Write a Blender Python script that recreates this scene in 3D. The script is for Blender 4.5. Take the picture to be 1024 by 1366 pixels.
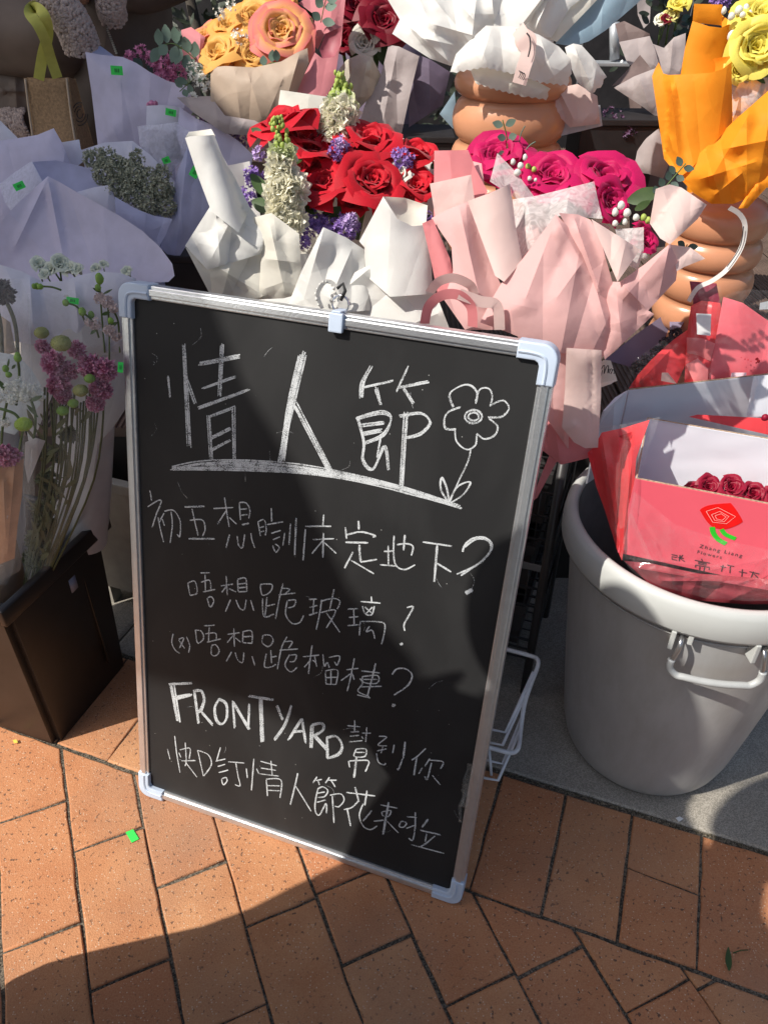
import bpy, bmesh, math, random
import numpy as np
from mathutils import Vector, Matrix, Quaternion, noise
from mathutils.geometry import delaunay_2d_cdt
R = math.radians
for o in list(bpy.data.objects): bpy.data.objects.remove(o)
S = bpy.context.scene
COL = S.collection
# ------------------------------------------------------------ camera
CH, CP, CR, CF = 1.25283484, 0.6375482, 0.00866551, 1031.8561
cF = Vector((0, math.cos(CP), -math.sin(CP)))
cu = Vector((0, math.sin(CP), math.cos(CP))); cx = Vector((1, 0, 0))
cX = cx*math.cos(CR) + cu*math.sin(CR); cU = cu*math.cos(CR) - cx*math.sin(CR)
cam = bpy.data.objects.new('camera', bpy.data.cameras.new('camera')); COL.objects.link(cam)
cam.matrix_world = Matrix.Translation((0, 0, CH)) @ Matrix((cX, cU, -cF)).transposed().to_4x4()
cam.data.sensor_fit = 'VERTICAL'; cam.data.sensor_height = 24; cam.data.lens = 24*CF/1366
cam.data.clip_start = .01; cam.data.clip_end = 300
S.camera = cam
# ------------------------------------------------------------ sky and sun
SUN_AZ, SUN_EL = R(27), R(47)          # direction the light travels on the ground, height of the sun
L = Vector((math.cos(SUN_AZ)*math.cos(SUN_EL), math.sin(SUN_AZ)*math.cos(SUN_EL), -math.sin(SUN_EL)))
W = bpy.data.worlds.new('World'); S.world = W; W.use_nodes = True
nt = W.node_tree; sky = nt.nodes.new('ShaderNodeTexSky'); sky.sky_type = 'NISHITA'; sky.sun_disc = False
sky.sun_elevation = SUN_EL; sky.ozone_density = .5; sky.dust_density = 2.5; sky.sun_rotation = math.pi/2 - (SUN_AZ + math.pi)
nt.links.new(sky.outputs[0], nt.nodes['Background'].inputs[0]); nt.nodes['Background'].inputs[1].default_value = .105
sun = bpy.data.objects.new('sun', bpy.data.lights.new('sun', 'SUN')); COL.objects.link(sun)
sun.data.energy = 4.7; sun.data.angle = R(.53); sun.data.color = (1, .95, .87)
sun.rotation_mode = 'QUATERNION'; sun.rotation_quaternion = (-L).to_track_quat('Z', 'Y')
S.view_settings.view_transform = 'Standard'; S.view_settings.look = 'None'; S.view_settings.gamma = 1
S.view_settings.use_curve_mapping = False; S.view_settings.exposure = 0.24
S.cycles.transparent_max_bounces = 24; S.cycles.max_bounces = 8
# ------------------------------------------------------------ placing helpers
def ray(px, py): return cF + cX*((px-512)/CF) - cU*((py-683)/CF)
def pt(px, py, y):                     # the point of the upright plane y that is seen there
    d = ray(px, py); return Vector((0, 0, CH)) + d*(y/d.y)
def gz(px, py, z=0.):                  # the point of the level plane z that is seen there
    d = ray(px, py); return Vector((0, 0, CH)) + d*((z-CH)/d.z)
def pix(p):
    d = Vector(p)-Vector((0, 0, CH)); k = d.dot(cF)
    return 512+CF*d.dot(cX)/k, 683-CF*d.dot(cU)/k
def msc(y, py=250):                    # metres per photo pixel around that point
    d = ray(512, py); return (y/d.y)/CF
# ------------------------------------------------------------ materials
MATS = {}
def mat(name, col, rough=.55, var=.12, scale=30, bump=.0, bscale=200, trans=0., spec=.4, metal=0., col2=None, tip=None, sheen=0, coat=0, hue=0, bdist=.002):
    if name in MATS: return MATS[name]
    m = bpy.data.materials.new(name); MATS[name] = m; m.use_nodes = True
    n, l = m.node_tree.nodes, m.node_tree.links
    b = n['Principled BSDF']; out = n['Material Output']
    tc = n.new('ShaderNodeTexCoord'); nz = n.new('ShaderNodeTexNoise'); nz.inputs['Scale'].default_value = scale; nz.inputs['Detail'].default_value = 5
    l.new(tc.outputs['Object'], nz.inputs['Vector'])
    mr = n.new('ShaderNodeMapRange'); mr.inputs['From Min'].default_value = .3; mr.inputs['From Max'].default_value = .7
    l.new(nz.outputs['Fac'], mr.inputs['Value'])
    mx = n.new('ShaderNodeMix'); mx.data_type = 'RGBA'
    a = tuple(max(0, c*(1-var)) for c in col); z = tuple(min(1, c*(1+var)) for c in col) if col2 is None else col2
    mx.inputs['A'].default_value = (*a, 1); mx.inputs['B'].default_value = (*z, 1)
    l.new(mr.outputs[0], mx.inputs['Factor']); c = mx.outputs['Result']
    if tip is not None:
        at = n.new('ShaderNodeAttribute'); at.attribute_name = 'tip'
        m2 = n.new('ShaderNodeMix'); m2.data_type = 'RGBA'; l.new(at.outputs['Fac'], m2.inputs['Factor'])
        l.new(c, m2.inputs['A']); m2.inputs['B'].default_value = (*tip, 1); c = m2.outputs['Result']
    if hue:
        oi = n.new('ShaderNodeObjectInfo'); hs = n.new('ShaderNodeHueSaturation')
        q = n.new('ShaderNodeMapRange'); q.inputs['To Min'].default_value = 1-hue; q.inputs['To Max'].default_value = 1+hue
        l.new(oi.outputs['Random'], q.inputs['Value']); l.new(q.outputs[0], hs.inputs['Value']); l.new(c, hs.inputs['Color']); c = hs.outputs[0]
    l.new(c, b.inputs['Base Color'])
    b.inputs['Roughness'].default_value = rough; b.inputs['Specular IOR Level'].default_value = spec; b.inputs['Metallic'].default_value = metal
    b.inputs['Coat Weight'].default_value = coat
    if sheen: b.inputs['Sheen Weight'].default_value = sheen
    if bump:
        n2 = n.new('ShaderNodeTexNoise'); n2.inputs['Scale'].default_value = bscale; n2.inputs['Detail'].default_value = 4; l.new(tc.outputs['Object'], n2.inputs['Vector'])
        bp = n.new('ShaderNodeBump'); bp.inputs['Strength'].default_value = bump; bp.inputs['Distance'].default_value = bdist
        l.new(n2.outputs['Fac'], bp.inputs['Height']); l.new(bp.outputs[0], b.inputs['Normal'])
    if trans:
        t = n.new('ShaderNodeBsdfTranslucent'); l.new(c, t.inputs['Color']); ms = n.new('ShaderNodeMixShader'); ms.inputs[0].default_value = trans
        l.new(b.outputs[0], ms.inputs[1]); l.new(t.outputs[0], ms.inputs[2]); l.new(ms.outputs[0], out.inputs['Surface'])
    return m
def film_mat(name, col, alpha, fibre=0, rough=.12):
    """clear or milky wrapping film: mostly see-through, glossy, with faint fibres"""
    if name in MATS: return MATS[name]
    m = bpy.data.materials.new(name); MATS[name] = m; m.use_nodes = True; n, l = m.node_tree.nodes, m.node_tree.links
    b = n['Principled BSDF']; out = n['Material Output']; b.inputs['Base Color'].default_value = (*col, 1); b.inputs['Roughness'].default_value = rough
    tr = n.new('ShaderNodeBsdfTransparent'); ms = n.new('ShaderNodeMixShader')
    lw = n.new('ShaderNodeLayerWeight'); lw.inputs['Blend'].default_value = .25
    tc = n.new('ShaderNodeTexCoord'); nz = n.new('ShaderNodeTexNoise'); nz.inputs['Scale'].default_value = 60; nz.inputs['Detail'].default_value = 8; nz.inputs['Distortion'].default_value = 2.5
    l.new(tc.outputs['Object'], nz.inputs['Vector'])
    mr = n.new('ShaderNodeMapRange'); mr.inputs['From Min'].default_value = .35; mr.inputs['From Max'].default_value = .7
    mr.inputs['To Min'].default_value = alpha-fibre; mr.inputs['To Max'].default_value = alpha+fibre; l.new(nz.outputs['Fac'], mr.inputs['Value'])
    ad = n.new('ShaderNodeMath'); ad.operation = 'ADD'; ad.use_clamp = True; sc = n.new('ShaderNodeMath'); sc.operation = 'MULTIPLY'; sc.inputs[1].default_value = .55; pw = n.new('ShaderNodeMath'); pw.operation = 'POWER'; pw.inputs[1].default_value = 3; lw.inputs['Blend'].default_value = .5; l.new(lw.outputs['Facing'], pw.inputs[0])
    l.new(pw.outputs[0], sc.inputs[0]); l.new(mr.outputs[0], ad.inputs[0]); l.new(sc.outputs[0], ad.inputs[1])
    l.new(ad.outputs[0], ms.inputs[0]); l.new(tr.outputs[0], ms.inputs[1])
    t = n.new('ShaderNodeBsdfTranslucent'); t.inputs['Color'].default_value = (*col, 1); m2 = n.new('ShaderNodeMixShader'); m2.inputs[0].default_value = .35
    l.new(b.outputs[0], m2.inputs[1]); l.new(t.outputs[0], m2.inputs[2]); l.new(m2.outputs[0], ms.inputs[2]); l.new(ms.outputs[0], out.inputs['Surface'])
    return m
# ------------------------------------------------------------ object helpers
BASE = {}
def base(o): return BASE.get(o, Vector((0, 0, 0))) if o else Vector((0, 0, 0))
def thing(name, label, cat, loc, group=None):
    o = bpy.data.objects.new(name, None); COL.objects.link(o); o.location = loc; o.empty_display_size = .05
    o['label'] = label; o['category'] = cat
    if group: o['group'] = group
    BASE[o] = Vector(loc); return o
def obj(name, V, F, m, parent=None, smooth=True, tips=None, kind=None, label=None):
    b = base(parent)
    me = bpy.data.meshes.new(name); me.from_pydata([tuple(Vector(v)-b) for v in V], [], F)
    if smooth: me.polygons.foreach_set('use_smooth', [True]*len(me.polygons))
    if tips:
        a = me.attributes.new('tip', 'FLOAT', 'POINT'); a.data.foreach_set('value', tips)
    me.update(); o = bpy.data.objects.new(name, me); COL.objects.link(o)
    if m: me.materials.append(m)
    if parent: o.parent = parent
    BASE[o] = b
    if kind: o['kind'] = kind
    if label: o['label'] = label
    return o
def tag(o, label, cat, group=None):
    o['label'] = label; o['category'] = cat
    if group: o['group'] = group
    return o
class MB:
    def __init__(s): s.v = []; s.f = []; s.t = []
    def add(s, V, F, t=None):
        k = len(s.v); s.v += [Vector(v) for v in V]; s.f += [tuple(i+k for i in f) for f in F]; s.t += (t or [0.]*len(V))
    def box(s, M, x0, x1, y0, y1, z0, z1, bev=0):
        """box with its long edges chamfered, in the frame M"""
        if bev <= 0:
            V = [M @ Vector((x, y, z)) for z in (z0, z1) for y in (y0, y1) for x in (x0, x1)]
            s.add(V, [(0, 2, 3, 1), (4, 5, 7, 6), (0, 1, 5, 4), (2, 6, 7, 3), (0, 4, 6, 2), (1, 3, 7, 5)]); return
        bm = bmesh.new(); bmesh.ops.create_cube(bm, size=1)
        for v in bm.verts: v.co = Vector((x0+(v.co.x+.5)*(x1-x0), y0+(v.co.y+.5)*(y1-y0), z0+(v.co.z+.5)*(z1-z0)))
        bmesh.ops.bevel(bm, geom=bm.edges[:], offset=bev, segments=2, affect='EDGES', profile=.6)
        bm.verts.index_update(); s.add([M @ v.co for v in bm.verts], [tuple(v.index for v in f.verts) for f in bm.faces]); bm.free()
    def tube(s, pts, r, n=8, cap=True, flat=1.):
        pts = [Vector(p) for p in pts]; k = len(pts); rr = r if isinstance(r, (list, tuple)) else [r]*k
        t = (pts[1]-pts[0]).normalized(); u = t.orthogonal().normalized(); V = []; F = []
        for i, p in enumerate(pts):
            a = pts[min(i+1, k-1)]-pts[max(i-1, 0)]
            if a.length > 1e-9: a.normalize(); u = (u-a*u.dot(a)); u.normalize() if u.length > 1e-6 else None; w = a.cross(u)
            for j in range(n):
                c = 2*math.pi*j/n; V.append(p+(u*math.cos(c)+w*math.sin(c)*flat)*rr[i])
        for i in range(k-1):
            for j in range(n): F.append((i*n+j, i*n+(j+1) % n, (i+1)*n+(j+1) % n, (i+1)*n+j))
        if cap: F.append(tuple(range(n))[::-1]); F.append(tuple((k-1)*n+j for j in range(n)))
        s.add(V, F)
    def lathe(s, c, prof, n=48, a0=0, a1=2*math.pi, ax=Vector((0, 0, 1))):
        full = abs(a1-a0-2*math.pi) < 1e-6; V = []; F = []; m = n if full else n+1; c = Vector(c)
        q = Vector((0, 0, 1)).rotation_difference(ax)
        for r, z in prof:
            for j in range(m):
                a = a0+(a1-a0)*j/n; V.append(c+q @ Vector((r*math.cos(a), r*math.sin(a), z)))
        for i in range(len(prof)-1):
            for j in range(n): F.append((i*m+j, i*m+(j+1) % m, (i+1)*m+(j+1) % m, (i+1)*m+j))
        s.add(V, F)
    def obj(s, name, m, parent=None, smooth=True, **k): return obj(name, s.v, s.f, m, parent, smooth, s.t if any(s.t) else None, **k)
I4 = Matrix.Identity(4)
def smooth_line(P, k=6, closed=False):
    P = [tuple(p) for p in P]; n = len(P); out = []
    if n < 3 and not closed:
        return [tuple(P[0][c]+(P[-1][c]-P[0][c])*i/k for c in range(len(P[0]))) for i in range(k+1)]
    rng = n if closed else n-1
    g = (lambda i: P[i % n]) if closed else (lambda i: P[max(0, min(n-1, i))])
    for i in range(rng):
        a, b, c, d = g(i-1), g(i), g(i+1), g(i+2)
        for j in range(k):
            t = j/k; out.append(tuple(.5*(2*b[q]+(c[q]-a[q])*t+(2*a[q]-5*b[q]+4*c[q]-d[q])*t*t+(3*b[q]-a[q]-3*c[q]+d[q])*t**3) for q in range(len(b))))
    if not closed: out.append(P[-1])
    return out
def inside(x, y, poly):
    c = False; j = len(poly)-1
    for i in range(len(poly)):
        a, b = poly[i], poly[j]
        if (a[1] > y) != (b[1] > y) and x < (b[0]-a[0])*(y-a[1])/(b[1]-a[1])+a[0]: c = not c
        j = i
    return c
def sheet(name, m, parent, outline, bulge=.0, bw=30, crum=.004, folds=(), step=4., seed=0, sm=False, bx=None, fine=.0008, label=None, ncr=9, kind=None, csz=None, pleat=True):
    """a sheet of paper or cloth hanging in space: outline corners (each with its own distance),
    a soft belly, creases (folds) and fine crumple"""
    rg = random.Random(seed)
    P = smooth_line(outline, 5, True) if sm else list(outline)
    B = []
    for i in range(len(P)):
        a, b = P[i], P[(i+1) % len(P)]; d = math.hypot(b[0]-a[0], b[1]-a[1]); k = max(1, int(d/step))
        for j in range(k):
            t = j/k; B.append(tuple(a[q]+(b[q]-a[q])*t for q in range(3)))
    poly = [(b[0], b[1]) for b in B]
    x0, x1 = min(p[0] for p in poly), max(p[0] for p in poly); y0, y1 = min(p[1] for p in poly), max(p[1] for p in poly)
    def edge(x, y): return min((b[0]-x)**2+(b[1]-y)**2 for b in poly)**.5
    pts = [Vector(p) for p in poly]; n0 = len(pts); ds = [0.]*n0
    # crease pattern: a loose net of folds; its vertices move in and out, its facets stay flat
    cs = csz or max(20., min(52., (x1-x0+y1-y0)/6)); cpts = [Vector(poly[i]) for i in range(0, n0, max(1, int(cs/step)))]; nb_ = len(cpts); yy = y0+cs*.4
    while yy < y1:
        xx = x0+rg.uniform(.2, .7)*cs
        while xx < x1:
            q = (xx+rg.uniform(-.38, .38)*cs, yy+rg.uniform(-.38, .38)*cs)
            if inside(q[0], q[1], poly) and edge(*q) > cs*.35: cpts.append(Vector(q))
            xx += cs
        yy += cs*.9
    E0 = [(i, (i+1) % n0) for i in range(n0)]; use_c = crum > 0 and len(cpts) > 4
    if use_c:
        rc = delaunay_2d_cdt(cpts, [(i, (i+1) % nb_) for i in range(nb_)], [], 1, 1e-4); cv, ce, cf_ = rc[0], rc[1], rc[2]; hc = [rg.uniform(-1, 1)*(1 if rg.random() < .45 else .3) for _ in cv]
        for (i, j) in ce:
            A_, B_ = cv[i], cv[j]; d = (B_-A_).length; k = max(1, int(d/step)); last = None
            if d < 6 or not inside(*((A_+B_)/2), poly): continue
            for q in range(0, k+1):
                p = A_+(B_-A_)*(q/k)
                if edge(p.x, p.y) < step*.5: last = None; continue
                pts.append(p); ds.append(edge(p.x, p.y))
                if last is not None: E0.append((last, len(pts)-1))
                last = len(pts)-1
    # pleats: long straight folds that fan out from where the paper is gathered
    gx, gy = (x0+x1)/2+rg.uniform(-.2, .2)*(x1-x0), y1+(y1-y0)*rg.uniform(.35, .8); th = [math.atan2(p[0]-gx, gy-p[1]) for p in poly]; t0, t1 = min(th), max(th); rr = [math.hypot(p[0]-gx, gy-p[1]) for p in poly]; rm = max(rr); rn = min(rr)*.7
    npl = int(max(2, min(6, (x1-x0)/24))) if (use_c and crum >= .003 and pleat) else 0; tk = sorted(t0+(t1-t0)*(k+rg.uniform(.2, .8))/max(1, npl) for k in range(npl)); hk = [rg.uniform(.5, 1)*(1 if k % 2 else -1) for k in range(npl)]
    for t in tk:
        last = None; q = rn
        while q < rm:
            p = Vector((gx+math.sin(t)*q, gy-math.cos(t)*q)); q += step
            if not inside(p.x, p.y, poly) or edge(p.x, p.y) < step*.5: last = None; continue
            pts.append(p); ds.append(edge(p.x, p.y))
            if last is not None: E0.append((last, len(pts)-1))
            last = len(pts)-1
    for f in folds:
        k = max(2, int(math.hypot(f[2]-f[0], f[3]-f[1])/step)); last = None
        for q in range(k+1):
            p = Vector((f[0]+(f[2]-f[0])*q/k, f[1]+(f[3]-f[1])*q/k))
            if not inside(p.x, p.y, poly) or edge(p.x, p.y) < step*.5: last = None; continue
            pts.append(p); ds.append(edge(p.x, p.y))
            if last is not None: E0.append((last, len(pts)-1))
            last = len(pts)-1
    CP_ = np.array([(p.x, p.y) for p in pts[n0:]]) if len(pts) > n0 else None
    yy = y0; row = 0
    while yy < y1:
        xx = x0+(step/2 if row % 2 else 0)
        while xx < x1:
            if inside(xx, yy, poly):
                d = edge(xx, yy)
                if d > step*.6 and (CP_ is None or ((CP_-(xx, yy))**2).sum(1).min() > (step*.6)**2): pts.append(Vector((xx, yy))); ds.append(d)
            xx += step
        yy += step*.87; row += 1
    r = delaunay_2d_cdt(pts, E0, [], 1, 1e-3)
    V2, F = r[0], r[2]
    dd = [ds[i[0]] if i else edge(v.x, v.y) for i, v in zip(r[3], r[0])]
    ctl = np.array(P if len(P) <= 40 else P[::len(P)//40+1], float); cen = ctl[:, :2].mean(0); sc_ = max(1., np.abs(ctl[:, :2]-cen).max()); Q = (ctl[:, :2]-cen)/sc_; nq = len(Q)
    def ker(A_, B_): r2 = ((A_[:, None]-B_[None])**2).sum(2); return .5*r2*np.log(r2+1e-9)
    K = np.zeros((nq+3, nq+3)); K[:nq, :nq] = ker(Q, Q)+np.eye(nq)*.02; K[:nq, nq] = 1; K[:nq, nq+1:] = Q; K[nq, :nq] = 1; K[nq+1:, :nq] = Q.T
    cf = np.linalg.lstsq(K, np.concatenate([ctl[:, 2], [0, 0, 0]]), rcond=None)[0]
    XY = (np.array([(v.x, v.y) for v in V2])-cen)/sc_; YV = ker(XY, Q) @ cf[:nq]+cf[nq]+XY @ cf[nq+1:]
    YV = np.clip(YV, ctl[:, 2].min()-.02, ctl[:, 2].max()+.02)
    HV = np.zeros(len(V2))
    if use_c:
        XYp = np.array([(v.x, v.y) for v in V2]); bestm = np.full(len(V2), -1e9)
        for f in cf_:
            if len(f) != 3: continue
            A_, B_, C_ = [np.array(cv[i]) for i in f]; det = (B_[1]-C_[1])*(A_[0]-C_[0])+(C_[0]-B_[0])*(A_[1]-C_[1])
            if abs(det) < 1e-6: continue
            w0 = ((B_[1]-C_[1])*(XYp[:, 0]-C_[0])+(C_[0]-B_[0])*(XYp[:, 1]-C_[1]))/det; w1 = ((C_[1]-A_[1])*(XYp[:, 0]-C_[0])+(A_[0]-C_[0])*(XYp[:, 1]-C_[1]))/det; w2 = 1-w0-w1
            mn = np.minimum(np.minimum(w0, w1), w2); up = mn > bestm; hv = w0*hc[f[0]]+w1*hc[f[1]]+w2*hc[f[2]]; HV[up] = np.clip(hv[up], -1.5, 1.5); bestm[up] = mn[up]
    V = []
    for v, d, Yv, hv in zip(V2, dd, YV, HV):
        x, y = v.x, v.y; Yv = float(Yv)
        e = min(1, d/bw); dz = bulge*.75*(1-(1-e)**2)
        dz += crum*(.55 if npl else 1.)*float(hv)
        if npl:
            t = math.atan2(x-gx, gy-y); q = math.hypot(x-gx, gy-y)/rm; dz += crum*1.5*q*float(np.interp(t, [t0]+tk+[t1], [-hk[0]*.5]+hk+[-hk[-1]*.5]))
        if bx: dz += bx[4]*math.sqrt(max(0, 1-min(1, abs((x-bx[0])*(bx[3]-bx[1])-(y-bx[1])*(bx[2]-bx[0]))/math.hypot(bx[2]-bx[0], bx[3]-bx[1])/bx[5])**2))
        for f in folds:
            ax, ay, bx_, by_, h, wd = f; lx, ly = bx_-ax, by_-ay; ll = lx*lx+ly*ly; t = ((x-ax)*lx+(y-ay)*ly)/ll; tc = max(0, min(1, t))
            q = math.hypot(x-ax-lx*tc, y-ay-ly*tc); dz += h*.95*max(0, 1-q/(wd*.8))*(1-.6*tc)*min(1, .25+t*4 if t > -.06 else 0)*(1 if tc < 1 else .8)
        dz += fine*noise.noise(Vector((x*.022, y*.022, seed*3.1)))*2
        V.append(pt(x, y, Yv-dz))
    o = obj(name, V, [tuple(f) for f in F], m, parent, True, label=label, kind=kind)
    sh = {tuple(sorted(e)) for e, oe in zip(r[1], r[4]) if any(k >= n0 for k in oe)}
    if sh and crum >= .003:
        at = o.data.attributes.new('sharp_edge', 'BOOLEAN', 'EDGE'); at.data.foreach_set('value', [tuple(sorted(e.vertices)) in sh for e in o.data.edges])
    return o
def ribbon(name, m, parent, pts, w, tilt=0., k=8, label=None, nrm=None):
    C = [Vector(p) for p in smooth_line([tuple(p) for p in pts], k)]; V = []; F = []
    for i, p in enumerate(C):
        t = (C[min(i+1, len(C)-1)]-C[max(i-1, 0)]).normalized(); n = nrm or (Vector((0, 0, CH))-p).normalized()
        s = t.cross(n).normalized(); s = Quaternion(t, tilt) @ s; V += [p-s*w/2, p+s*w/2]
    for i in range(len(C)-1): F.append((2*i, 2*i+1, 2*i+3, 2*i+2))
    return obj(name, V, F, m, parent, True, label=label)
def leaf_geo(Ln, Wd, seg=6, curl=.15, fold=.12):
    V = []; F = []; T = []
    for i in range(seg+1):
        v = i/seg; w = Wd*.5*math.sin(math.pi*min(1, v*.93+.04))**.8*(1-.25*v)
        for u in (-1, 0, 1): V.append(Vector((u*w, v*Ln, curl*Ln*v*v-fold*w*(1-abs(u))))); T.append(abs(u))
    for i in range(seg):
        for j in range(2): F.append((i*3+j, i*3+j+1, i*3+j+4, i*3+j+3))
    return V, F
def frame(p, d, up=Vector((0, 0, 1))):
    """matrix at p whose +Y runs along d and +Z faces as near to up as it can"""
    d = Vector(d).normalized(); z = (up-d*up.dot(d)); z = z.normalized() if z.length > 1e-4 else d.orthogonal().normalized()
    x = d.cross(z); return Matrix.Translation(p) @ Matrix((x, d, z)).transposed().to_4x4()
# ------------------------------------------------------------ base materials
brickm = None
def brick_mat():
    m = bpy.data.materials.new('terracotta_paver'); m.use_nodes = True; n, l = m.node_tree.nodes, m.node_tree.links; b = n['Principled BSDF']
    geo = n.new('ShaderNodeNewGeometry'); oi = n.new('ShaderNodeObjectInfo')
    def noise_(sc, det=4, off=True):
        z = n.new('ShaderNodeTexNoise'); z.inputs['Scale'].default_value = sc; z.inputs['Detail'].default_value = det; l.new(geo.outputs['Position'], z.inputs['Vector']); return z.outputs['Fac']
    def rngm(v, a, c, x, y):
        q = n.new('ShaderNodeMapRange'); q.inputs['From Min'].default_value = a; q.inputs['From Max'].default_value = c; q.inputs['To Min'].default_value = x; q.inputs['To Max'].default_value = y; l.new(v, q.inputs['Value']); return q.outputs[0]
    def mix(f, a, c):
        q = n.new('ShaderNodeMix'); q.data_type = 'RGBA'; l.new(f, q.inputs['Factor'])
        for k, v in (('A', a), ('B', c)):
            if isinstance(v, tuple): q.inputs[k].default_value = (*v, 1)
            else: l.new(v, q.inputs[k])
        return q.outputs['Result']
    c = mix(rngm(noise_(14, 5), .3, .7, 0, 1), (.44, .185, .078), (.57, .28, .13))
    c = mix(rngm(oi.outputs['Random'], 0, 1, 0, .75), c, (.42, .14, .06))
    c = mix(rngm(noise_(5, 4), .52, .75, 0, .45), c, (.40, .20, .12))
    # ragged dark pits, pale grit, grime that spreads over several bricks
    vo = n.new('ShaderNodeTexVoronoi'); vo.inputs['Scale'].default_value = 330; l.new(geo.outputs['Position'], vo.inputs['Vector'])
    cell = n.new('ShaderNodeSeparateColor'); l.new(vo.outputs['Color'], cell.inputs[0])
    pit = n.new('ShaderNodeMath'); pit.operation = 'MULTIPLY'; l.new(rngm(noise_(150, 3), .635, .67, 0, 1), pit.inputs[0]); l.new(rngm(noise_(9, 3), .35, .6, .45, 1), pit.inputs[1])
    grit = n.new('ShaderNodeMath'); grit.operation = 'MULTIPLY'; l.new(rngm(vo.outputs['Distance'], .25, .4, .8, 0), grit.inputs[0]); l.new(rngm(cell.outputs[1], .86, .9, 0, 1), grit.inputs[1])
    c = mix(rngm(noise_(420, 2), .35, .7, 0, .3), c, (.64, .36, .19)); c = mix(pit.outputs[0], c, (.16, .085, .055)); c = mix(grit.outputs[0], c, (.66, .50, .36))
    c = mix(rngm(noise_(3.2, 7), .46, .70, 0, .5), c, (.27, .175, .12))
    l.new(c, b.inputs['Base Color']); b.inputs['Roughness'].default_value = .78; b.inputs['Specular IOR Level'].default_value = .3
    h = n.new('ShaderNodeMath'); h.operation = 'SUBTRACT'; l.new(noise_(420, 3), h.inputs[0]); l.new(pit.outputs[0], h.inputs[1])
    bp = n.new('ShaderNodeBump'); bp.inputs['Strength'].default_value = .75; bp.inputs['Distance'].default_value = .0014; l.new(h.outputs[0], bp.inputs['Height']); l.new(bp.outputs[0], b.inputs['Normal'])
    return m
def speckle_mat(name, a, c, d, sc=260, rough=.8, stain=None):
    m = bpy.data.materials.new(name); m.use_nodes = True; n, l = m.node_tree.nodes, m.node_tree.links; b = n['Principled BSDF']
    geo = n.new('ShaderNodeNewGeometry')
    vo = n.new('ShaderNodeTexVoronoi'); vo.inputs['Scale'].default_value = sc; l.new(geo.outputs['Position'], vo.inputs['Vector'])
    s = n.new('ShaderNodeSeparateColor'); l.new(vo.outputs['Color'], s.inputs[0])
    r = n.new('ShaderNodeValToRGB'); e = r.color_ramp.elements; e[0].position = .15; e[0].color = (*c, 1); e[1].position = .85; e[1].color = (*d, 1); x = e.new(.5); x.color = (*a, 1)
    l.new(s.outputs[0], r.inputs[0])
    nz = n.new('ShaderNodeTexNoise'); nz.inputs['Scale'].default_value = 6; nz.inputs['Detail'].default_value = 8; l.new(geo.outputs['Position'], nz.inputs['Vector'])
    mr = n.new('ShaderNodeMapRange'); mr.inputs['From Min'].default_value = .35; mr.inputs['From Max'].default_value = .7; mr.inputs['To Min'].default_value = .75; mr.inputs['To Max'].default_value = 1.15; l.new(nz.outputs['Fac'], mr.inputs['Value'])
    hs = n.new('ShaderNodeHueSaturation'); l.new(mr.outputs[0], hs.inputs['Value']); l.new(r.outputs[0], hs.inputs['Color']); l.new(hs.outputs[0], b.inputs['Base Color'])
    b.inputs['Roughness'].default_value = rough; bp = n.new('ShaderNodeBump'); bp.inputs['Strength'].default_value = .5; bp.inputs['Distance'].default_value = .001; l.new(vo.outputs['Distance'], bp.inputs['Height']); l.new(bp.outputs[0], b.inputs['Normal'])
    return m
brickm = brick_mat()
stone = speckle_mat('grey_paving_stone', (.31, .28, .235), (.23, .21, .175), (.40, .365, .31), 620)
moss = speckle_mat('dark_joint_grit', (.085, .07, .05), (.04, .036, .028), (.19, .16, .12), 420, .95)
asphalt = speckle_mat('asphalt', (.06, .058, .055), (.035, .035, .035), (.1, .1, .095), 300, .9)
# ------------------------------------------------------------ ground
SX, SY, SA, BWd, BL = 0.337486, 0.8332877, -0.3461774, 0.1181193, 0.2365262
LX, LY, LA = -0.3679619, 0.6507340, 0.4153146
def kp(i, t): # along the kerb, away from it
    return (SX+math.cos(SA)*i*BWd+math.sin(SA)*t*BL, SY+math.sin(SA)*i*BWd-math.cos(SA)*t*BL)
def fp(i, t):
    return (LX+math.cos(LA)*i*BWd+math.sin(LA)*t*BL, LY+math.sin(LA)*i*BWd-math.cos(LA)*t*BL)
def plane_obj(name, x0, x1, y0, y1, z, m):
    o = obj(name, [(x0, y0, z), (x1, y0, z), (x1, y1, z), (x0, y1, z)], [(0, 1, 2, 3)], m, None, False); o['kind'] = 'structure'; return o
plane_obj('street_ground', -90, 90, -90, 120, -.03, asphalt)
o = obj('paving_bed', [(*kp(-24, -.03), -.004), (*kp(24, -.03), -.004), (*kp(24, 8), -.004), (*kp(-24, 8), -.004)], [(0, 3, 2, 1)], moss, None, False); o['kind'] = 'structure'
pave = obj('paving', [(*kp(-24, -.04), -.012), (*kp(24, -.04), -.012), (*kp(24, 8), -.012), (*kp(-24, 8), -.012)], [(0, 3, 2, 1)], moss, None, False); pave['kind'] = 'structure'
rg = random.Random(5)
def clip_half(poly, n, c):                     # keep n.p >= c
    out = []
    for i in range(len(poly)):
        a, b = poly[i], poly[(i+1) % len(poly)]; da = n[0]*a[0]+n[1]*a[1]-c; db = n[0]*b[0]+n[1]*b[1]-c
        if da >= 0: out.append(a)
        if (da >= 0) != (db >= 0): t = da/(da-db); out.append((a[0]+(b[0]-a[0])*t, a[1]+(b[1]-a[1])*t))
    return out
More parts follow.
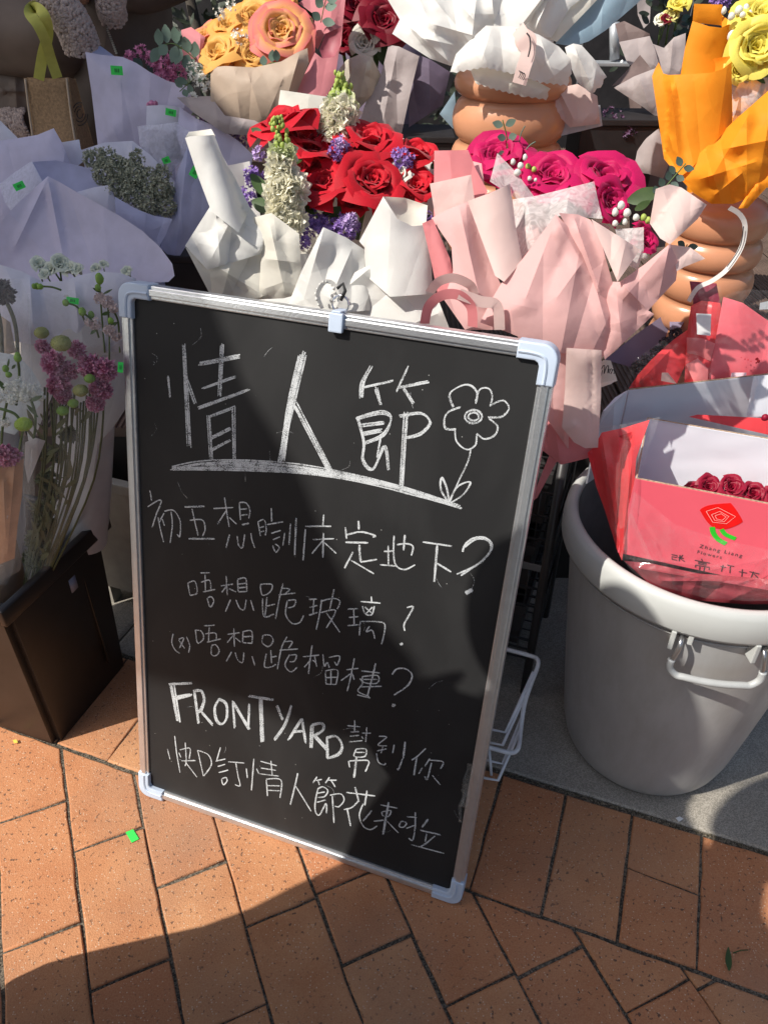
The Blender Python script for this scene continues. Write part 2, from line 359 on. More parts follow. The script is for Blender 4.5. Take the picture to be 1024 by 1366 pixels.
def inset(poly, d):
    c = (sum(p[0] for p in poly)/len(poly), sum(p[1] for p in poly)/len(poly)); out = list(poly); src = list(poly)
    for i in range(len(src)):
        a, b = src[i], src[(i+1) % len(src)]; nx, ny = -(b[1]-a[1]), b[0]-a[0]; l = math.hypot(nx, ny)
        if l < 1e-6: continue
        nx /= l; ny /= l
        if (c[0]-a[0])*nx+(c[1]-a[1])*ny < 0: nx, ny = -nx, -ny
        out = clip_half(out, (nx, ny), nx*a[0]+ny*a[1]+d)
    return out
def paver(poly, joint=.0021):
    p = inset(poly, joint)
    if len(p) < 3: return
    ar = abs(sum(p[i][0]*p[(i+1) % len(p)][1]-p[(i+1) % len(p)][0]*p[i][1] for i in range(len(p))))/2
    if ar < 2e-4: return
    c = Vector((sum(q[0] for q in p)/len(p), sum(q[1] for q in p)/len(p), 0))
    rot = rg.uniform(-.006, .006); sh = Vector((rg.uniform(-.0008, .0008), rg.uniform(-.0008, .0008), 0)); dz = rg.uniform(-.0018, .0008); tx, ty = rg.uniform(-.006, .006), rg.uniform(-.006, .006)
    def tr(q, z):
        v = Vector((q[0], q[1], 0))-c; v = Matrix.Rotation(rot, 3, 'Z') @ v; return c+v+sh+Vector((0, 0, z+dz+tx*v.x+ty*v.y))
    # worn outline: each side gets extra points that wander slightly
    ring = []
    for i in range(len(p)):
        a, b = p[i], p[(i+1) % len(p)]; d = math.hypot(b[0]-a[0], b[1]-a[1]); k = max(1, int(d/.03))
        for j in range(k):
            t = j/k; w = .0012 if j else .0004; ring.append((a[0]+(b[0]-a[0])*t+rg.uniform(-w, w), a[1]+(b[1]-a[1])*t+rg.uniform(-w, w)))
    cc = (c.x, c.y)
    def shr(q, d): l = math.hypot(q[0]-cc[0], q[1]-cc[1]); return (q[0]+(cc[0]-q[0])*d/l, q[1]+(cc[1]-q[1])*d/l)
    n = len(ring); V = [tr(q, -.03) for q in ring]+[tr(q, -.0028) for q in ring]+[tr(shr(q, .0012), -.0008) for q in ring]+[tr(shr(q, .0035), 0) for q in ring]
    if Vector((ring[1][0]-ring[0][0], ring[1][1]-ring[0][1], 0)).cross(c-Vector((*ring[0], 0))).z < 0: s = -1
    else: s = 1
    F = []
    for k in range(3):
        for i in range(n): f = (k*n+i, k*n+(i+1) % n, (k+1)*n+(i+1) % n, (k+1)*n+i); F.append(f if s > 0 else f[::-1])
    top = tuple(3*n+i for i in range(n)); F.append(top if s > 0 else top[::-1])
    o = obj('brick', V, F, brickm, pave, True)
    for f in o.data.polygons:
        if len(f.vertices) > 4: f.use_smooth = False
# soldier course along the kerb
for i in range(-13, 7):
    x0, x1 = kp(i, 0), kp(i+1, 0); cuts = [0, .45, 1] if i == 1 else [0, 1]
    for a, b in zip(cuts, cuts[1:]): paver([kp(i, a+.0), kp(i+1, a+(.03 if 0 < a < 1 else 0)), kp(i+1, b+(.03 if b < 1 else 0)), kp(i, b)])
# diagonal field, clipped against the soldier course
nb = (math.sin(SA), -math.cos(SA)); cb = nb[0]*kp(0, 1.010)[0]+nb[1]*kp(0, 1.010)[1]
J = {0: [0, 1, 2], 1: [.5, 1.5], 2: [-.1, .48, .98, 1.98], 3: [.5, 1.46, 2.4], 4: [.5, 1.49, 2.5], 5: [.95, 1.93], -1: [-.5, .5, 1.5], -2: [-.96, .04, 1.04], -3: [-1.5, -.5, .5]}
for i in range(-9, 12):
    js = J.get(i, [0, 1, 2] if i % 2 == 0 else [.5, 1.5]); js = sorted(js)
    while js[0] > -6: js.insert(0, js[0]-1)
    while js[-1] < 4.2: js.append(js[-1]+1)
    for a, b in zip(js, js[1:]):
        q = clip_half([fp(i, a), fp(i+1, a), fp(i+1, b), fp(i, b)], nb, cb)
        if len(q) < 3: continue
        g = [pix((x[0], x[1], 0)) for x in q]; 
        if max(x[1] for x in q) < .1 or min(x[0] for x in q) > 1.2 or max(x[0] for x in q) < -1.3: continue
        paver(q)
# grey stone slabs behind the kerb joint
for i in range(-5, 6):
    for j in range(0, 3):
        a, b = i*11.5-8.4, (i+1)*11.5-8.4; c0, c1 = -.035-j*2.6, -.035-(j+1)*2.6; g = .02 if j else 0
        V = []
        for (x, t) in ((a+.02, c0-g), (b-.02, c0-g), (b-.02, c1), (a+.02, c1)): V.append(kp(x, t))
        mb = MB(); n = 4; d = .004; cxy = (sum(v[0] for v in V)/4, sum(v[1] for v in V)/4)
        top = [(v[0]+(cxy[0]-v[0])*.012, v[1]+(cxy[1]-v[1])*.012) for v in V]
        mb.add([(*v, -.02) for v in V]+[(*v, -.002) for v in V]+[(*v, .0015) for v in top], [(4, 5, 1, 0), (5, 6, 2, 1), (6, 7, 3, 2), (7, 4, 0, 3), (8, 9, 5, 4), (9, 10, 6, 5), (10, 11, 7, 6), (11, 8, 4, 7), (8, 11, 10, 9)][0:0] + [(0, 1, 5, 4), (1, 2, 6, 5), (2, 3, 7, 6), (3, 0, 4, 7), (4, 5, 9, 8), (5, 6, 10, 9), (6, 7, 11, 10), (7, 4, 8, 11), (8, 9, 10, 11)])
        o = mb.obj('stone_slab', stone, pave, False)
# grit, moss and crumbs lying in the joints
mb = MB(); rg2 = random.Random(8)
def crumb(x, y, s):
    c = Vector((x, y, -.003+s*.3)); V = [c+Vector((rg2.uniform(-1, 1), rg2.uniform(-1, 1), rg2.uniform(-.4, .7)))*s for _ in range(5)]
    mb.add(V, [(0, 1, 2), (0, 2, 3), (0, 3, 4), (1, 3, 2), (0, 4, 1), (1, 4, 3)])
for _ in range(2600):
    i = rg2.uniform(-10, 6); x, y = kp(i, rg2.gauss(-.018, .010)); crumb(x, y, rg2.uniform(.0008, .0026))
for _ in range(1500):
    k = rg2.randint(-4, 6); x, y = fp(k+rg2.gauss(0, .02), rg2.uniform(-2, 3)); crumb(x, y, rg2.uniform(.0006, .0018))
for _ in range(900):
    x, y = kp(rg2.uniform(-10, 6), rg2.gauss(1.005, .012)); crumb(x, y, rg2.uniform(.0006, .002))
o = mb.obj('joint_grit', speckle_mat('grit_crumb', (.16, .13, .085), (.06, .06, .03), (.3, .26, .2), 500, .95), pave, False, kind='stuff')
# ------------------------------------------------------------ chalkboard
alu = mat('brushed_aluminium', (.72, .74, .76), rough=.32, var=.05, scale=60, bump=.15, bscale=300, metal=.85, spec=.5)
capm = mat('pale_blue_plastic', (.50, .58, .70), rough=.4, var=.04, spec=.5)
def board_panel_mat():
    m = bpy.data.materials.new('chalkboard_black'); m.use_nodes = True; n, l = m.node_tree.nodes, m.node_tree.links; b = n['Principled BSDF']
    tc = n.new('ShaderNodeTexCoord'); geo = n.new('ShaderNodeNewGeometry')
    mp = n.new('ShaderNodeMapping'); l.new(geo.outputs['Position'], mp.inputs['Vector']); mp.inputs['Scale'].default_value = (1.6, 1.6, .8)
    n1 = n.new('ShaderNodeTexNoise'); n1.inputs['Scale'].default_value = 5; n1.inputs['Detail'].default_value = 7; n1.inputs['Distortion'].default_value = .6; l.new(mp.outputs[0], n1.inputs['Vector'])
    r1 = n.new('ShaderNodeMapRange'); r1.inputs['From Min'].default_value = .45; r1.inputs['From Max'].default_value = .8; r1.inputs['To Max'].default_value = .55; l.new(n1.outputs['Fac'], r1.inputs['Value'])
    vo = n.new('ShaderNodeTexVoronoi'); vo.inputs['Scale'].default_value = 45; l.new(geo.outputs['Position'], vo.inputs['Vector'])
    r2 = n.new('ShaderNodeMapRange'); r2.inputs['From Min'].default_value = .035; r2.inputs['From Max'].default_value = .02; r2.inputs['To Max'].default_value = .8; l.new(vo.outputs['Distance'], r2.inputs['Value'])
    mx = n.new('ShaderNodeMix'); mx.data_type = 'RGBA'; mx.inputs['A'].default_value = (.0175, .0175, .018, 1); mx.inputs['B'].default_value = (.040, .040, .040, 1); l.new(r1.outputs[0], mx.inputs['Factor'])
    m2 = n.new('ShaderNodeMix'); m2.data_type = 'RGBA'; m2.inputs['B'].default_value = (.5, .5, .48, 1); l.new(r2.outputs[0], m2.inputs['Factor']); l.new(mx.outputs['Result'], m2.inputs['A'])
    l.new(m2.outputs['Result'], b.inputs['Base Color']); b.inputs['Roughness'].default_value = .55; b.inputs['Specular IOR Level'].default_value = .25
    n3 = n.new('ShaderNodeTexNoise'); n3.inputs['Scale'].default_value = 500; l.new(geo.outputs['Position'], n3.inputs['Vector'])
    bp = n.new('ShaderNodeBump'); bp.inputs['Strength'].default_value = .12; bp.inputs['Distance'].default_value = .0005; l.new(n3.outputs['Fac'], bp.inputs['Height']); l.new(bp.outputs[0], b.inputs['Normal'])
    return m
def chalk_mat(name, lo=.42, hi=.56, sc=750, a=.95):
    m = bpy.data.materials.new(name); m.use_nodes = True; n, l = m.node_tree.nodes, m.node_tree.links; b = n['Principled BSDF']; out = n['Material Output']
    b.inputs['Base Color'].default_value = (.60, .62, .63, 1); b.inputs['Roughness'].default_value = .95; b.inputs['Specular IOR Level'].default_value = .1
    geo = n.new('ShaderNodeNewGeometry'); z = n.new('ShaderNodeTexNoise'); z.inputs['Scale'].default_value = sc; z.inputs['Detail'].default_value = 3; l.new(geo.outputs['Position'], z.inputs['Vector'])
    z2 = n.new('ShaderNodeTexNoise'); z2.inputs['Scale'].default_value = 60; l.new(geo.outputs['Position'], z2.inputs['Vector'])
    ad = n.new('ShaderNodeMath'); ad.operation = 'MULTIPLY_ADD'; ad.inputs[1].default_value = .5; l.new(z2.outputs['Fac'], ad.inputs[0]); l.new(z.outputs['Fac'], ad.inputs[2])
    r = n.new('ShaderNodeMapRange'); r.inputs['From Min'].default_value = lo+.2; r.inputs['From Max'].default_value = hi+.22; r.inputs['To Min'].default_value = .18; r.inputs['To Max'].default_value = a; l.new(ad.outputs[0], r.inputs['Value'])
    at = n.new('ShaderNodeAttribute'); at.attribute_name = 'tip'; mu = n.new('ShaderNodeMath'); mu.operation = 'MULTIPLY'
    iv = n.new('ShaderNodeMath'); iv.operation = 'SUBTRACT'; iv.inputs[0].default_value = 1; l.new(at.outputs['Fac'], iv.inputs[1])
    l.new(r.outputs[0], mu.inputs[0]); l.new(iv.outputs[0], mu.inputs[1])
    t = n.new('ShaderNodeBsdfTransparent'); ms = n.new('ShaderNodeMixShader'); l.new(mu.outputs[0], ms.inputs[0]); l.new(t.outputs[0], ms.inputs[1]); l.new(b.outputs[0], ms.inputs[2]); l.new(ms.outputs[0], out.inputs['Surface'])
    return m
BO = Vector((-.43457622, .83523942, 0)); BY, BLn = -.33986412, .249904
bex = Vector((math.cos(BY), math.sin(BY), 0)); bn_ = Vector((-math.sin(BY), math.cos(BY), 0)); bup = bn_*math.sin(BLn)+Vector((0, 0, 1))*math.cos(BLn); bnz = bex.cross(bup)
BM = Matrix.Translation(BO) @ Matrix((bex, bup, bnz)).transposed().to_4x4()
def on_board(px, py, z=.0085):
    d = ray(px, py); o = Vector((0, 0, CH)); p0 = BO+bnz*z; t = (p0-o).dot(bnz)/d.dot(bnz); p = o+d*t; q = p-BO
    return q.dot(bex), q.dot(bup)
BW_, BH_ = .6, .9
cb_ = thing('chalkboard', 'black chalkboard in a silver frame with white handwritten chalk message leaning at the front', 'chalkboard', BO+bex*.3)
mb = MB(); mb.box(BM, .012, BW_-.012, .012, BH_-.012, -.004, .006); mb.obj('board_panel', board_panel_mat(), cb_, False)
def rail(name, a, b, c, d, horiz):
    mb = MB()
    mb.box(BM, a, b, c, d, -.009, .010, .0018)
    if horiz: mid = (c+d)/2; mb.box(BM, a, b, mid-.0045, mid+.0045, .009, .0128, .0012)
    else: mid = (a+b)/2; mb.box(BM, mid-.0045, mid+.0045, c, d, .009, .0128, .0012)
    o = mb.obj(name, alu, cb_, False); return o
fw = .0185
rail('frame_rail', .03, BW_-.03, 0, fw, True); rail('frame_rail', .03, BW_-.03, BH_-fw, BH_, True)
rail('frame_rail', 0, fw, .03, BH_-.03, False); rail('frame_rail', BW_-fw, BW_, .03, BH_-.03, False)
def corner_cap(cxx, cyy, sx, sy):
    r = .02; w = .0198; ln = .048; out = []
    P = [(ln, 0)]; P = [(ln, -.0012)]+[(r-r*math.sin(t)-.0012, r-r*math.cos(t)-.0012) for t in [i*math.pi/2/8 for i in range(9)]]+[(-.0012, ln), (w, ln)]
    P += [(w+.008-.008*math.sin(t+0), w+.008-.008*math.cos(t)) for t in []]
    P += [(w, w+.006), (w+.002, w+.002), (w+.006, w), (ln, w)]
    bm = bmesh.new(); vs = [bm.verts.new((x, y, -.0105)) for x, y in P]; f = bm.faces.new(vs)
    e = bmesh.ops.extrude_face_region(bm, geom=[f]); top = [v for v in e['geom'] if isinstance(v, bmesh.types.BMVert)]
    for v in top: v.co.z = .0145
    tf = [g for g in e['geom'] if isinstance(g, bmesh.types.BMFace)]
    bmesh.ops.bevel(bm, geom=[ed for ed in tf[0].edges], offset=.0028, segments=3, affect='EDGES', profile=.6)
    bm.verts.index_update()
    V = [BM @ Vector((cxx+sx*v.co.x, cyy+sy*v.co.y, v.co.z)) for v in bm.verts]; F = [tuple(v.index for v in f.verts) for f in bm.faces]; bm.free()
    mb = MB(); mb.add(V, F); 
    # raised rib round the corner
    rib = [(ln-.002, .011), (.03, .011), (.018, .013), (.013, .018), (.011, .03), (.011, ln-.002)]
    mb.tube([BM @ Vector((cxx+sx*x, cyy+sy*y, .0145)) for x, y, in [p for p in smooth_line(rib, 4)]], .0022, 6)
    o = mb.obj('corner_cap', capm, cb_, True)
    mod = o.modifiers.new('n', 'EDGE_SPLIT'); mod.split_angle = R(40)
for a in ((0, 0, 1, 1), (BW_, 0, -1, 1), (0, BH_, 1, -1), (BW_, BH_, -1, -1)): corner_cap(*a)
hx, hy = on_board(452, 408)
mb = MB(); mb.box(BM, hx-.0095, hx+.0095, BH_-.023, BH_+.0015, .010, .0175, .002); mb.box(BM, hx-.006, hx+.006, BH_+.0015, BH_+.004, -.01, .0165, .001); clip = mb.obj('hanging_clip', capm, cb_, False)
mb = MB(); mb.tube([BM @ Vector((hx+.011*math.cos(t), BH_+.011+.011*math.sin(t), .004)) for t in [i*math.pi/10 for i in range(21)]], .0012, 6, False); mb.obj('hook_ring', mat('chrome', (.8, .8, .82), rough=.12, metal=1), clip)
mb = MB(); mb.tube([BM @ Vector(p) for p in ((hx+.001, BH_+.016, .006), (hx+.006, BH_+.028, .006), (hx+.001, BH_+.036, .002), (hx-.004, BH_+.03, .008))], .0022, 6); mb.obj('cord_knot', mat('black_cord', (.02, .02, .02), rough=.7), clip)
# tape and torn film at the lower right edge of the frame
tape = film_mat('clear_tape', (.85, .82, .75), .14, .10, .25)
for seedt, (xa, ya, xb, yb, wd) in enumerate(((.580, .20, .578, .285, .010), (.577, .17, .575, .235, .005))):
    P = [BM @ Vector((xa+(xb-xa)*t+.002*math.sin(t*9+seedt), ya+(yb-ya)*t, .0145+.002*math.sin(t*14))) for t in [i/10 for i in range(11)]]
    ribbon('tape', tape, cb_, P, wd, k=2, nrm=bnz)
# ---- the chalk writing; each entry is one character: strokes drawn in the zooms I read them from
ZA = (150, 360, .59570); ZB = (180, 640, .244141); ZC = (420, 660, .253906); ZD = (180, 860, .253906); ZE = (400, 920, .253906)
chalk = chalk_mat('chalk_white'); chalk_soft = chalk_mat('chalk_rubbed', .5, .62, 600, .7)
crg = random.Random(21)
def chalk_obj(name, Z, strokes, w=1.0, passes=1, jit=0., m=None, label=None):
    mb = MB()
    for s in strokes:
        ww = w
        if isinstance(s, tuple) and isinstance(s[0], (int, float)) and isinstance(s[1], list): ww = w*s[0]; s = s[1]
        for q in range(passes if len(s) <= 4 or passes < 2 else passes):
            off = (crg.uniform(-jit, jit), crg.uniform(-jit, jit))
            P = [(Z[0]+(x+(off[0] if q else 0)+crg.uniform(-jit, jit)*.3)*Z[2], Z[1]+(y+(off[1] if q else 0)+crg.uniform(-jit, jit)*.3)*Z[2]) for x, y in s]
            P = smooth_line(P, 6) if len(P) > 2 else [(P[0][0]+(P[1][0]-P[0][0])*i/8, P[0][1]+(P[1][1]-P[0][1])*i/8) for i in range(9)]
            C = [Vector(on_board(*p, z=.0066)) for p in P]; n = len(C)
            rows = []
            zz = .0064+.00025*crg.random()+q*.00008
            for i, c in enumerate(C):
                t = (C[min(i+1, n-1)]-C[max(i-1, 0)]); t = t.normalized() if t.length > 1e-9 else Vector((1, 0)); nn = Vector((-t.y, t.x))
                h = ww*.00112*crg.uniform(.75, 1.15)*(.75 if i in (0, n-1) else 1)
                rows.append([c+nn*h*k for k in (-1.25, -.75, .75, 1.25)])
            V = [BM @ Vector((p.x, p.y, zz)) for r in rows for p in r]; F = []
            T = [x for r in rows for x in (.85, 0, 0, .85)]
            for i in range(n-1):
                for j in range(3): F.append((i*4+j, i*4+j+1, i*4+j+5, i*4+j+4))
            mb.add(V, F, T)
    return mb.obj(name, m or chalk, cb_, True, label=label)
HE = dict(w=.8, passes=4, jit=4.2)
chalk_obj('chalk_character', ZA, [[(126, 240), (131, 285)], [(160, 168), (166, 290), (172, 395)], [(168, 245), (188, 298)], [(195, 210), (285, 193)], [(205, 264), (275, 237)], [(195, 308), (307, 268)], [(246, 165), (240, 280)], [(216, 325), (222, 425)], [(218, 328), (270, 308)], [(270, 308), (272, 422)], [(222, 378), (265, 355)], [(222, 405), (265, 382)]], **HE)
chalk_obj('chalk_character', ZA, [[(430, 185), (405, 290), (374, 428)], [(424, 190), (398, 300), (380, 428)], [(408, 300), (440, 360), (487, 450)]], w=.95, passes=5, jit=6)
chalk_obj('chalk_character', ZA, [[(578, 215), (560, 250), (556, 285)], [(562, 264), (625, 250)], [(592, 264), (602, 300)], [(660, 218), (635, 272)], [(640, 263), (707, 250)], [(650, 267), (672, 300)],
  [(545, 332), (600, 319), (622, 332), (605, 368), (562, 388)], [(548, 332), (562, 385), (560, 425), (582, 446), (608, 395), (616, 445)], [(556, 350), (610, 343)], [(560, 368), (600, 360)], [(600, 372), (592, 420)], [(642, 326), (690, 320), (710, 340), (690, 365), (658, 374)], [(657, 320), (652, 400), (645, 495)]], w=.75, passes=4, jit=4)
chalk_obj('chalk_flower', ZA, [[(808+19*math.cos(a/2), 328+15*math.sin(a/2)) for a in range(14)], [(808+12*math.cos(a/2), 328+9*math.sin(a/2)) for a in range(14)],
  [(762, 308), (753, 280), (775, 262), (798, 258), (815, 275), (812, 300)], [(812, 295), (822, 268), (842, 266), (850, 283), (845, 306)], [(848, 302), (874, 292), (887, 310), (870, 328), (840, 330)], [(842, 332), (861, 350), (855, 370), (832, 378), (815, 366)], [(815, 368), (812, 392), (792, 402), (770, 385), (766, 360)], [(768, 358), (745, 356), (742, 335), (752, 318), (778, 308)],
  [(802, 400), (795, 430), (776, 470), (754, 520)], [(750, 520), (734, 492), (736, 466), (748, 490), (752, 520)], [(752, 520), (772, 485), (800, 476), (786, 502), (756, 522)]], w=.8, passes=2, jit=1.6)
chalk_obj('chalk_underline', ZA, [[(133, 445), (200, 432), (300, 430), (420, 440), (540, 462), (640, 488), (720, 512), (778, 532)], [(133, 445), (250, 446), (380, 450), (480, 460), (600, 480), (755, 522)], [(200, 437), (330, 440), (500, 460), (640, 486)]], w=.9, passes=4, jit=4.5)
D1 = dict(w=.85, passes=2, jit=1.2)
# row 2
chalk_obj('chalk_character', ZB, [[(82, 58), (92, 115)], [(72, 148), (120, 118), (146, 116), (120, 185), (95, 262)], [(128, 205), (140, 270), (158, 342)], [(132, 235), (160, 182)], [(150, 215), (162, 250)], [(163, 172), (212, 168), (248, 225), (246, 308), (232, 298)], [(198, 175), (205, 250), (192, 345)]], **D1)
chalk_obj('chalk_character', ZB, [(1.3, [(272, 148), (380, 145)]), [(312, 160), (330, 240), (345, 305)], [(300, 222), (368, 220), (384, 270), (370, 308)], (1.4, [(295, 322), (436, 322)])], **D1)
chalk_obj('chalk_character', ZB, [[(430, 158), (538, 152)], [(490, 98), (502, 180), (515, 258)], [(498, 170), (452, 242)], [(515, 205), (555, 242)], [(570, 125), (576, 220)], [(570, 125), (608, 128), (628, 165), (622, 212)], [(576, 162), (612, 158)], [(580, 195), (615, 190)], (1.3, [(585, 245), (622, 238)]), [(518, 300), (498, 372)], [(560, 308), (566, 355), (588, 370), (600, 298)], [(634, 292), (640, 330), (655, 372)]], **D1)
chalk_obj('chalk_character', ZB, [[(672, 230), (685, 308)], [(672, 230), (705, 218), (718, 265), (712, 303)], [(682, 262), (706, 255)], [(685, 285), (706, 280)], [(745, 155), (748, 228)], [(722, 245), (810, 230)], [(745, 292), (796, 276)], [(755, 328), (792, 312)], [(752, 360), (770, 396), (788, 370), (765, 350)], [(818, 290), (808, 360)], (1.2, [(850, 240), (842, 355)]), (1.4, [(880, 210), (872, 412)])], w=.8, passes=2, jit=1)
chalk_obj('chalk_character', ZC, [[(47, 105), (42, 165)], [(-50, 166), (85, 165)], (1.3, [(-50, 180), (-62, 345)]), [(-10, 235), (100, 230)], (1.2, [(45, 200), (42, 330)]), [(42, 240), (0, 290), (-16, 310)], [(50, 252), (112, 308)]], **D1)
chalk_obj('chalk_character', ZC, [(1.3, [(228, 138), (230, 182)]), [(160, 172), (166, 232)], [(162, 212), (240, 195), (315, 213), (304, 222)], (1.2, [(160, 250), (278, 252)]), (1.3, [(232, 262), (238, 350)]), [(240, 355), (325, 340)], [(200, 300), (155, 385)], [(190, 345), (310, 415)]], w=.95, passes=2, jit=1.4)
chalk_obj('chalk_character', ZC, [[(362, 298), (412, 294)], [(385, 268), (386, 370)], [(342, 368), (425, 375)], [(415, 215), (412, 300), (424, 370), (470, 393), (525, 368)], (1.2, [(472, 212), (465, 292)]), [(430, 262), (480, 257), (514, 272), (505, 320)]], w=.9, passes=2, jit=1.2)
chalk_obj('chalk_character', ZC, [(1.1, [(565, 248), (718, 270)]), (1.4, [(642, 262), (626, 458)]), (1.2, [(640, 360), (714, 405)])], w=.95, passes=2, jit=1.2)
chalk_obj('chalk_question_mark', ZC, [[(775, 300), (792, 258), (835, 228), (890, 225), (930, 258), (912, 312), (850, 370), (745, 418)], [(785, 275), (845, 234), (905, 240), (922, 285), (880, 342), (765, 425)], (2, [(790, 518), (826, 498)])], w=1.0, passes=2, jit=2.5)
# row 3
chalk_obj('chalk_character', ZB, [[(290, 565), (302, 632)], [(290, 565), (328, 555), (340, 618), (302, 632)], [(358, 510), (408, 508)], [(384, 518), (386, 606)], [(362, 560), (408, 550), (415, 600)], [(372, 612), (440, 598)], [(396, 648), (412, 695), (432, 665), (420, 640), (398, 645)]], **D1)
chalk_obj('chalk_character', ZB, [[(470, 580), (535, 570)], [(498, 525), (505, 630)], [(500, 580), (475, 615)], [(515, 595), (553, 612)], [(562, 545), (566, 612)], [(562, 545), (606, 540), (612, 612)], [(565, 570), (606, 565)], [(567, 590), (606, 586)], [(567, 612), (610, 610)], [(522, 655), (495, 720)], [(552, 655), (572, 700), (596, 708), (608, 656)], [(632, 658), (650, 715)]], **D1)
chalk_obj('chalk_character', ZB, [[(685, 575), (697, 630), (740, 612), (748, 572), (685, 572)], [(722, 642), (712, 742)], [(698, 650), (705, 746), (760, 735)], [(722, 690), (765, 680)], [(808, 568), (790, 640), (768, 760)], [(798, 592), (845, 598), (818, 625)], [(785, 628), (875, 618)], [(836, 660), (876, 657), (868, 690), (836, 700)], [(832, 662), (824, 735), (858, 784), (900, 780), (922, 742)]], **D1)
chalk_obj('chalk_character', ZC, [[(-30, 550), (10, 548)], [(-26, 592), (12, 580)], [(-5, 550), (-10, 625)], [(-30, 632), (14, 618)], [(36, 552), (25, 625), (8, 708)], [(30, 560), (100, 545), (132, 562), (118, 600)], [(100, 497), (78, 600)], [(30, 620), (108, 608), (60, 700)], [(60, 620), (130, 722)]], w=.85, passes=2, jit=1.2)
chalk_obj('chalk_character', ZC, [[(172, 600), (228, 598)], [(180, 645), (228, 640)], [(204, 602), (206, 686)], [(172, 688), (236, 682)], [(295, 535), (298, 568)], [(240, 562), (343, 570)], [(250, 585), (264, 625), (298, 630), (312, 585)], [(262, 590), (298, 622)], [(302, 590), (268, 625)], [(238, 665), (234, 740)], [(240, 665), (350, 670), (368, 702), (350, 785)], [(286, 690), (270, 720), (300, 712), (315, 757)]], w=.85, passes=2, jit=1.2)
chalk_obj('chalk_question_mark', ZC, [[(483, 592), (516, 590), (490, 640), (468, 682), (472, 715)], (1.6, [(446, 788), (460, 780)])], w=.95, passes=2, jit=1)
# row 4
chalk_obj('chalk_bracket', ZB, [[(210, 842), (203, 890), (222, 930), (248, 948)]], **D1); chalk_obj('chalk_character', ZB, [[(240, 875), (272, 922)], [(240, 872), (268, 866), (244, 922)]], **D1); chalk_obj('chalk_bracket', ZB, [[(282, 858), (300, 905), (294, 945)]], **D1)
chalk_obj('chalk_character', ZB, [[(330, 820), (342, 892), (375, 868), (362, 828), (330, 822)], [(378, 798), (435, 795)], [(406, 805), (402, 880)], [(385, 842), (440, 838), (445, 872)], [(395, 888), (470, 870)], [(422, 902), (418, 950), (440, 962), (462, 935), (442, 902), (420, 905)]], **D1)
chalk_obj('chalk_character', ZB, [[(505, 845), (572, 835)], [(540, 812), (543, 912)], [(538, 850), (505, 890)], [(550, 865), (578, 888)], [(590, 830), (588, 890)], [(590, 830), (638, 828), (640, 895)], [(592, 858), (636, 855)], [(590, 890), (640, 893)], [(528, 940), (500, 992)], [(548, 945), (562, 985), (588, 998), (595, 945)], [(640, 965), (655, 1015)]], **D1)
chalk_obj('chalk_character', ZB, [[(700, 850), (696, 890), (730, 912), (755, 880), (738, 850), (702, 850)], [(742, 930), (746, 1002)], [(718, 950), (708, 1020), (745, 1022), (770, 1008)], [(745, 970), (775, 965)], [(830, 858), (800, 920), (778, 1035)], [(820, 885), (860, 885), (838, 922)], [(790, 932), (890, 925)], [(850, 958), (882, 958), (872, 990), (846, 995)], [(846, 955), (820, 1010), (850, 1050), (886, 1025)]], **D1)
chalk_obj('chalk_character', ZB, [[(918, 968), (1005, 958)], [(968, 905), (956, 990), (948, 1065)], [(960, 985), (925, 1025)], [(970, 985), (990, 1000)]], **D1)
chalk_obj('chalk_character', ZC, [[(42, 838), (50, 900), (64, 880), (76, 908)], [(75, 855), (130, 848), (116, 895), (104, 876)], [(55, 925), (58, 996)], [(55, 925), (118, 922), (110, 997)], [(58, 960), (112, 958)], [(85, 925), (85, 995)], [(58, 995), (110, 997)], [(-2, 845), (10, 905)]], w=.8, passes=2, jit=1)
chalk_obj('chalk_character', ZC, [[(165, 920), (228, 912)], [(208, 858), (190, 950), (170, 1032)], [(188, 940), (138, 976)], [(196, 940), (206, 972)], [(245, 925), (340, 936)], [(250, 955), (330, 950), (325, 990), (256, 985), (250, 955)], [(256, 970), (325, 970)], [(240, 1010), (350, 1006)], (1.3, [(318, 885), (298, 970), (275, 1055)]), [(236, 965), (250, 992), (226, 1032), (285, 1060)], [(222, 1052), (290, 1068)]], w=.85, passes=2, jit=1.2)
chalk_obj('chalk_question_mark', ZC, [[(405, 945), (432, 915), (482, 917), (510, 950), (488, 1002), (415, 1052)], [(402, 1106), (412, 1112), (420, 1102), (405, 1102)]], w=.95, passes=2, jit=1.2)
# row 5
LT = dict(w=1.2, passes=4, jit=5.5)
for st in ([[(180, 208), (300, 203)], [(205, 215), (235, 410)], [(192, 215), (225, 400)], [(210, 288), (298, 265)], [(208, 275), (290, 262)]],
           [[(310, 245), (332, 415)], [(312, 245), (350, 242), (366, 290), (348, 345), (328, 352)], [(345, 350), (405, 420)]],
           [[(445, 284), (422, 330), (430, 395), (460, 415), (485, 380), (480, 310), (445, 284)]],
           [[(515, 300), (525, 435)], [(515, 300), (600, 445)], [(600, 310), (596, 440)]],
           [[(600, 270), (728, 290)], [(668, 280), (676, 510)], [(660, 285), (668, 510)]],
           [[(745, 322), (775, 395)], [(825, 322), (790, 420), (738, 500)]],
           [[(875, 390), (808, 498)], [(875, 390), (893, 515)], [(835, 455), (890, 450)]],
           [[(930, 425), (925, 540)], [(930, 425), (984, 416), (990, 450), (942, 482)], [(945, 482), (1014, 555)]],
           [[(1006, 492), (1009, 596)], [(1006, 492), (1054, 482), (1086, 530), (1068, 575), (1010, 598)]]):
    chalk_obj('chalk_letter', ZD, st, **LT)
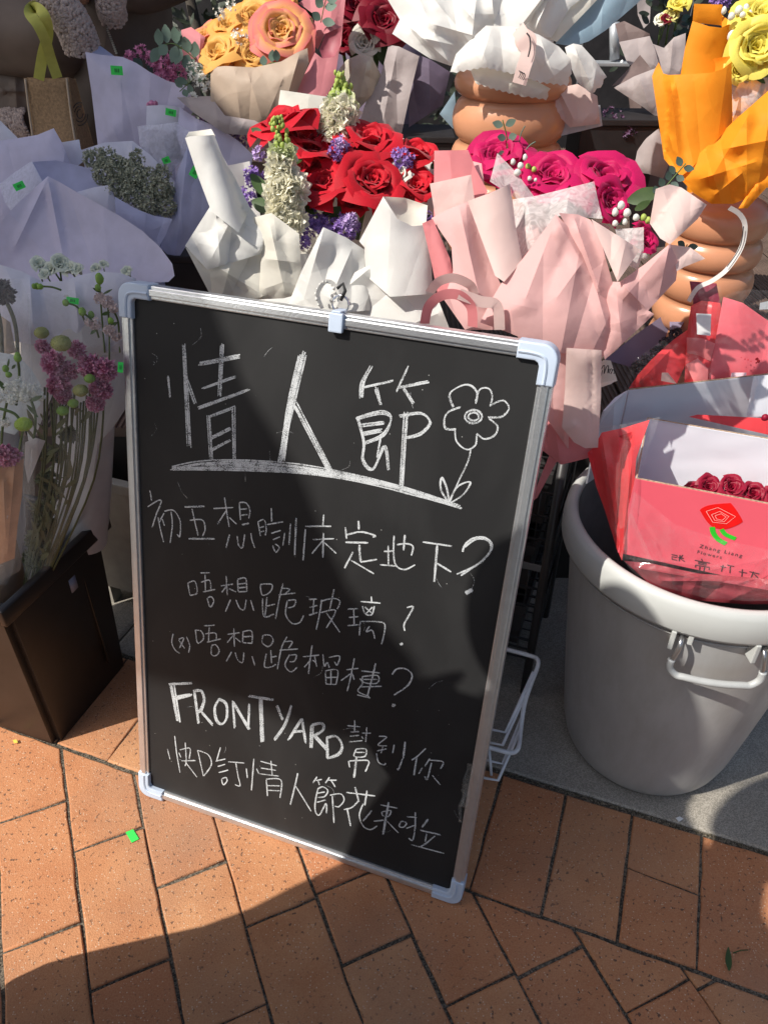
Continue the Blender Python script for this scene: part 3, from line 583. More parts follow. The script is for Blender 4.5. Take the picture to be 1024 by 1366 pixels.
chalk_obj('chalk_character', ZE, [[(288, 160), (286, 222)], [(250, 190), (316, 195)], [(266, 222), (310, 220)], [(262, 245), (310, 240)], [(258, 275), (328, 268)], [(325, 228), (372, 230)], [(350, 198), (345, 275)], [(325, 245), (332, 258)], [(295, 312), (345, 312), (340, 350), (285, 350), (295, 312)], [(292, 330), (340, 330)], [(255, 375), (260, 408)], [(258, 375), (356, 372), (352, 410), (342, 430)], (1.7, [(296, 355), (284, 462)])], w=.85, passes=2, jit=1.2)
chalk_obj('chalk_character', ZE, [[(415, 245), (455, 250), (410, 290), (456, 295)], [(405, 322), (456, 310)], [(435, 300), (425, 335)], [(402, 335), (412, 380), (440, 394), (450, 386)], [(495, 290), (487, 332)], (1.6, [(552, 275), (542, 360)]), [(540, 360), (518, 418), (510, 415)]], w=.85, passes=2, jit=1.2)
chalk_obj('chalk_character', ZE, [[(660, 308), (616, 350), (586, 370)], (1.2, [(614, 352), (598, 450)]), [(682, 362), (655, 402)], [(680, 370), (750, 378), (738, 415)], [(690, 385), (668, 470), (655, 455)], [(642, 410), (625, 440)], [(695, 450), (736, 500)]], w=.9, passes=2, jit=1.5)
# row 6
chalk_obj('chalk_character', ZD, [[(172, 548), (185, 602)], [(210, 480), (222, 580), (238, 672)], [(232, 568), (242, 592)], [(238, 552), (290, 545), (286, 600)], [(245, 610), (318, 608)], [(265, 515), (270, 610), (264, 638)], [(262, 612), (326, 696)]], **D1)
chalk_obj('chalk_letter', ZD, [[(330, 555), (360, 690)], [(330, 555), (385, 578), (402, 630), (362, 690)]], **D1)
chalk_obj('chalk_character', ZD, [[(450, 540), (430, 608)], [(425, 612), (476, 600)], [(436, 640), (475, 628)], [(440, 672), (490, 658)], [(455, 705), (465, 735), (485, 715), (478, 697), (456, 705)], [(490, 615), (575, 622)], [(530, 622), (542, 690), (552, 740), (525, 735)]], **D1)
chalk_obj('chalk_character', ZD, [[(585, 650), (590, 700)], (1.2, [(625, 600), (612, 765)]), [(640, 652), (652, 680)], [(660, 612), (745, 635)], [(662, 648), (740, 660)], [(655, 678), (755, 690)], [(715, 610), (722, 690)], [(690, 710), (696, 795)], [(690, 706), (768, 712), (762, 805)], [(695, 740), (762, 742)], [(698, 765), (760, 767)]], **D1)
chalk_obj('chalk_character', ZD, [[(855, 675), (838, 750), (815, 840)], [(845, 745), (925, 875)]], w=1, passes=2, jit=1.2)
chalk_obj('chalk_character', ZE, [[(90, 458), (68, 490)], [(85, 478), (115, 472)], [(96, 480), (102, 500)], [(155, 460), (134, 490)], [(150, 475), (192, 475)], [(165, 478), (186, 510)], [(95, 520), (120, 510), (146, 530), (130, 560), (95, 566)], [(95, 520), (80, 600), (84, 645), (104, 658), (138, 598), (140, 650)], [(92, 545), (132, 538)], [(90, 592), (135, 580)], [(158, 555), (214, 548), (232, 580), (206, 614), (184, 612)], [(170, 560), (178, 700)]], w=.9, passes=2, jit=1.2)
chalk_obj('chalk_character', ZE, [(1.1, [(245, 540), (395, 558)]), (1.2, [(290, 512), (310, 590)]), (1.2, [(352, 530), (340, 608)]), [(310, 582), (275, 618), (232, 630)], (1.2, [(248, 622), (266, 715)]), [(332, 600), (312, 660), (332, 716), (370, 735), (405, 716)], [(376, 635), (330, 690)]], w=.95, passes=2, jit=1.4)
chalk_obj('chalk_character', ZE, [[(425, 605), (512, 622)], (1.6, [(466, 592), (450, 680), (436, 762)]), [(432, 642), (476, 635), (466, 665), (436, 662), (430, 642)], [(388, 690), (440, 685)], [(455, 690), (516, 752)]], w=.85, passes=2, jit=1.2)
chalk_obj('chalk_character', ZE, [[(532, 690), (522, 718), (545, 722), (560, 700), (534, 690)], [(560, 668), (612, 670)], [(605, 645), (604, 720), (592, 790), (570, 780)], [(560, 728), (602, 712)], (1.3, [(672, 680), (640, 722)]), [(630, 738), (738, 762)], [(665, 755), (658, 800)], [(708, 768), (664, 805), (628, 828)], (1.1, [(585, 815), (755, 860)])], w=.9, passes=2, jit=1.4)
# rubbed-out chalk and stray scratches
for i in range(26):
    x, y = crg.uniform(200, 640), crg.uniform(430, 1120)
    a = crg.uniform(0, 6.28); ln = crg.uniform(5, 26)
    chalk_obj('chalk_scratch', (0, 0, 1), [[(x, y), (x+ln*.5*math.cos(a)+2, y+ln*.5*math.sin(a)), (x+ln*math.cos(a+.3), y+ln*math.sin(a+.3))]], w=.22, m=chalk_soft)
# ------------------------------------------------------------ grey bin
BC = Vector((.51, .966, 0)); BR0, BR1, BHt = .150, .207, .53
binm = mat('grey_bin_plastic', (.42, .415, .405), rough=.38, var=.07, scale=7, bump=.06, bscale=40, spec=.45)
rimm = mat('grey_bin_rim', (.50, .51, .49), rough=.36, var=.04, scale=12, spec=.45)
bint = thing('round_bin', 'large round light grey plastic bin with side handle standing on grey stone at right', 'bin', BC)
mb = MB()
prof = [(.0, .006), (BR0-.02, .006), (BR0-.006, .010), (BR0, .022)]+[(BR0+.003+(BR1-BR0-.003)*(t**.9), .022+(.478-.022)*t) for t in [i/14 for i in range(1, 15)]]
mb.lathe(BC, prof, 96)
inn = [(BR1+.001, .485)]+[(BR1-.006-(BR1-BR0)*t, .485-.46*t) for t in [i/8 for i in range(9)]]+[(0, .02)]
mb.obj('bin_body', binm, bint)
nn_, ll_ = binm.node_tree.nodes, binm.node_tree.links; bb_ = nn_['Principled BSDF']; gg_ = nn_.new('ShaderNodeNewGeometry'); mp_ = nn_.new('ShaderNodeMapping'); mp_.inputs['Scale'].default_value = (1, 1, .25); ll_.new(gg_.outputs['Position'], mp_.inputs['Vector'])
q1 = nn_.new('ShaderNodeTexNoise'); q1.inputs['Scale'].default_value = 26; q1.inputs['Detail'].default_value = 9; q1.inputs['Roughness'].default_value = .7; ll_.new(mp_.outputs[0], q1.inputs['Vector'])
q2 = nn_.new('ShaderNodeMapRange'); q2.inputs['From Min'].default_value = .42; q2.inputs['From Max'].default_value = .72; q2.inputs['To Min'].default_value = 0; q2.inputs['To Max'].default_value = .45; ll_.new(q1.outputs['Fac'], q2.inputs['Value'])
q3 = nn_.new('ShaderNodeMix'); q3.data_type = 'RGBA'; ll_.new(q2.outputs[0], q3.inputs['Factor']); ll_.new(bb_.inputs['Base Color'].links[0].from_socket, q3.inputs['A']); q3.inputs['B'].default_value = (.30, .28, .25, 1); ll_.new(q3.outputs['Result'], bb_.inputs['Base Color'])
q4 = nn_.new('ShaderNodeMapRange'); q4.inputs['To Min'].default_value = .3; q4.inputs['To Max'].default_value = .6; ll_.new(q1.outputs['Fac'], q4.inputs['Value']); ll_.new(q4.outputs[0], bb_.inputs['Roughness'])
sm = MB(); sm.tube([BC+Vector((math.cos(a_)*(BR1+.0012), math.sin(a_)*(BR1+.0012), .462)) for a_ in [i*2*math.pi/96 for i in range(97)]], .0016, 6, False); sm.obj('moulded_ridge', binm, bint)
mb = MB(); mb.lathe(BC, [(BR1-.0055-(BR1-BR0)*t, .52-.5*t) for t in [i/8 for i in range(9)]]+[(0.001, .021)], 72); mb.obj('bin_lining', mat('bin_inner_plastic', (.16, .15, .145), rough=.6), bint)
mb = MB(); mb.lathe(BC, [(BR1-.005, .478), (BR1-.005, .522), (BR1-.002, .530), (BR1+.004, .533), (BR1+.010, .530), (BR1+.0145, .521), (BR1+.0165, .505), (BR1+.0165, .484), (BR1+.0145, .479), (BR1-.002, .478)], 96); mb.obj('bin_rim', rimm, bint)
def bin_hit(px, py, off=0.):
    d = ray(px, py); o = Vector((0, 0, CH)); t = .5
    while t < 2.5:
        p = o+d*t; r = BR0+(BR1-BR0)*max(0, min(1, p.z/.478))+off
        if math.hypot(p.x-BC.x, p.y-BC.y) < r and p.z < .53: return p
        t += .001
    return o+d*1.3
def rad(a, r, z): return BC+Vector((math.cos(a)*r, math.sin(a)*r, z))
h1, h2 = bin_hit(913, 836), bin_hit(1013, 856)
a1 = math.atan2(h1.y-BC.y, h1.x-BC.x); a2 = math.atan2(h2.y-BC.y, h2.x-BC.x)
if a2 < a1-3: a2 += 2*math.pi
chrome = mat('dull_handle_wire', (.45, .45, .46), rough=.3, metal=.9)
def arc(r, z, n=8, d1=0., d2=0.): return [rad(a1+d1+(a2+d2-a1-d1)*i/n, r, z) for i in range(n+1)]
zt, zb = .468, .408
hd = thing_ = MB()
R_ = BR1+.018
hp = [rad(a1, BR1-.002, zt), rad(a1, R_-.004, zt-.002), rad(a1, R_+.002, zt-.012), rad(a1-.02, R_+.004, zb+.02)]
hq = [rad(a2, BR1-.002, zt), rad(a2, R_-.004, zt-.002), rad(a2, R_+.002, zt-.012), rad(a2+.02, R_+.004, zb+.02)]
mb = MB(); mb.tube(smooth_line(hp, 4), .0036, 10); hand = mb.obj('handle_rod', chrome, bint); mb = MB(); mb.tube(smooth_line(hq, 4), .0036, 10); mb.obj('handle_rod', chrome, bint)
g0 = [rad(a1-.02, R_+.004, zb+.026), rad(a1-.018, R_+.005, zb+.010), rad(a1+.03, R_+.005, zb)]
g1 = [rad(a2-.03, R_+.005, zb), rad(a2+.018, R_+.005, zb+.010), rad(a2+.02, R_+.004, zb+.026)]
mb = MB(); mb.tube(smooth_line(g0+arc(R_+.005, zb, 4, .08, -.08)+g1, 5), .0054, 12); mb.obj('handle_grip', mat('white_grip_plastic', (.42, .43, .425), rough=.35, spec=.5), bint)
for a in (a1, a2):
    mb = MB(); T = Matrix.Translation(rad(a, BR1, zt)) @ Matrix.Rotation(a-math.pi/2, 4, 'Z')
    mb.box(T, .008, .015, -.002, .017, -.022, .012, .0015); mb.box(T, -.015, -.008, -.002, .014, -.006, .012, .0015); mb.box(T, -.016, .016, -.003, .012, .008, .0125, .001)
    mb.obj('handle_bracket', rimm, bint, False)
# ------------------------------------------------------------ black square bucket at the left
U = Vector((math.cos(R(71)), math.sin(R(71)), 0)); Vv = Vector((math.cos(R(161)), math.sin(R(161)), 0)); B0 = Vector((-.624, .926, 0))
blk = mat('dark_brown_bucket_plastic', (.013, .010, .009), rough=.4, var=.25, scale=14, bump=.05, spec=.5)
bk = thing('flower_bucket', 'square dark brown plastic bucket full of wrapped flowers at the left edge', 'bucket', B0+U*.115+Vv*.13)
cb0 = B0+U*.115+Vv*.13
def brect(hu, hv, z): return [cb0-U*hu-Vv*hv+Vector((0, 0, z)), cb0+U*hu-Vv*hv+Vector((0, 0, z)), cb0+U*hu+Vv*hv+Vector((0, 0, z)), cb0-U*hu+Vv*hv+Vector((0, 0, z))]
bm = bmesh.new(); rings = []
for (hu, hv, z) in ((.115, .13, .0), (.129, .144, .372), (.124, .139, .372), (.112, .127, .02)):
    rings.append([bm.verts.new(p) for p in brect(hu, hv, z)])
for a, b in zip(rings, rings[1:]):
    for i in range(4): bm.faces.new((a[i], a[(i+1) % 4], b[(i+1) % 4], b[i]))
bm.faces.new(rings[0][::-1]); bm.faces.new(rings[-1])
bmesh.ops.bevel(bm, geom=[e for e in bm.edges if abs((e.verts[0].co-e.verts[1].co).normalized().z) > .5 and e.calc_length() > .1], offset=.012, segments=4, affect='EDGES')
bm.verts.index_update(); o = obj('bucket_body', [v.co.copy() for v in bm.verts], [tuple(v.index for v in f.verts) for f in bm.faces], blk, bk, True); bm.free()
o.modifiers.new('e', 'EDGE_SPLIT').split_angle = R(35)
Tr = Matrix.Translation(cb0) @ Matrix((U, Vv, Vector((0, 0, 1)))).transposed().to_4x4()
for (xa, xb, ya, yb) in ((-.142, .142, -.157, -.1435), (-.142, .142, .1435, .157), (-.142, -.1285, -.143, .143), (.1285, .142, -.143, .143)):
    mb = MB(); mb.box(Tr, xa, xb, ya, yb, .352, .386, .003); mb.obj('bucket_rim', blk, bk, True)
mb = MB(); Tm = Matrix.Translation(cb0-Vv*.1375) @ Matrix((U, -Vv, Vector((0, 0, 1)))).transposed().to_4x4()
mb.box(Tm, .055, .059, -.004, .0035, .06, .33, .001); mb.obj('mould_rib', blk, bk)
mb = MB(); mb.box(Tm, .018, .036, .0035, .0045, .285, .315); mb.obj('price_sticker', mat('grey_sticker', (.22, .23, .3)), bk)
# second container behind the board on the left
ct = thing('storage_tub', 'beige grey plastic tub standing behind the chalkboard beside the bucket', 'tub', (-.47, 1.42, 0))
mb = MB(); T = Matrix.Translation((-.47, 1.42, 0)) @ Matrix.Rotation(R(-20), 4, 'Z')
for z0, z1, a, b in ((.06, .37, .15, .16),): 
    V = [T @ Vector(p) for p in ((-a, -a, z0), (a, -a, z0), (a, a, z0), (-a, a, z0), (-b, -b, z1), (b, -b, z1), (b, b, z1), (-b, b, z1))]
    mb.add(V, [(3, 2, 1, 0), (0, 1, 5, 4), (1, 2, 6, 5), (2, 3, 7, 6), (3, 0, 4, 7)])
mb.obj('tub_wall', mat('beige_tub_plastic', (.30, .28, .24), rough=.5), ct, False)
mb = MB(); mb.box(T, -.17, .17, -.17, -.15, .355, .38, .003); mb.box(T, -.17, .17, .15, .17, .355, .38, .003); mb.box(T, -.17, -.15, -.15, .15, .355, .38, .003); mb.box(T, .15, .17, -.15, .15, .355, .38, .003); mb.obj('tub_rim', mat('beige_tub_plastic', (.3, .28, .24)), ct, False)
mb = MB()
for a in (-.13, .13):
    for b in (-.13, .13): mb.box(T @ Matrix.Translation((a, b, 0)), -.015, .015, -.015, .015, 0, .062)
mb.obj('tub_foot', mat('beige_tub_plastic', (.3, .28, .24)), ct, False)
# ------------------------------------------------------------ wire rack behind the board
rackm = mat('black_wire', (.035, .033, .033), rough=.4, spec=.5); whm = mat('white_coated_wire', (.78, .79, .8), rough=.3, spec=.5)
RK = Matrix.Translation((.17, 1.11, 0)) @ Matrix.Rotation(BY, 4, 'Z')
rk = thing('wire_rack', 'black wire shelving rack half hidden between the chalkboard and the bin', 'rack', RK @ Vector((0, 0, 0)))
for x in (-.34, .045, .13):
    for y in (0, .24):
        mb = MB(); mb.tube([RK @ Vector((x, y, 0)), RK @ Vector((x, y, .60))], .0085, 10); mb.obj('post', rackm, rk)
def wire_shelf(z, hgt=0.0):
    mb = MB()
    for y in [i*.24/9 for i in range(10)]: mb.tube([RK @ Vector((-.34, y, z)), RK @ Vector((.13, y, z))], .0018, 5)
    for x in (-.34, -.2, -.06, .045, .13): mb.tube([RK @ Vector((x, 0, z)), RK @ Vector((x, .24, z))], .003, 5)
    for hh in (0, hgt/2, hgt):
        if hh or hgt: mb.tube([RK @ Vector(p) for p in ((-.34, 0, z+hh), (.13, 0, z+hh), (.13, .24, z+hh), (-.34, .24, z+hh))], .0026, 5)
    if hgt:
        for i in range(18): x = -.34+.47*i/17; mb.tube([RK @ Vector((x, 0, z)), RK @ Vector((x, 0, z+hgt))], .0016, 5)
        for i in range(11): y = .24*i/10; mb.tube([RK @ Vector((.13, y, z)), RK @ Vector((.13, y, z+hgt))], .0016, 5)
    mb.obj('wire_shelf', rackm, rk)
for z, hh in ((.10, .05), (.24, .09), (.40, .10), (.57, 0)): wire_shelf(z, hh)
mb = MB(); mb.box(RK, .045, .135, -.004, -.001, .33, .345, .001); mb.obj('shelf_rail', mat('dull_grey_metal', (.16, .155, .15), rough=.5), rk, False)
mb = MB(); mb.box(RK, .05, .082, .18, .21, .47, .58, .002); mb.obj('rack_card', mat('pale_grey_card', (.36, .36, .42)), rk, False)
# dark crates that fill the rack
for k, (x0, x1, z0, z1) in enumerate(((-.33, .10, .115, .22), (-.33, .11, .42, .53), (-.31, .10, .26, .37))):
    c = RK @ Vector(((x0+x1)/2, .12, z0)); t_ = thing('dark_crate', ('dark plastic crate on the lowest shelf of the wire rack behind the chalkboard', 'dark plastic crate on the top shelf of the wire rack behind the chalkboard', 'dark plastic crate on the middle shelf of the wire rack behind the chalkboard')[k], 'crate', c, 'crates in the wire rack')
    mb = MB(); mb.box(RK, x0, x1, .02, .025, z0, z1); mb.box(RK, x0, x1, .215, .22, z0, z1); mb.box(RK, x0, x0+.005, .025, .215, z0, z1); mb.box(RK, x1-.005, x1, .025, .215, z0, z1); mb.box(RK, x0+.005, x1-.005, .025, .215, z0, z0+.005); mb.obj('crate_wall', rackm, t_, False)
    mb = MB(); mb.box(RK, x0-.006, x1+.006, .014, .0195, z1-.02, z1, .001); mb.box(RK, x1+.0005, x1+.006, .0205, .22, z1-.02, z1, .001); mb.obj('crate_rim', rackm, t_, False)
# white basket that sticks out past the board
def wb(px, py, y): return pt(px, py, y)
wbk = thing('wire_basket', 'small white coated wire basket sticking out beside the chalkboard near the ground', 'basket', gz(655, 1035))
top = [wb(655, 860, 1.06), wb(675, 866, 1.05), wb(708, 875, 1.03), wb(716, 879, 1.02), wb(717, 888, 1.01), wb(708, 912, .985), wb(699, 940, .955), wb(694, 975, .915), wb(692, 994, .885), wb(688, 1002, .875), wb(679, 1004, .873), wb(655, 998, .88), wb(635, 994, .885)]
mb = MB(); mb.tube(smooth_line(top, 4), .0042, 10); mb.obj('basket_rim', whm, wbk)
for (a, b, c) in (((640, 970, .93), (674, 977, .92), (711, 896, 1.0)), ((640, 988, .91), (670, 994, .90), (702, 923, .975)), ((640, 1012, .885), (670, 1019, .875), (699, 948, .95)), ((630, 1035, .86), (664, 1041, .85), (693, 974, .915))):
    mb = MB(); mb.tube(smooth_line([wb(*a), wb(*b), wb(*c)], 1)+[tuple(wb(*c))], .003, 8); mb.obj('basket_wire', whm, wbk)
mb = MB()
mb.tube([wb(652, 1000, .882), wb(655, 1034, .862)], .0028, 8); mb.obj('basket_wire', whm, wbk)
# ------------------------------------------------------------ flowers
def petal_geo(r0, h, opn, half, curl, rg_, nu=8, nv=7, th0=0.):
    """one rose petal standing at angle th0: it hugs the bud below and rolls outward at the lip"""
    V = []; F = []; T = []; ph = rg_.uniform(0, 6.28); ph2 = rg_.uniform(0, 6.28); tipx = rg_.uniform(-.25, .25)
    for j in range(nv+1):
        v = j/nv
        for i in range(nu+1):
            u = -1+2*i/nu
            wv = half*(.30+.78*math.sin(math.pi*min(1, v*.62+.06)))
            a = th0+u*wv
            r = r0*(.35+.65*min(1, v*1.7))+opn*v**1.6
            lip = max(0, v-.72)/.28
            r += curl*lip*lip*(.8+.5*abs(u)); z = h*math.sin(math.pi/2*min(1, v*1.03))-curl*.75*lip**2*(.6+.7*u*u)-h*.14*(u*u)*v*v
            z += h*.10*math.exp(-abs((u-tipx)*3.5))*v**5-curl*.25*lip*abs(u-tipx)
            r += .035*math.sin(3.2*u+ph)*v*v+.02*math.sin(6.5*u+ph2)*v**3
            V.append(Vector((r*math.cos(a), r*math.sin(a), z))); T.append(max(0, (v-.55)/.45)**1.5)
    for j in range(nv):
        for i in range(nu): k = j*(nu+1)+i; F.append((k, k+1, k+nu+2, k+nu+1))
    return V, F, T
PET = {}
def petal_mesh(ring, var, m):
    k = (ring, var, m.name)
    if k in PET: return PET[k]
    r_ = random.Random(ring*10+var)
    r0, h, op, half, cu_ = {0: (.36, 1.02, .10, .95, .07), 1: (.44, 1.0, .22, 1.0, .15), 2: (.50, .90, .40, .98, .24), 3: (.52, .72, .62, .80, .24)}[ring]
    V, F, T = petal_geo(r0*r_.uniform(.95, 1.05), h*r_.uniform(.95, 1.05), op*r_.uniform(.85, 1.15), half, cu_*r_.uniform(.7, 1.3), r_)
    me = bpy.data.meshes.new('petal'); me.from_pydata(V, [], F); me.polygons.foreach_set('use_smooth', [True]*len(me.polygons))
    me.attributes.new('tip', 'FLOAT', 'POINT').data.foreach_set('value', T); me.materials.append(m); me.update(); PET[k] = me; return me
def rose(parent, m, px, py, y, spx, ax=(0, -.55, .83), seed=0, rings=3, name='rose', label=None, m_out=None):
    """rose of visual width spx photo pixels whose heart is seen at px,py; ax is where it looks"""
    rg_ = random.Random(seed*7+3); sz = spx*msc(y)*.5/({2: .80, 3: 1.02, 4: 1.3}[rings])
    axv = Vector(ax).normalized(); c = pt(px, py, y)-axv*sz*.75
    rot = Vector((0, 0, 1)).rotation_difference(axv) @ Quaternion((0, 0, 1), rg_.uniform(0, 6.28))
    V = []; F = []; T = []; mb = MB()
    for k in range(13):
        th = k*2.4+rg_.uniform(-.3, .3); q = k/12
        a, b, t = petal_geo(.04+.30*q, .86+.14*q, .02+.06*q, 1.5-.6*q, .03+.07*q, rg_, 7, 5, th); mb.add(a, b, t)
    o = bpy.data.objects.new(name, None)
    me = bpy.data.meshes.new(name); me.from_pydata(mb.v, [], mb.f); me.polygons.foreach_set('use_smooth', [True]*len(me.polygons))
    me.attributes.new('tip', 'FLOAT', 'POINT').data.foreach_set('value', [x*.5 for x in mb.t]); me.materials.append(m); me.update()
    bpy.data.objects.remove(o); o = bpy.data.objects.new(name, me); COL.objects.link(o); o.parent = parent
    o.location = c-base(parent); o.rotation_mode = 'QUATERNION'; o.rotation_quaternion = rot; o.scale = (sz, sz, sz)
    if label: o['label'] = label
    BASE[o] = Vector((0, 0, 0))
    for ring in range(rings):
        n = 5+(ring > 1)
        for i in range(n):
            p = bpy.data.objects.new('petal', petal_mesh(ring, rg_.randint(0, 4), m_out if (m_out and ring >= 1) else m)); COL.objects.link(p); p.parent = o
            p.scale = (rg_.uniform(.93, 1.08),)*2+(rg_.uniform(.9, 1.08),); p.rotation_euler = (rg_.uniform(-.11, .11), rg_.uniform(-.11, .11), 2*math.pi*(i+.5*(ring % 2))/n+rg_.uniform(-.15, .15))
    mb = MB(); mb.tube([c+axv*sz*.1, c-axv*sz*1.2-Vector((0, 0, sz*.8))], sz*.09, 6); st = obj('stem', mb.v, mb.f, MATS['stem_green'], parent)
    return o
mat('stem_green', (.10, .16, .045), rough=.5, var=.2, trans=.1)
leafm = mat('leaf_green', (.055, .10, .03), rough=.45, var=.3, trans=.25)
eucm = mat('eucalyptus_green', (.14, .21, .16), rough=.6, var=.2, trans=.2)
eucd = mat('dark_eucalyptus', (.06, .10, .08), rough=.6, var=.2, trans=.15)
redm = mat('red_rose_petal', (.54, .003, .016), rough=.6, var=.18, scale=60, trans=.20, spec=.25, sheen=.15, hue=.15, bump=.12, bscale=300)
magm = mat('magenta_rose_petal', (.60, .008, .12), rough=.55, var=.15, scale=50, trans=.35, spec=.25, sheen=.1, hue=.1, bump=.1)
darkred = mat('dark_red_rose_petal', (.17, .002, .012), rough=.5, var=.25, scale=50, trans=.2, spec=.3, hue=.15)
orgm = mat('orange_rose_petal', (.88, .56, .14), rough=.55, var=.12, scale=50, trans=.3, spec=.25, tip=(.80, .20, .20), hue=.06)
yorg = mat('amber_rose_petal', (.86, .56, .16), rough=.55, var=.1, scale=50, trans=.3, spec=.25, tip=(.82, .40, .10), hue=.06)
yelm = mat('yellow_rose_petal', (.88, .76, .15), rough=.5, var=.08, scale=50, trans=.35, spec=.3, hue=.05)
creamm = mat('cream_petal', (.90, .87, .72), rough=.6, var=.05, trans=.3, tip=(.85, .84, .75))
whitep = mat('white_petal', (.82, .82, .76), rough=.6, var=.06, trans=.3)
greenb = mat('lime_bud', (.42, .52, .12), rough=.5, var=.25, trans=.25)
purp = mat('purple_statice', (.30, .15, .55), rough=.7, var=.35, scale=120, trans=.2, col2=(.48, .32, .72))
lil = mat('lilac_statice', (.56, .42, .70), rough=.7, var=.2, scale=120, trans=.2)
scab = mat('mauve_scabiosa', (.40, .07, .17), rough=.65, var=.3, scale=90, trans=.25, tip=(.72, .36, .50))
sage = mat('sage_limonium', (.30, .33, .24), rough=.8, var=.35, scale=150, col2=(.52, .52, .40))
waxp = mat('pink_waxflower', (.62, .24, .40), rough=.6, var=.3, scale=100, trans=.2)
def florets(parent, name, m, blobs, n, s, seed=0, cup=.6, tips=False, label=None, stuff=True, npet=5):
    """many little cupped blossoms spread through soft blobs (px, py, y, radius px)"""
    rg_ = random.Random(seed); mb = MB(); tot = sum(b[3]**2 for b in blobs)
    for (bx, by, y, r) in blobs:
        c = pt(bx, by, y); R0 = r*msc(y)
        for _ in range(max(3, int(n*r*r/tot))):
            d = Vector((rg_.gauss(0, 1), rg_.gauss(0, 1), rg_.gauss(0, 1))).normalized(); d.y = -abs(d.y) if rg_.random() < .75 else d.y
            p = c+d*R0*rg_.uniform(.55, 1.0); nn = (d+Vector((rg_.uniform(-.5, .5), rg_.uniform(-.5, .5), rg_.uniform(-.1, .6)))).normalized()
            u = nn.orthogonal().normalized(); w = nn.cross(u); ss = s*rg_.uniform(.6, 1.3)
            k = npet; a0 = rg_.uniform(0, 6); V = [p-nn*ss*.25]; T = [0.]
            for i in range(k*2):
                a = a0+math.pi*i/k; rr = ss*(1 if i % 2 == 0 else .5); V.append(p+(u*math.cos(a)+w*math.sin(a))*rr+nn*ss*cup*(1 if i % 2 == 0 else .35)*rg_.uniform(.5, 1.2)); T.append(1. if i % 2 == 0 else .4)
            mb.add(V, [(0, 1+i, 1+(i+1) % (2*k)) for i in range(2*k)], T if tips else None)
    return mb.obj(name, m, parent, False, kind='stuff' if stuff else None, label=label)
def balls(parent, name, m, pts, s, seed=0, spread_=0, n=1, label=None, kind=None, py_=0):
    rg_ = random.Random(seed); o = None
    for (bx, by, y, r) in pts:
        for _ in range(n):
            mb = MB(); x_, y_ = bx+rg_.gauss(0, spread_), by+rg_.gauss(0, spread_); c = pt(x_, y_, y+rg_.uniform(-.01, .01)); rr = r*msc(y)*rg_.uniform(.8, 1.2)
            bm = bmesh.new(); bmesh.ops.create_icosphere(bm, subdivisions=2 if r > 3 else 1, radius=1); sc = Vector((rg_.uniform(.85, 1.05), rg_.uniform(.85, 1.05), rg_.uniform(.95, 1.3)))
            bm.verts.index_update(); mb.add([c+Vector((v.co.x*sc.x, v.co.y*sc.y, v.co.z*sc.z))*rr*(1+.06*math.sin(9*v.co.x+7*v.co.z)) for v in bm.verts], [tuple(v.index for v in f.verts) for f in bm.faces]); bm.free()
            o = mb.obj(name, m, parent, True, label=label, kind=kind)
    return o
def leaf(parent, m, p0, p1, w, seed=0, name='leaf', curl=.1):
    """leaf from p0 to p1 (px, py, y), w px wide"""
    a, b = pt(*p0), pt(*p1); Ln = (b-a).length; V, F = leaf_geo(Ln, w*msc(p0[2]), 7, curl); rg_ = random.Random(seed)
    M = frame(a, b-a, Vector((rg_.uniform(-.5, .5), -1, .5))); return obj(name, [M @ v for v in V], F, m, parent)
def eucalyptus(parent, m, path, n, s, seed=0):
    rg_ = random.Random(seed); P = [pt(*p) for p in smooth_line(path, 5)]; mb = MB(); mb.tube(P, .0009, 5); br = mb.obj('eucalyptus_branch', MATS['stem_green'], parent)
    for i in range(n):
        p = P[int((i+.5)/n*(len(P)-1))]; t = (P[-1]-P[0]).normalized()
        for sd in (-1, 1):
            side = t.cross(Vector((0, -1, .3))).normalized()*sd; d = (side+t*rg_.uniform(.1, .6)+Vector((0, rg_.uniform(-.4, .2), 0))).normalized()
            V, F = leaf_geo(s*rg_.uniform(.8, 1.2), s*.85, 4, .1, .08); M = frame(p+d*.002, d, Vector((rg_.uniform(-.4, .4), -1, .4)))
            obj('leaf', [M @ v for v in V], F, m, br)
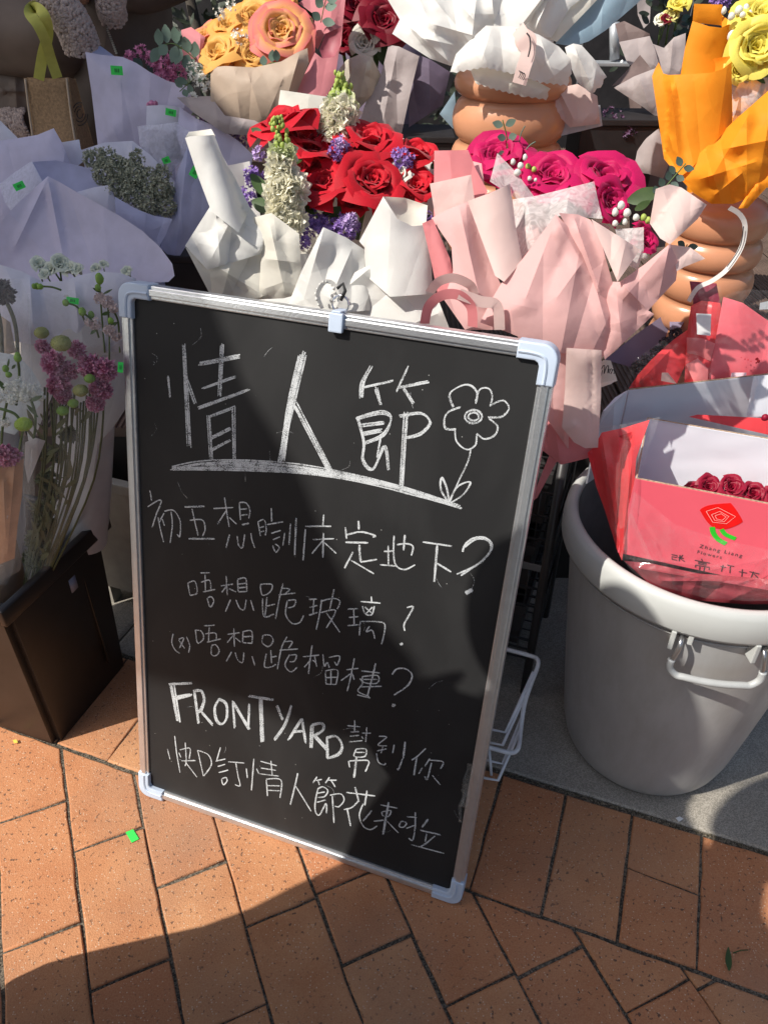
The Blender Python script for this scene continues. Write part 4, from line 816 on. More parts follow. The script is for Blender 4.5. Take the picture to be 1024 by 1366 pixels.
def stock(parent, path, wid, seed=0, tipg=.3):
    """stock spike: lime buds at the tip opening to ruffled cream blossoms below"""
    rg_ = random.Random(seed); P = [pt(*p) for p in smooth_line(path, 8)]; y = path[0][2]; k = msc(y); n = len(P)
    mb = MB(); mb.tube(P, .0022, 6); sp = mb.obj('stock_spike', MATS['stem_green'], parent)
    for i in range(n):
        q = i/(n-1); r = wid*k*(.35+.65*min(1, q*1.6))
        for _ in range(4 if q < tipg else 4):
            a = rg_.uniform(0, 6.28); d = Vector((math.cos(a), -abs(math.sin(a))*1., rg_.uniform(-.1, .5))); c = P[i]+d*r*(rg_.uniform(.45, .85) if q >= tipg else rg_.uniform(.35, .95))
            if q < tipg:
                bm = bmesh.new(); bmesh.ops.create_icosphere(bm, subdivisions=2, radius=1); s = r*rg_.uniform(.18, .30)
                V = [c+Vector((v.co.x*s, v.co.y*s, v.co.z*s*1.35)) for v in bm.verts]; F = [tuple(v.index for v in f.verts) for f in bm.faces]; bm.free(); obj('bud', V, F, greenb, sp)
            else:
                m2 = MB(); s = r*rg_.uniform(.7, 1.0); nn = d.normalized()
                for g in range(9):
                    dd = (nn+Vector((rg_.uniform(-1, 1), rg_.uniform(-1, 1), rg_.uniform(-1, 1)))*.85).normalized(); M = frame(c-nn*s*.3, dd, Vector((rg_.uniform(-1, 1), -1, rg_.uniform(-1, 1)))); V, F = leaf_geo(s, s*.95, 4, rg_.uniform(-.6, .6), .2)
                    V = [v+Vector((0, 0, .12*s*math.sin(v.x/s*9+g))) for v in V]; m2.add([M @ v for v in V], F)
                m2.obj('blossom', creamm if q > tipg+.1 else mat('pale_lime_petal', (.72, .76, .48), rough=.6, trans=.3), sp)
    return sp
def scabiosa(parent, px, py, y, r, m=None, seed=0, name='scabiosa_flower'):
    rg_ = random.Random(seed+50); c = pt(px, py, y); R0 = r*msc(y); mb = MB(); n = 210
    for i in range(n):
        zz = 1-1.5*(i+.5)/n; a = i*2.39996; rr = math.sqrt(max(0, 1-zz*zz)); d = Vector((rr*math.cos(a), -zz*.75-abs(rr)*.0, rr*math.sin(a)))
        d = Vector((rr*math.cos(a), -zz*.6-.35, rr*math.sin(a)*1+.15)).normalized(); d = (d+Vector((rg_.uniform(-.3, .3), rg_.uniform(-.3, .3), rg_.uniform(-.3, .3)))).normalized()
        s = R0*.36*rg_.uniform(.7, 1.2); M = frame(c+d*R0*.66, d, Vector((rg_.uniform(-1, 1), rg_.uniform(-1, 1), rg_.uniform(-1, 1)))); V, F = leaf_geo(s, s*.85, 3, rg_.uniform(-.5, .8), .25); mb.add([M @ v for v in V], F, [min(1, max(0, v.y/s))**2 for v in V])
    bm = bmesh.new(); bmesh.ops.create_icosphere(bm, subdivisions=3, radius=R0*.62); mb.add([c+v.co for v in bm.verts], [tuple(v.index for v in f.verts) for f in bm.faces]); bm.free()
    return mb.obj(name, m or scab, parent, True)
def pincushion(parent, px, py, y, r, m, seed=0):
    c = pt(px, py, y); R0 = r*msc(y); bm = bmesh.new(); bmesh.ops.create_icosphere(bm, subdivisions=4, radius=1); rg_ = random.Random(seed); mb = MB()
    for v in bm.verts:
        q = 1+.10*(rg_.random()-.3); v.co = Vector((v.co.x, v.co.y, v.co.z*.82))*q
    mb.add([c+v.co*R0 for v in bm.verts], [tuple(v.index for v in f.verts) for f in bm.faces]); bm.free()
    for i in range(90):
        zz = 1-1.3*(i+.5)/90; a = i*2.39996; rr = math.sqrt(max(0, 1-zz*zz)); d = Vector((rr*math.cos(a), -abs(rr*math.sin(a)), zz*.82)); mb.tube([c+d*R0*.95, c+d*R0*1.12], [R0*.06, R0*.035], 4)
    return mb.obj('pincushion_head', m, parent, True)
def stems(parent, lines, r=.0018, m=None, name='stem'):
    for l in lines: mb = MB(); mb.tube([pt(*p) for p in smooth_line(l, 5)], r, 6); mb.obj(name, m or MATS['stem_green'], parent)
def price(parent, px, py, y, w=15, h=9, rot=.1):
    """small fluorescent green price sticker stuck on the wrap"""
    c = pt(px, py, y); k = msc(y); n = (Vector((0, 0, CH))-c).normalized(); x = Vector((1, 0, 0)); x = (x-n*x.dot(n)).normalized(); z = n.cross(x); X = x*math.cos(rot)-z*math.sin(rot); Z = n.cross(X)
    V = [c+X*a*w*k/2+Z*b*h*k/2+n*.0 for a, b in ((-1, -1), (1, -1), (1, 1), (-1, 1))]
    o = obj('price_sticker', V, [(0, 1, 2, 3)], mat('fluorescent_green', (.05, .72, .10), rough=.5, var=.02), parent, False)
    o2 = []
    mb = MB()
    for i, wq in enumerate((.10, .10, .06, .12)):
        a = -.34+i*.2; mb.add([c+X*(a+p)*w*k/2+Z*q*h*k/2+n*.0006 for p, q in ((0, -.4), (wq, -.4), (wq, .4), (0, .4))], [(0, 1, 2, 3)])
    mb.obj('printed_price', mat('dark_ink', (.03, .10, .04), rough=.7), o, False); return o
def cone(parent, m, px0, py0, y0, r0, px1, py1, y1, r1, name='wrap_cone', n=28, a0=0., a1=6.283, open_=True):
    """the round back and base of a wrapped bouquet, from its tied foot (0) to its mouth (1); radii in metres"""
    r1 *= .62; a, b = pt(px0, py0, y0+r0), pt(px1, py1+22, y1+r1*1.1); ax = (b-a); Ln = ax.length; mb = MB(); rg_ = random.Random(int(px0+py0))
    ph = [rg_.uniform(0, 6) for _ in range(3)]; q = Vector((0, 0, 1)).rotation_difference(ax.normalized()); V = []; F = []; k = 9
    for i in range(k):
        t = i/(k-1)
        for j in range(n):
            an = 2*math.pi*j/n; r = (r0+(r1-r0)*t**1.2)*(1+.07*math.sin(5*an+ph[0]+t*2)*t+.05*math.sin(9*an+ph[1])*t); V.append(a+q @ Vector((r*math.cos(an), r*math.sin(an), Ln*t)))
    for i in range(k-1):
        for j in range(n): F.append((i*n+j, i*n+(j+1) % n, (i+1)*n+(j+1) % n, (i+1)*n+j))
    return obj(name, V, F, m, parent)
# ------------------------------------------------------------ wrapping papers
wpap = mat('white_wrap_paper', (.80, .79, .75), rough=.62, var=.03, scale=20, trans=.32, spec=.22, bump=.35, bscale=45, bdist=.003)
wpap2 = mat('ivory_wrap_paper', (.76, .73, .64), rough=.62, var=.04, scale=20, trans=.32, spec=.22, bump=.35, bscale=45, bdist=.003)
tissue = film_mat('fibrous_tissue', (.86, .80, .78), .66, .18, .6)
ppap = mat('pale_pink_wrap_paper', (.78, .47, .45), rough=.62, var=.03, scale=16, trans=.32, spec=.22, bump=.35, bscale=45, bdist=.003)
ppal = mat('blush_wrap_paper', (.80, .61, .56), rough=.62, var=.03, scale=16, trans=.32, spec=.22, bump=.35, bscale=45, bdist=.003)
spap = mat('salmon_wrap_paper', (.74, .26, .27), rough=.62, var=.05, scale=16, trans=.32, spec=.22, bump=.35, bscale=45, bdist=.003)
opap = mat('orange_wrap_paper', (.93, .33, .02), rough=.62, var=.04, scale=14, trans=.32, spec=.22, bump=.35, bscale=45, bdist=.003)
lav = mat('lavender_wrap_felt', (.60, .58, .74), rough=.75, var=.07, scale=35, trans=.3, spec=.2, bump=.1, bscale=500)
lavd = mat('blue_grey_wrap_felt', (.42, .44, .62), rough=.75, var=.08, scale=35, trans=.3, spec=.2, bump=.1, bscale=500)
lavp = mat('pale_lilac_wrap_felt', (.68, .69, .80), rough=.75, var=.06, scale=35, trans=.35, spec=.2, bump=.1, bscale=500)
veil = film_mat('lilac_veil', (.68, .70, .82), .55, .1, .5)
kraft = mat('kraft_wrap_paper', (.47, .36, .27), rough=.6, var=.06, trans=.2, bump=.5, bscale=24, bdist=.005)
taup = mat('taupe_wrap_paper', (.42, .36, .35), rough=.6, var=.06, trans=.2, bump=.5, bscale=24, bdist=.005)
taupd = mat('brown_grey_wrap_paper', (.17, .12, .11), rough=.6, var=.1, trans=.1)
rosep = mat('dusty_rose_wrap_paper', (.62, .22, .24), rough=.62, var=.04, trans=.32, bump=.35, bscale=45, bdist=.003)
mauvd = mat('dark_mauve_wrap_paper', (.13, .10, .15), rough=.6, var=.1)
bluep = mat('dusty_blue_wrap_paper', (.27, .38, .46), rough=.5, var=.04, trans=.2)
film = film_mat('clear_film', (.95, .95, .95), .035, .02, .06)
filmw = film_mat('cloudy_film', (.85, .86, .88), .16, .05, .25)
# ================================================= red roses in white paper
b = thing('rose_bouquet', 'bouquet of red roses with cream stock and purple statice wrapped in white paper', 'bouquet', (-.05, 1.22, .50), 'wrapped bouquets')
cone(b, wpap, 450, 470, 1.26, .045, 440, 250, 1.34, .17)
sheet('paper_sheet', wpap2, b, [(374, 120, 1.40), (443, 130, 1.40), (437, 178, 1.36), (366, 176, 1.36)], .012, 30, .004, seed=1)
sheet('paper_sheet', wpap, b, [(515, 176, 1.40), (587, 203, 1.34), (584, 290, 1.28), (520, 270, 1.34)], .01, 30, .005, seed=2)
sheet('paper_sheet', wpap, b, [(298, 222, 1.30), (333, 215, 1.33), (350, 300, 1.25), (318, 300, 1.24)], .006, 20, .005, seed=3)
sheet('paper_sheet', wpap2, b, [(395, 235, 1.33), (560, 250, 1.33), (560, 330, 1.27), (380, 340, 1.27)], .0, 20, .006, seed=23)
for i, a in enumerate([(376, 164, 1.29, 76, (-.35, -.1, .93), 3), (402, 182, 1.285, 60, (.3, -.2, .9), 2), (416, 200, 1.27, 70, (.3, -.3, .9), 2), (491, 186, 1.28, 76, (.1, -.25, .93), 3), (433, 245, 1.22, 78, (-.15, -.35, .9), 3), (497, 240, 1.21, 80, (.3, -.55, .75), 3), (554, 248, 1.23, 62, (.15, -.5, .8), 2), (555, 204, 1.28, 58, (.2, -.2, .95), 2), (470, 222, 1.26, 50, (0, -.4, .9), 2), (520, 218, 1.27, 46, (.1, -.4, .9), 2), (470, 272, 1.21, 42, (.1, -.6, .8), 2), (398, 226, 1.26, 44, (-.4, -.3, .85), 2), (455, 205, 1.27, 40, (0, -.2, .95), 2), (528, 258, 1.22, 38, (.2, -.6, .7), 2)]):
    rose(b, redm, a[0], a[1], a[2], a[3], a[4], i+1, a[5])
rose(b, creamm, 530, 232, 1.24, 40, (0, -.7, .7), 31, 2)
stock(b, [(369, 156, 1.20), (374, 190, 1.20), (379, 230, 1.19), (383, 262, 1.18), (381, 300, 1.17)], 22, 4, .30)
stock(b, [(452, 98, 1.32), (455, 125, 1.32), (452, 155, 1.31), (448, 178, 1.30)], 20, 5, .42)
florets(b, 'statice', purp, [(340, 235, 1.24, 15), (331, 262, 1.23, 14), (326, 284, 1.22, 11), (452, 200, 1.25, 15), (537, 211, 1.25, 16), (412, 292, 1.2, 17), (428, 300, 1.2, 16), (462, 302, 1.19, 19), (402, 318, 1.18, 15), (568, 288, 1.2, 9), (440, 300, 1.2, 16), (384, 300, 1.2, 12), (476, 214, 1.25, 8), (362, 215, 1.25, 9), (516, 228, 1.245, 7)], 1050, .0042, 3)
florets(b, 'statice', lil, [(346, 204, 1.25, 9), (466, 296, 1.18, 12), (455, 190, 1.24, 8)], 130, .0042, 4)
for k, l in enumerate([((335, 232, 1.22), (362, 268, 1.2), 20), ((336, 268, 1.2), (368, 282, 1.18), 22), ((345, 290, 1.2), (330, 300, 1.2), 12), ((430, 285, 1.2), (470, 280, 1.2), 16), ((408, 232, 1.25), (398, 262, 1.22), 14), ((455, 152, 1.33), (470, 170, 1.32), 12), ((400, 268, 1.2), (420, 288, 1.18), 12), ((520, 205, 1.27), (536, 196, 1.28), 10), ((350, 180, 1.27), (336, 172, 1.28), 12), ((402, 205, 1.26), (394, 222, 1.24), 10), ((575, 225, 1.26), (584, 214, 1.27), 9)]): leaf(b, leafm, *l, seed=k)
sheet('paper_roll', wpap, b, [(247, 184, 1.17), (252, 182, 1.17), (286, 180, 1.17), (296, 206, 1.165), (315, 240, 1.16), (334, 278, 1.15), (318, 310, 1.13), (282, 282, 1.13), (263, 232, 1.15)], .0, 20, .002, bx=(268, 184, 306, 296, .030, 22), seed=4)
sheet('paper_roll', wpap2, b, [(247, 184, 1.185), (252, 176, 1.20), (282, 172, 1.20), (287, 181, 1.185), (285, 200, 1.20), (262, 205, 1.2)], .0, 20, .001, seed=41)
sheet('paper_sheet', wpap, b, [(285, 268, 1.14), (322, 262, 1.15), (352, 300, 1.14), (350, 338, 1.12), (277, 360, 1.11), (247, 328, 1.13)], .008, 20, .010, folds=((320, 270, 282, 345, .02, 22), (290, 300, 345, 330, .012, 18)), seed=5)
sheet('paper_sheet', wpap2, b, [(247, 329, 1.13), (278, 358, 1.12), (352, 334, 1.13), (358, 402, 1.12), (300, 400, 1.12), (282, 396, 1.12)], .006, 20, .010, folds=((280, 350, 345, 390, .014, 24),), seed=6)
sheet('paper_sheet', wpap2, b, [(338, 290, 1.14), (362, 284, 1.14), (399, 312, 1.12), (404, 400, 1.10), (345, 400, 1.11), (349, 330, 1.12)], .01, 25, .008, folds=((360, 300, 380, 390, .016, 16), (352, 345, 396, 350, .008, 16)), seed=7)
sheet('paper_sheet', wpap, b, [(431, 303, 1.10), (462, 317, 1.10), (486, 333, 1.10), (487, 366, 1.08), (520, 412, 1.06), (440, 418, 1.06), (385, 405, 1.08), (402, 362, 1.09)], .0, 25, .006, folds=((432, 305, 405, 400, .018, 25), (470, 330, 440, 400, .012, 20)), bx=(440, 300, 450, 410, .02, 45), seed=8)
sheet('paper_roll', wpap, b, [(511, 262, 1.11), (530, 292, 1.10), (550, 302, 1.10), (567, 300, 1.10), (574, 330, 1.08), (577, 392, 1.06), (520, 396, 1.06), (486, 366, 1.08), (486, 330, 1.09), (479, 322, 1.10)], .0, 25, .003, bx=(530, 280, 535, 400, .035, 46), seed=9)
sheet('paper_roll', wpap2, b, [(511, 262, 1.115), (540, 264, 1.15), (570, 274, 1.14), (568, 300, 1.105), (548, 302, 1.11), (528, 292, 1.11)], -.02, 20, .001, seed=10)
sheet('paper_sheet', wpap, b, [(378, 398, 1.09), (430, 385, 1.085), (500, 350, 1.07), (578, 384, 1.06), (600, 440, 1.03), (520, 440, 1.03), (420, 430, 1.05), (290, 402, 1.1)], .0, 20, .009, folds=((500, 352, 430, 410, .015, 24), (505, 355, 560, 420, .012, 24)), seed=11)
# scalloped ribbon loop by the hook
mb = MB(); P = smooth_line([(430, 412), (424, 392), (434, 376), (446, 380), (450, 396), (446, 410)], 6)
ribbon('lace_ribbon', wpap, b, [pt(x, y, 1.03) for x, y in P], .006, .5, 2)
balls(b, 'lace_scallop', wpap, [(x-3, y, 1.03, 2.2) for x, y in P[2::2]], 0, 3)
# ================================================= magenta roses in pink paper
b = thing('rose_bouquet', 'bouquet of magenta roses wrapped in folded pale pink paper behind the top of the chalkboard', 'bouquet', (.20, 1.05, .45), 'wrapped bouquets')
cone(b, ppap, 745, 560, 1.04, .045, 735, 290, 1.14, .13)
rose(b, magm, 662, 209, 1.20, 84, (-.2, -.4, .88), 11, 3); rose(b, magm, 736, 235, 1.14, 76, (-.15, -.5, .8), 12, 3); rose(b, magm, 806, 238, 1.13, 86, (.1, -.45, .85), 13, 3); rose(b, magm, 812, 270, 1.08, 60, (.4, -.7, .55), 14, 2); rose(b, magm, 858, 318, 1.06, 46, (.5, -.6, .6), 15, 2); rose(b, magm, 772, 252, 1.12, 44, (0, -.6, .8), 16, 2); rose(b, magm, 700, 246, 1.14, 38, (-.2, -.5, .8), 17, 2)
balls(b, 'berry', whitep, [(684, 216, 1.13, 4), (694, 221, 1.13, 4), (690, 230, 1.12, 4), (706, 238, 1.12, 3.5), (714, 240, 1.12, 3), (820, 283, 1.03, 4.5), (828, 274, 1.03, 4.5), (836, 284, 1.03, 4.5), (833, 296, 1.02, 4), (820, 298, 1.02, 4), (848, 290, 1.03, 4), (859, 342, 1.0, 4), (700, 210, 1.14, 3.5)], 0, 1)
balls(b, 'bud', greenb, [(858, 290, 1.03, 5), (864, 294, 1.03, 4.5), (704, 222, 1.14, 4), (712, 226, 1.14, 3.5)], 0, 2)
leaf(b, leafm, (836, 268, 1.08), (884, 254, 1.06), 24, 3); leaf(b, leafm, (846, 280, 1.06), (868, 268, 1.05), 12, 4)
eucalyptus(b, eucd, [(874, 262, 1.06), (888, 248, 1.06), (900, 234, 1.06), (914, 218, 1.06)], 5, .012, 2)
eucalyptus(b, eucd, [(905, 345, 1.0), (912, 334, 1.0), (916, 326, 1.0)], 2, .012, 3)
eucalyptus(b, eucm, [(676, 208, 1.2), (676, 185, 1.2), (670, 160, 1.2)], 3, .014, 4); stems(b, [[(690, 205, 1.2), (694, 180, 1.2), (700, 168, 1.2)], [(694, 210, 1.2), (705, 195, 1.2), (714, 189, 1.2)]], .0008, eucm, 'grass_blade')
sheet('paper_sheet', spap, b, [(579, 201, 1.14), (624, 200, 1.14), (634, 225, 1.12), (650, 255, 1.10), (630, 300, 1.08), (578, 300, 1.10)], .004, 20, .003, seed=12)
sheet('paper_sheet', ppal, b, [(573, 245, 1.09), (628, 233, 1.09), (636, 290, 1.07), (582, 300, 1.08)], .003, 20, .003, seed=13)
sheet('paper_sheet', ppap, b, [(630, 215, 1.16), (642, 218, 1.15), (646, 250, 1.12), (632, 246, 1.12)], .003, 8, .001, seed=33)
sheet('paper_sheet', spap, b, [(563, 298, 1.06), (577, 292, 1.06), (600, 345, 1.03), (612, 400, 1.01), (585, 400, 1.02), (575, 350, 1.04)], .0, 10, .003, bx=(570, 295, 600, 395, .010, 12), seed=14)  # strip lying in shadow, which the salmon colour stands for
sheet('paper_sheet', ppap, b, [(575, 291, 1.06), (600, 278, 1.06), (626, 268, 1.06), (640, 310, 1.04), (655, 352, 1.02), (668, 380, 1.0), (665, 440, .97), (620, 440, .97), (592, 400, .99), (604, 362, 1.01), (602, 330, 1.03)], .006, 25, .004, folds=((612, 275, 640, 400, .018, 20),), seed=15)
sheet('paper_sheet', spap, b, [(640, 262, 1.10), (680, 246, 1.10), (683, 262, 1.08), (625, 270, 1.08)], -.006, 10, .001, seed=34)  # inner top of the column, shade given by the deeper salmon
sheet('paper_sheet', ppal, b, [(623, 268, 1.05), (652, 258, 1.05), (680, 245, 1.05), (687, 300, 1.03), (696, 348, 1.01), (672, 376, .99), (660, 368, .995)], .0, 25, .002, bx=(652, 258, 676, 370, .022, 30), seed=16)
sheet('tissue_sheet', tissue, b, [(663, 204, 1.14), (690, 232, 1.12), (714, 265, 1.10), (696, 270, 1.09), (653, 242, 1.10)], .003, 20, .003, seed=17)
sheet('tissue_sheet', tissue, b, [(683, 266, 1.08), (716, 261, 1.08), (792, 242, 1.08), (796, 262, 1.06), (803, 292, 1.04), (745, 288, 1.03), (694, 346, 1.02), (688, 310, 1.04)], .006, 25, .006, seed=18)
sheet('tissue_sheet', tissue, b, [(820, 306, 1.02), (858, 303, 1.02), (858, 335, 1.0), (850, 360, .99), (830, 350, .99)], .003, 15, .004, seed=38)
sheet('paper_sheet', ppap, b, [(741, 286, 1.01), (765, 310, 1.0), (790, 345, .99), (806, 372, .98), (836, 416, .97), (822, 455, .95), (800, 480, .945), (745, 470, .93), (668, 440, .95), (640, 430, .96), (655, 400, .97), (668, 378, .98), (696, 346, .99)], .022, 60, .0048, folds=((742, 290, 700, 400, .016, 30), (742, 290, 775, 350, .012, 22), (780, 345, 740, 400, .010, 30), (785, 350, 810, 440, .014, 18)), seed=19)
sheet('paper_sheet', ppap, b, [(745, 284, 1.0), (770, 286, 1.0), (787, 293, .995), (798, 312, .985), (826, 410, .95), (800, 402, .955), (790, 375, .965), (776, 340, .975)], .0, 25, .005, folds=((765, 290, 800, 390, .016, 16),), seed=20)
sheet('paper_roll', ppal, b, [(788, 292, 1.0), (820, 312, .99), (853, 333, .98), (840, 352, .97), (823, 376, .96), (812, 350, .97), (798, 318, .985)], .0, 20, .003, bx=(800, 290, 835, 372, .016, 22), seed=21)
sheet('paper_sheet', ppap, b, [(790, 375, .98), (826, 376, .97), (860, 352, .97), (893, 325, .98), (904, 348, .98), (901, 374, .975), (864, 414, .96), (872, 419, .955), (826, 462, .94), (806, 480, .94), (800, 440, .95)], .012, 30, .007, folds=((826, 376, 868, 418, .018, 20), (890, 330, 830, 400, .010, 25)), seed=22)
sheet('paper_roll', ppal, b, [(874, 252, 1.03), (892, 246, 1.04), (908, 250, 1.04), (942, 273, 1.02), (930, 292, 1.0), (893, 326, .99), (880, 318, 1.0), (866, 298, 1.01)], .0, 22, .003, bx=(925, 262, 885, 318, .020, 20), seed=24)
sheet('paper_sheet', ppal, b, [(893, 326, .99), (920, 330, .99), (940, 345, .98), (912, 356, .98), (902, 362, .97)], .004, 14, .004, seed=25)
cuff = sheet('paper_sheet', ppal, b, [(755, 464, .93), (802, 467, .93), (801, 530, .93), (797, 597, .92), (780, 598, .92), (765, 590, .92), (749, 570, .92), (753, 520, .93)], .006, 20, .0012, folds=((788, 468, 790, 590, -.004, 5), (770, 565, 752, 578, .004, 12)), seed=26)
sheet('paper_sheet', ppap, b, [(728, 470, .95), (760, 465, .95), (758, 600, .94), (730, 560, .94)], .006, 20, .004, seed=27)
sheet('paper_sheet', spap, b, [(722, 520, .98), (760, 540, .97), (800, 590, .95), (784, 611, .94), (748, 620, .94), (722, 600, .97)], .012, 20, .004, folds=((740, 560, 746, 618, .010, 18),), seed=28)
sheet('paper_sheet', spap, b, [(733, 605, .99), (744, 612, .99), (716, 664, .98), (706, 672, .98)], .0, 10, .002, seed=29)
ribbon('satin_ribbon', ppal, b, [pt(*p) for p in ((573, 390, .985), (585, 376, .98), (605, 371, .975), (626, 380, .975), (632, 392, .98))], .014, .6)
ribbon('satin_ribbon', spap, b, [pt(*p) for p in ((566, 432, .95), (572, 408, .95), (590, 394, .945), (612, 394, .94), (628, 410, .94), (630, 436, .94))], .014, .5)
ribbon('satin_ribbon', ppal, b, [pt(*p) for p in ((612, 392, .94), (640, 402, .94), (662, 408, .94), (666, 440, .94))], .014, .2)
# ================================================= big white bouquet in terracotta vase
terr = mat('terracotta_glaze', (.56, .26, .14), rough=.28, var=.06, scale=12, spec=.5, bump=.03)
def lobed_vase(px, y, rpx, cre, label, tilt=0.):
    c0 = pt(px, cre[-1], y); k = rpx*msc(y); zs = [pt(px, q, y).z for q in cre]
    v = thing('lobed_vase', label, 'vase', (c0.x, c0.y, zs[-1]-.14), 'terracotta vases'); zs = zs+[zs[-1]-.07, zs[-1]-.14]
    prof = [(k*.45, zs[0]+.012), (k*.52, zs[0]+.014)]
    for a, b_ in zip(zs, zs[1:]):
        for i in range(9): t = i/8; prof.append((k*(.84+.16*math.sin(math.pi*t)**.6), a+(b_-a)*t))
    prof.append((0, zs[-1]))
    mb = MB(); mb.lathe(Vector((c0.x, c0.y, 0)), prof, 64); mb.obj('vase_body', terr, v)
    mb = MB(); mb.lathe(Vector((c0.x, c0.y, 0)), [(k*.52, zs[0]+.014), (k*.47, zs[0]+.022), (k*.42, zs[0]+.014), (k*.40, zs[0]-.05), (0, zs[0]-.05)], 48); mb.obj('vase_lip', terr, v)
    return v
lobed_vase(672, 1.50, 72, [92, 128, 186, 232], 'glossy terracotta vase with rounded lobes under the big white wrapped bouquet at top')
b = thing('flower_bouquet', 'large bouquet wrapped in white paper with zigzag skirt and pink ribbon in a terracotta vase', 'bouquet', (.22, 1.50, 1.06), 'wrapped bouquets')
cone(b, wpap, 672, 100, 1.50, .06, 680, -60, 1.58, .22)
def zig(pts, n=9, amp=2.2):
    """gives the run of points a pinked (zigzag) edge"""
    out = []
    for a, b_ in zip(pts, pts[1:]):
        d = math.hypot(b_[0]-a[0], b_[1]-a[1]); k = max(2, int(d/4.2))
        for i in range(k):
            t = i/k; nx, ny = -(b_[1]-a[1])/d, (b_[0]-a[0])/d; s = amp*(.5 if i % 2 else -.5); out.append((a[0]+(b_[0]-a[0])*t+nx*s, a[1]+(b_[1]-a[1])*t+ny*s, a[2]+(b_[2]-a[2])*t))
    return out+[pts[-1]]
sheet('paper_sheet', wpap, b, [(505, -20, 1.5), (533, 26, 1.46), (523, 45, 1.45), (548, 62, 1.43), (573, 78, 1.42), (601, 88, 1.42), (622, 72, 1.42), (640, 45, 1.43), (690, 42, 1.43), (715, 20, 1.44), (745, -20, 1.46)], .02, 40, .016, folds=((540, 30, 600, 84, .02, 16), (570, 30, 640, 50, .025, 18), (575, -5, 630, 60, .02, 20), (610, 0, 650, 50, .02, 22), (655, -10, 660, 40, .025, 18), (560, 50, 605, 60, .015, 12)), seed=51, step=4.5, ncr=16)
sheet('paper_sheet', wpap, b, [(690, 40, 1.44), (700, 10, 1.45), (712, -20, 1.46), (800, -20, 1.5), (760, 10, 1.46), (735, 50, 1.44), (715, 48, 1.43)], .01, 20, .006, folds=((735, -10, 712, 42, .02, 12),), seed=52)
sheet('paper_sheet', wpap2, b, [(712, 42, 1.45), (756, 0, 1.48), (770, -20, 1.5), (815, -20, 1.5), (790, 6, 1.48), (742, 56, 1.45)], .01, 20, .004, seed=53)
sheet('paper_sheet', bluep, b, [(740, 58, 1.47), (792, 2, 1.5), (815, -20, 1.5), (872, -20, 1.5), (850, 4, 1.5), (808, 40, 1.48), (785, 55, 1.47), (764, 62, 1.46)], .01, 25, .003, seed=54)
sk = zig([(761, 98, 1.40), (756, 114, 1.40), (720, 110, 1.385), (690, 100, 1.38), (645, 90, 1.375), (600, 98, 1.39)])
sheet('paper_skirt', wpap, b, [(600, 96, 1.39), (608, 72, 1.40), (622, 58, 1.41), (648, 34, 1.42), (690, 36, 1.41), (718, 46, 1.41), (745, 62, 1.40), (760, 78, 1.40)]+sk[:-1], .02, 40, .005, folds=((655, 38, 640, 88, .008, 25), (720, 50, 740, 108, .014, 22), (690, 40, 698, 100, .01, 14)), seed=55, step=4.5)
sk = zig([(733, 118, 1.40), (728, 133, 1.40), (695, 128, 1.39), (662, 120, 1.385), (634, 111, 1.39)])
sheet('paper_skirt', wpap2, b, [(624, 86, 1.40), (660, 92, 1.40), (700, 100, 1.40)]+sk, .01, 20, .004, seed=56, step=4.5)
sk = zig([(808, 102, 1.41), (800, 116, 1.40), (788, 125, 1.40)])
sheet('paper_skirt', wpap, b, [(753, 63, 1.41), (764, 58, 1.41), (775, 60, 1.41), (793, 80, 1.41)]+sk+[(770, 110, 1.40), (758, 84, 1.40)], .012, 16, .006, folds=((765, 62, 790, 118, .012, 12),), seed=57, step=4.5)
sheet('paper_sheet', ppal, b, [(741, 118, 1.44), (770, 112, 1.44), (796, 128, 1.44), (800, 165, 1.44), (760, 170, 1.44), (740, 150, 1.44)], .01, 16, .008, folds=((745, 120, 765, 160, .012, 10),), seed=58)
sheet('paper_sheet', mat('grey_blue_paper', (.5, .55, .58), trans=.2), b, [(740, 146, 1.46), (800, 140, 1.45), (803, 168, 1.45), (745, 182, 1.46)], .006, 16, .004, seed=59)
rb = ribbon('printed_ribbon', ppal, b, [pt(*p) for p in ((690, 38, 1.37), (697, 50, 1.36), (704, 68, 1.355), (698, 90, 1.35), (692, 112, 1.35))], .022, .2)
ribbon('printed_ribbon', ppal, b, [pt(*p) for p in ((690, 38, 1.375), (690, 60, 1.37), (708, 72, 1.365), (712, 50, 1.37), (700, 40, 1.375))], .006, .1)
ink = mat('black_ink', (.03, .025, .03), rough=.6)
ribbon('printed_mark', ink, rb, [pt(*p) for p in ((702, 44, 1.35), (706, 50, 1.349), (707, 62, 1.347), (704, 76, 1.345))], .0022, 0)
for i in range(4): ribbon('printed_mark', ink, rb, [pt(*p) for p in ((692+i*2, 94+i, 1.343), (694+i*2, 98+i, 1.343), (691+i*2, 104+i, 1.343))], .0012, 0)
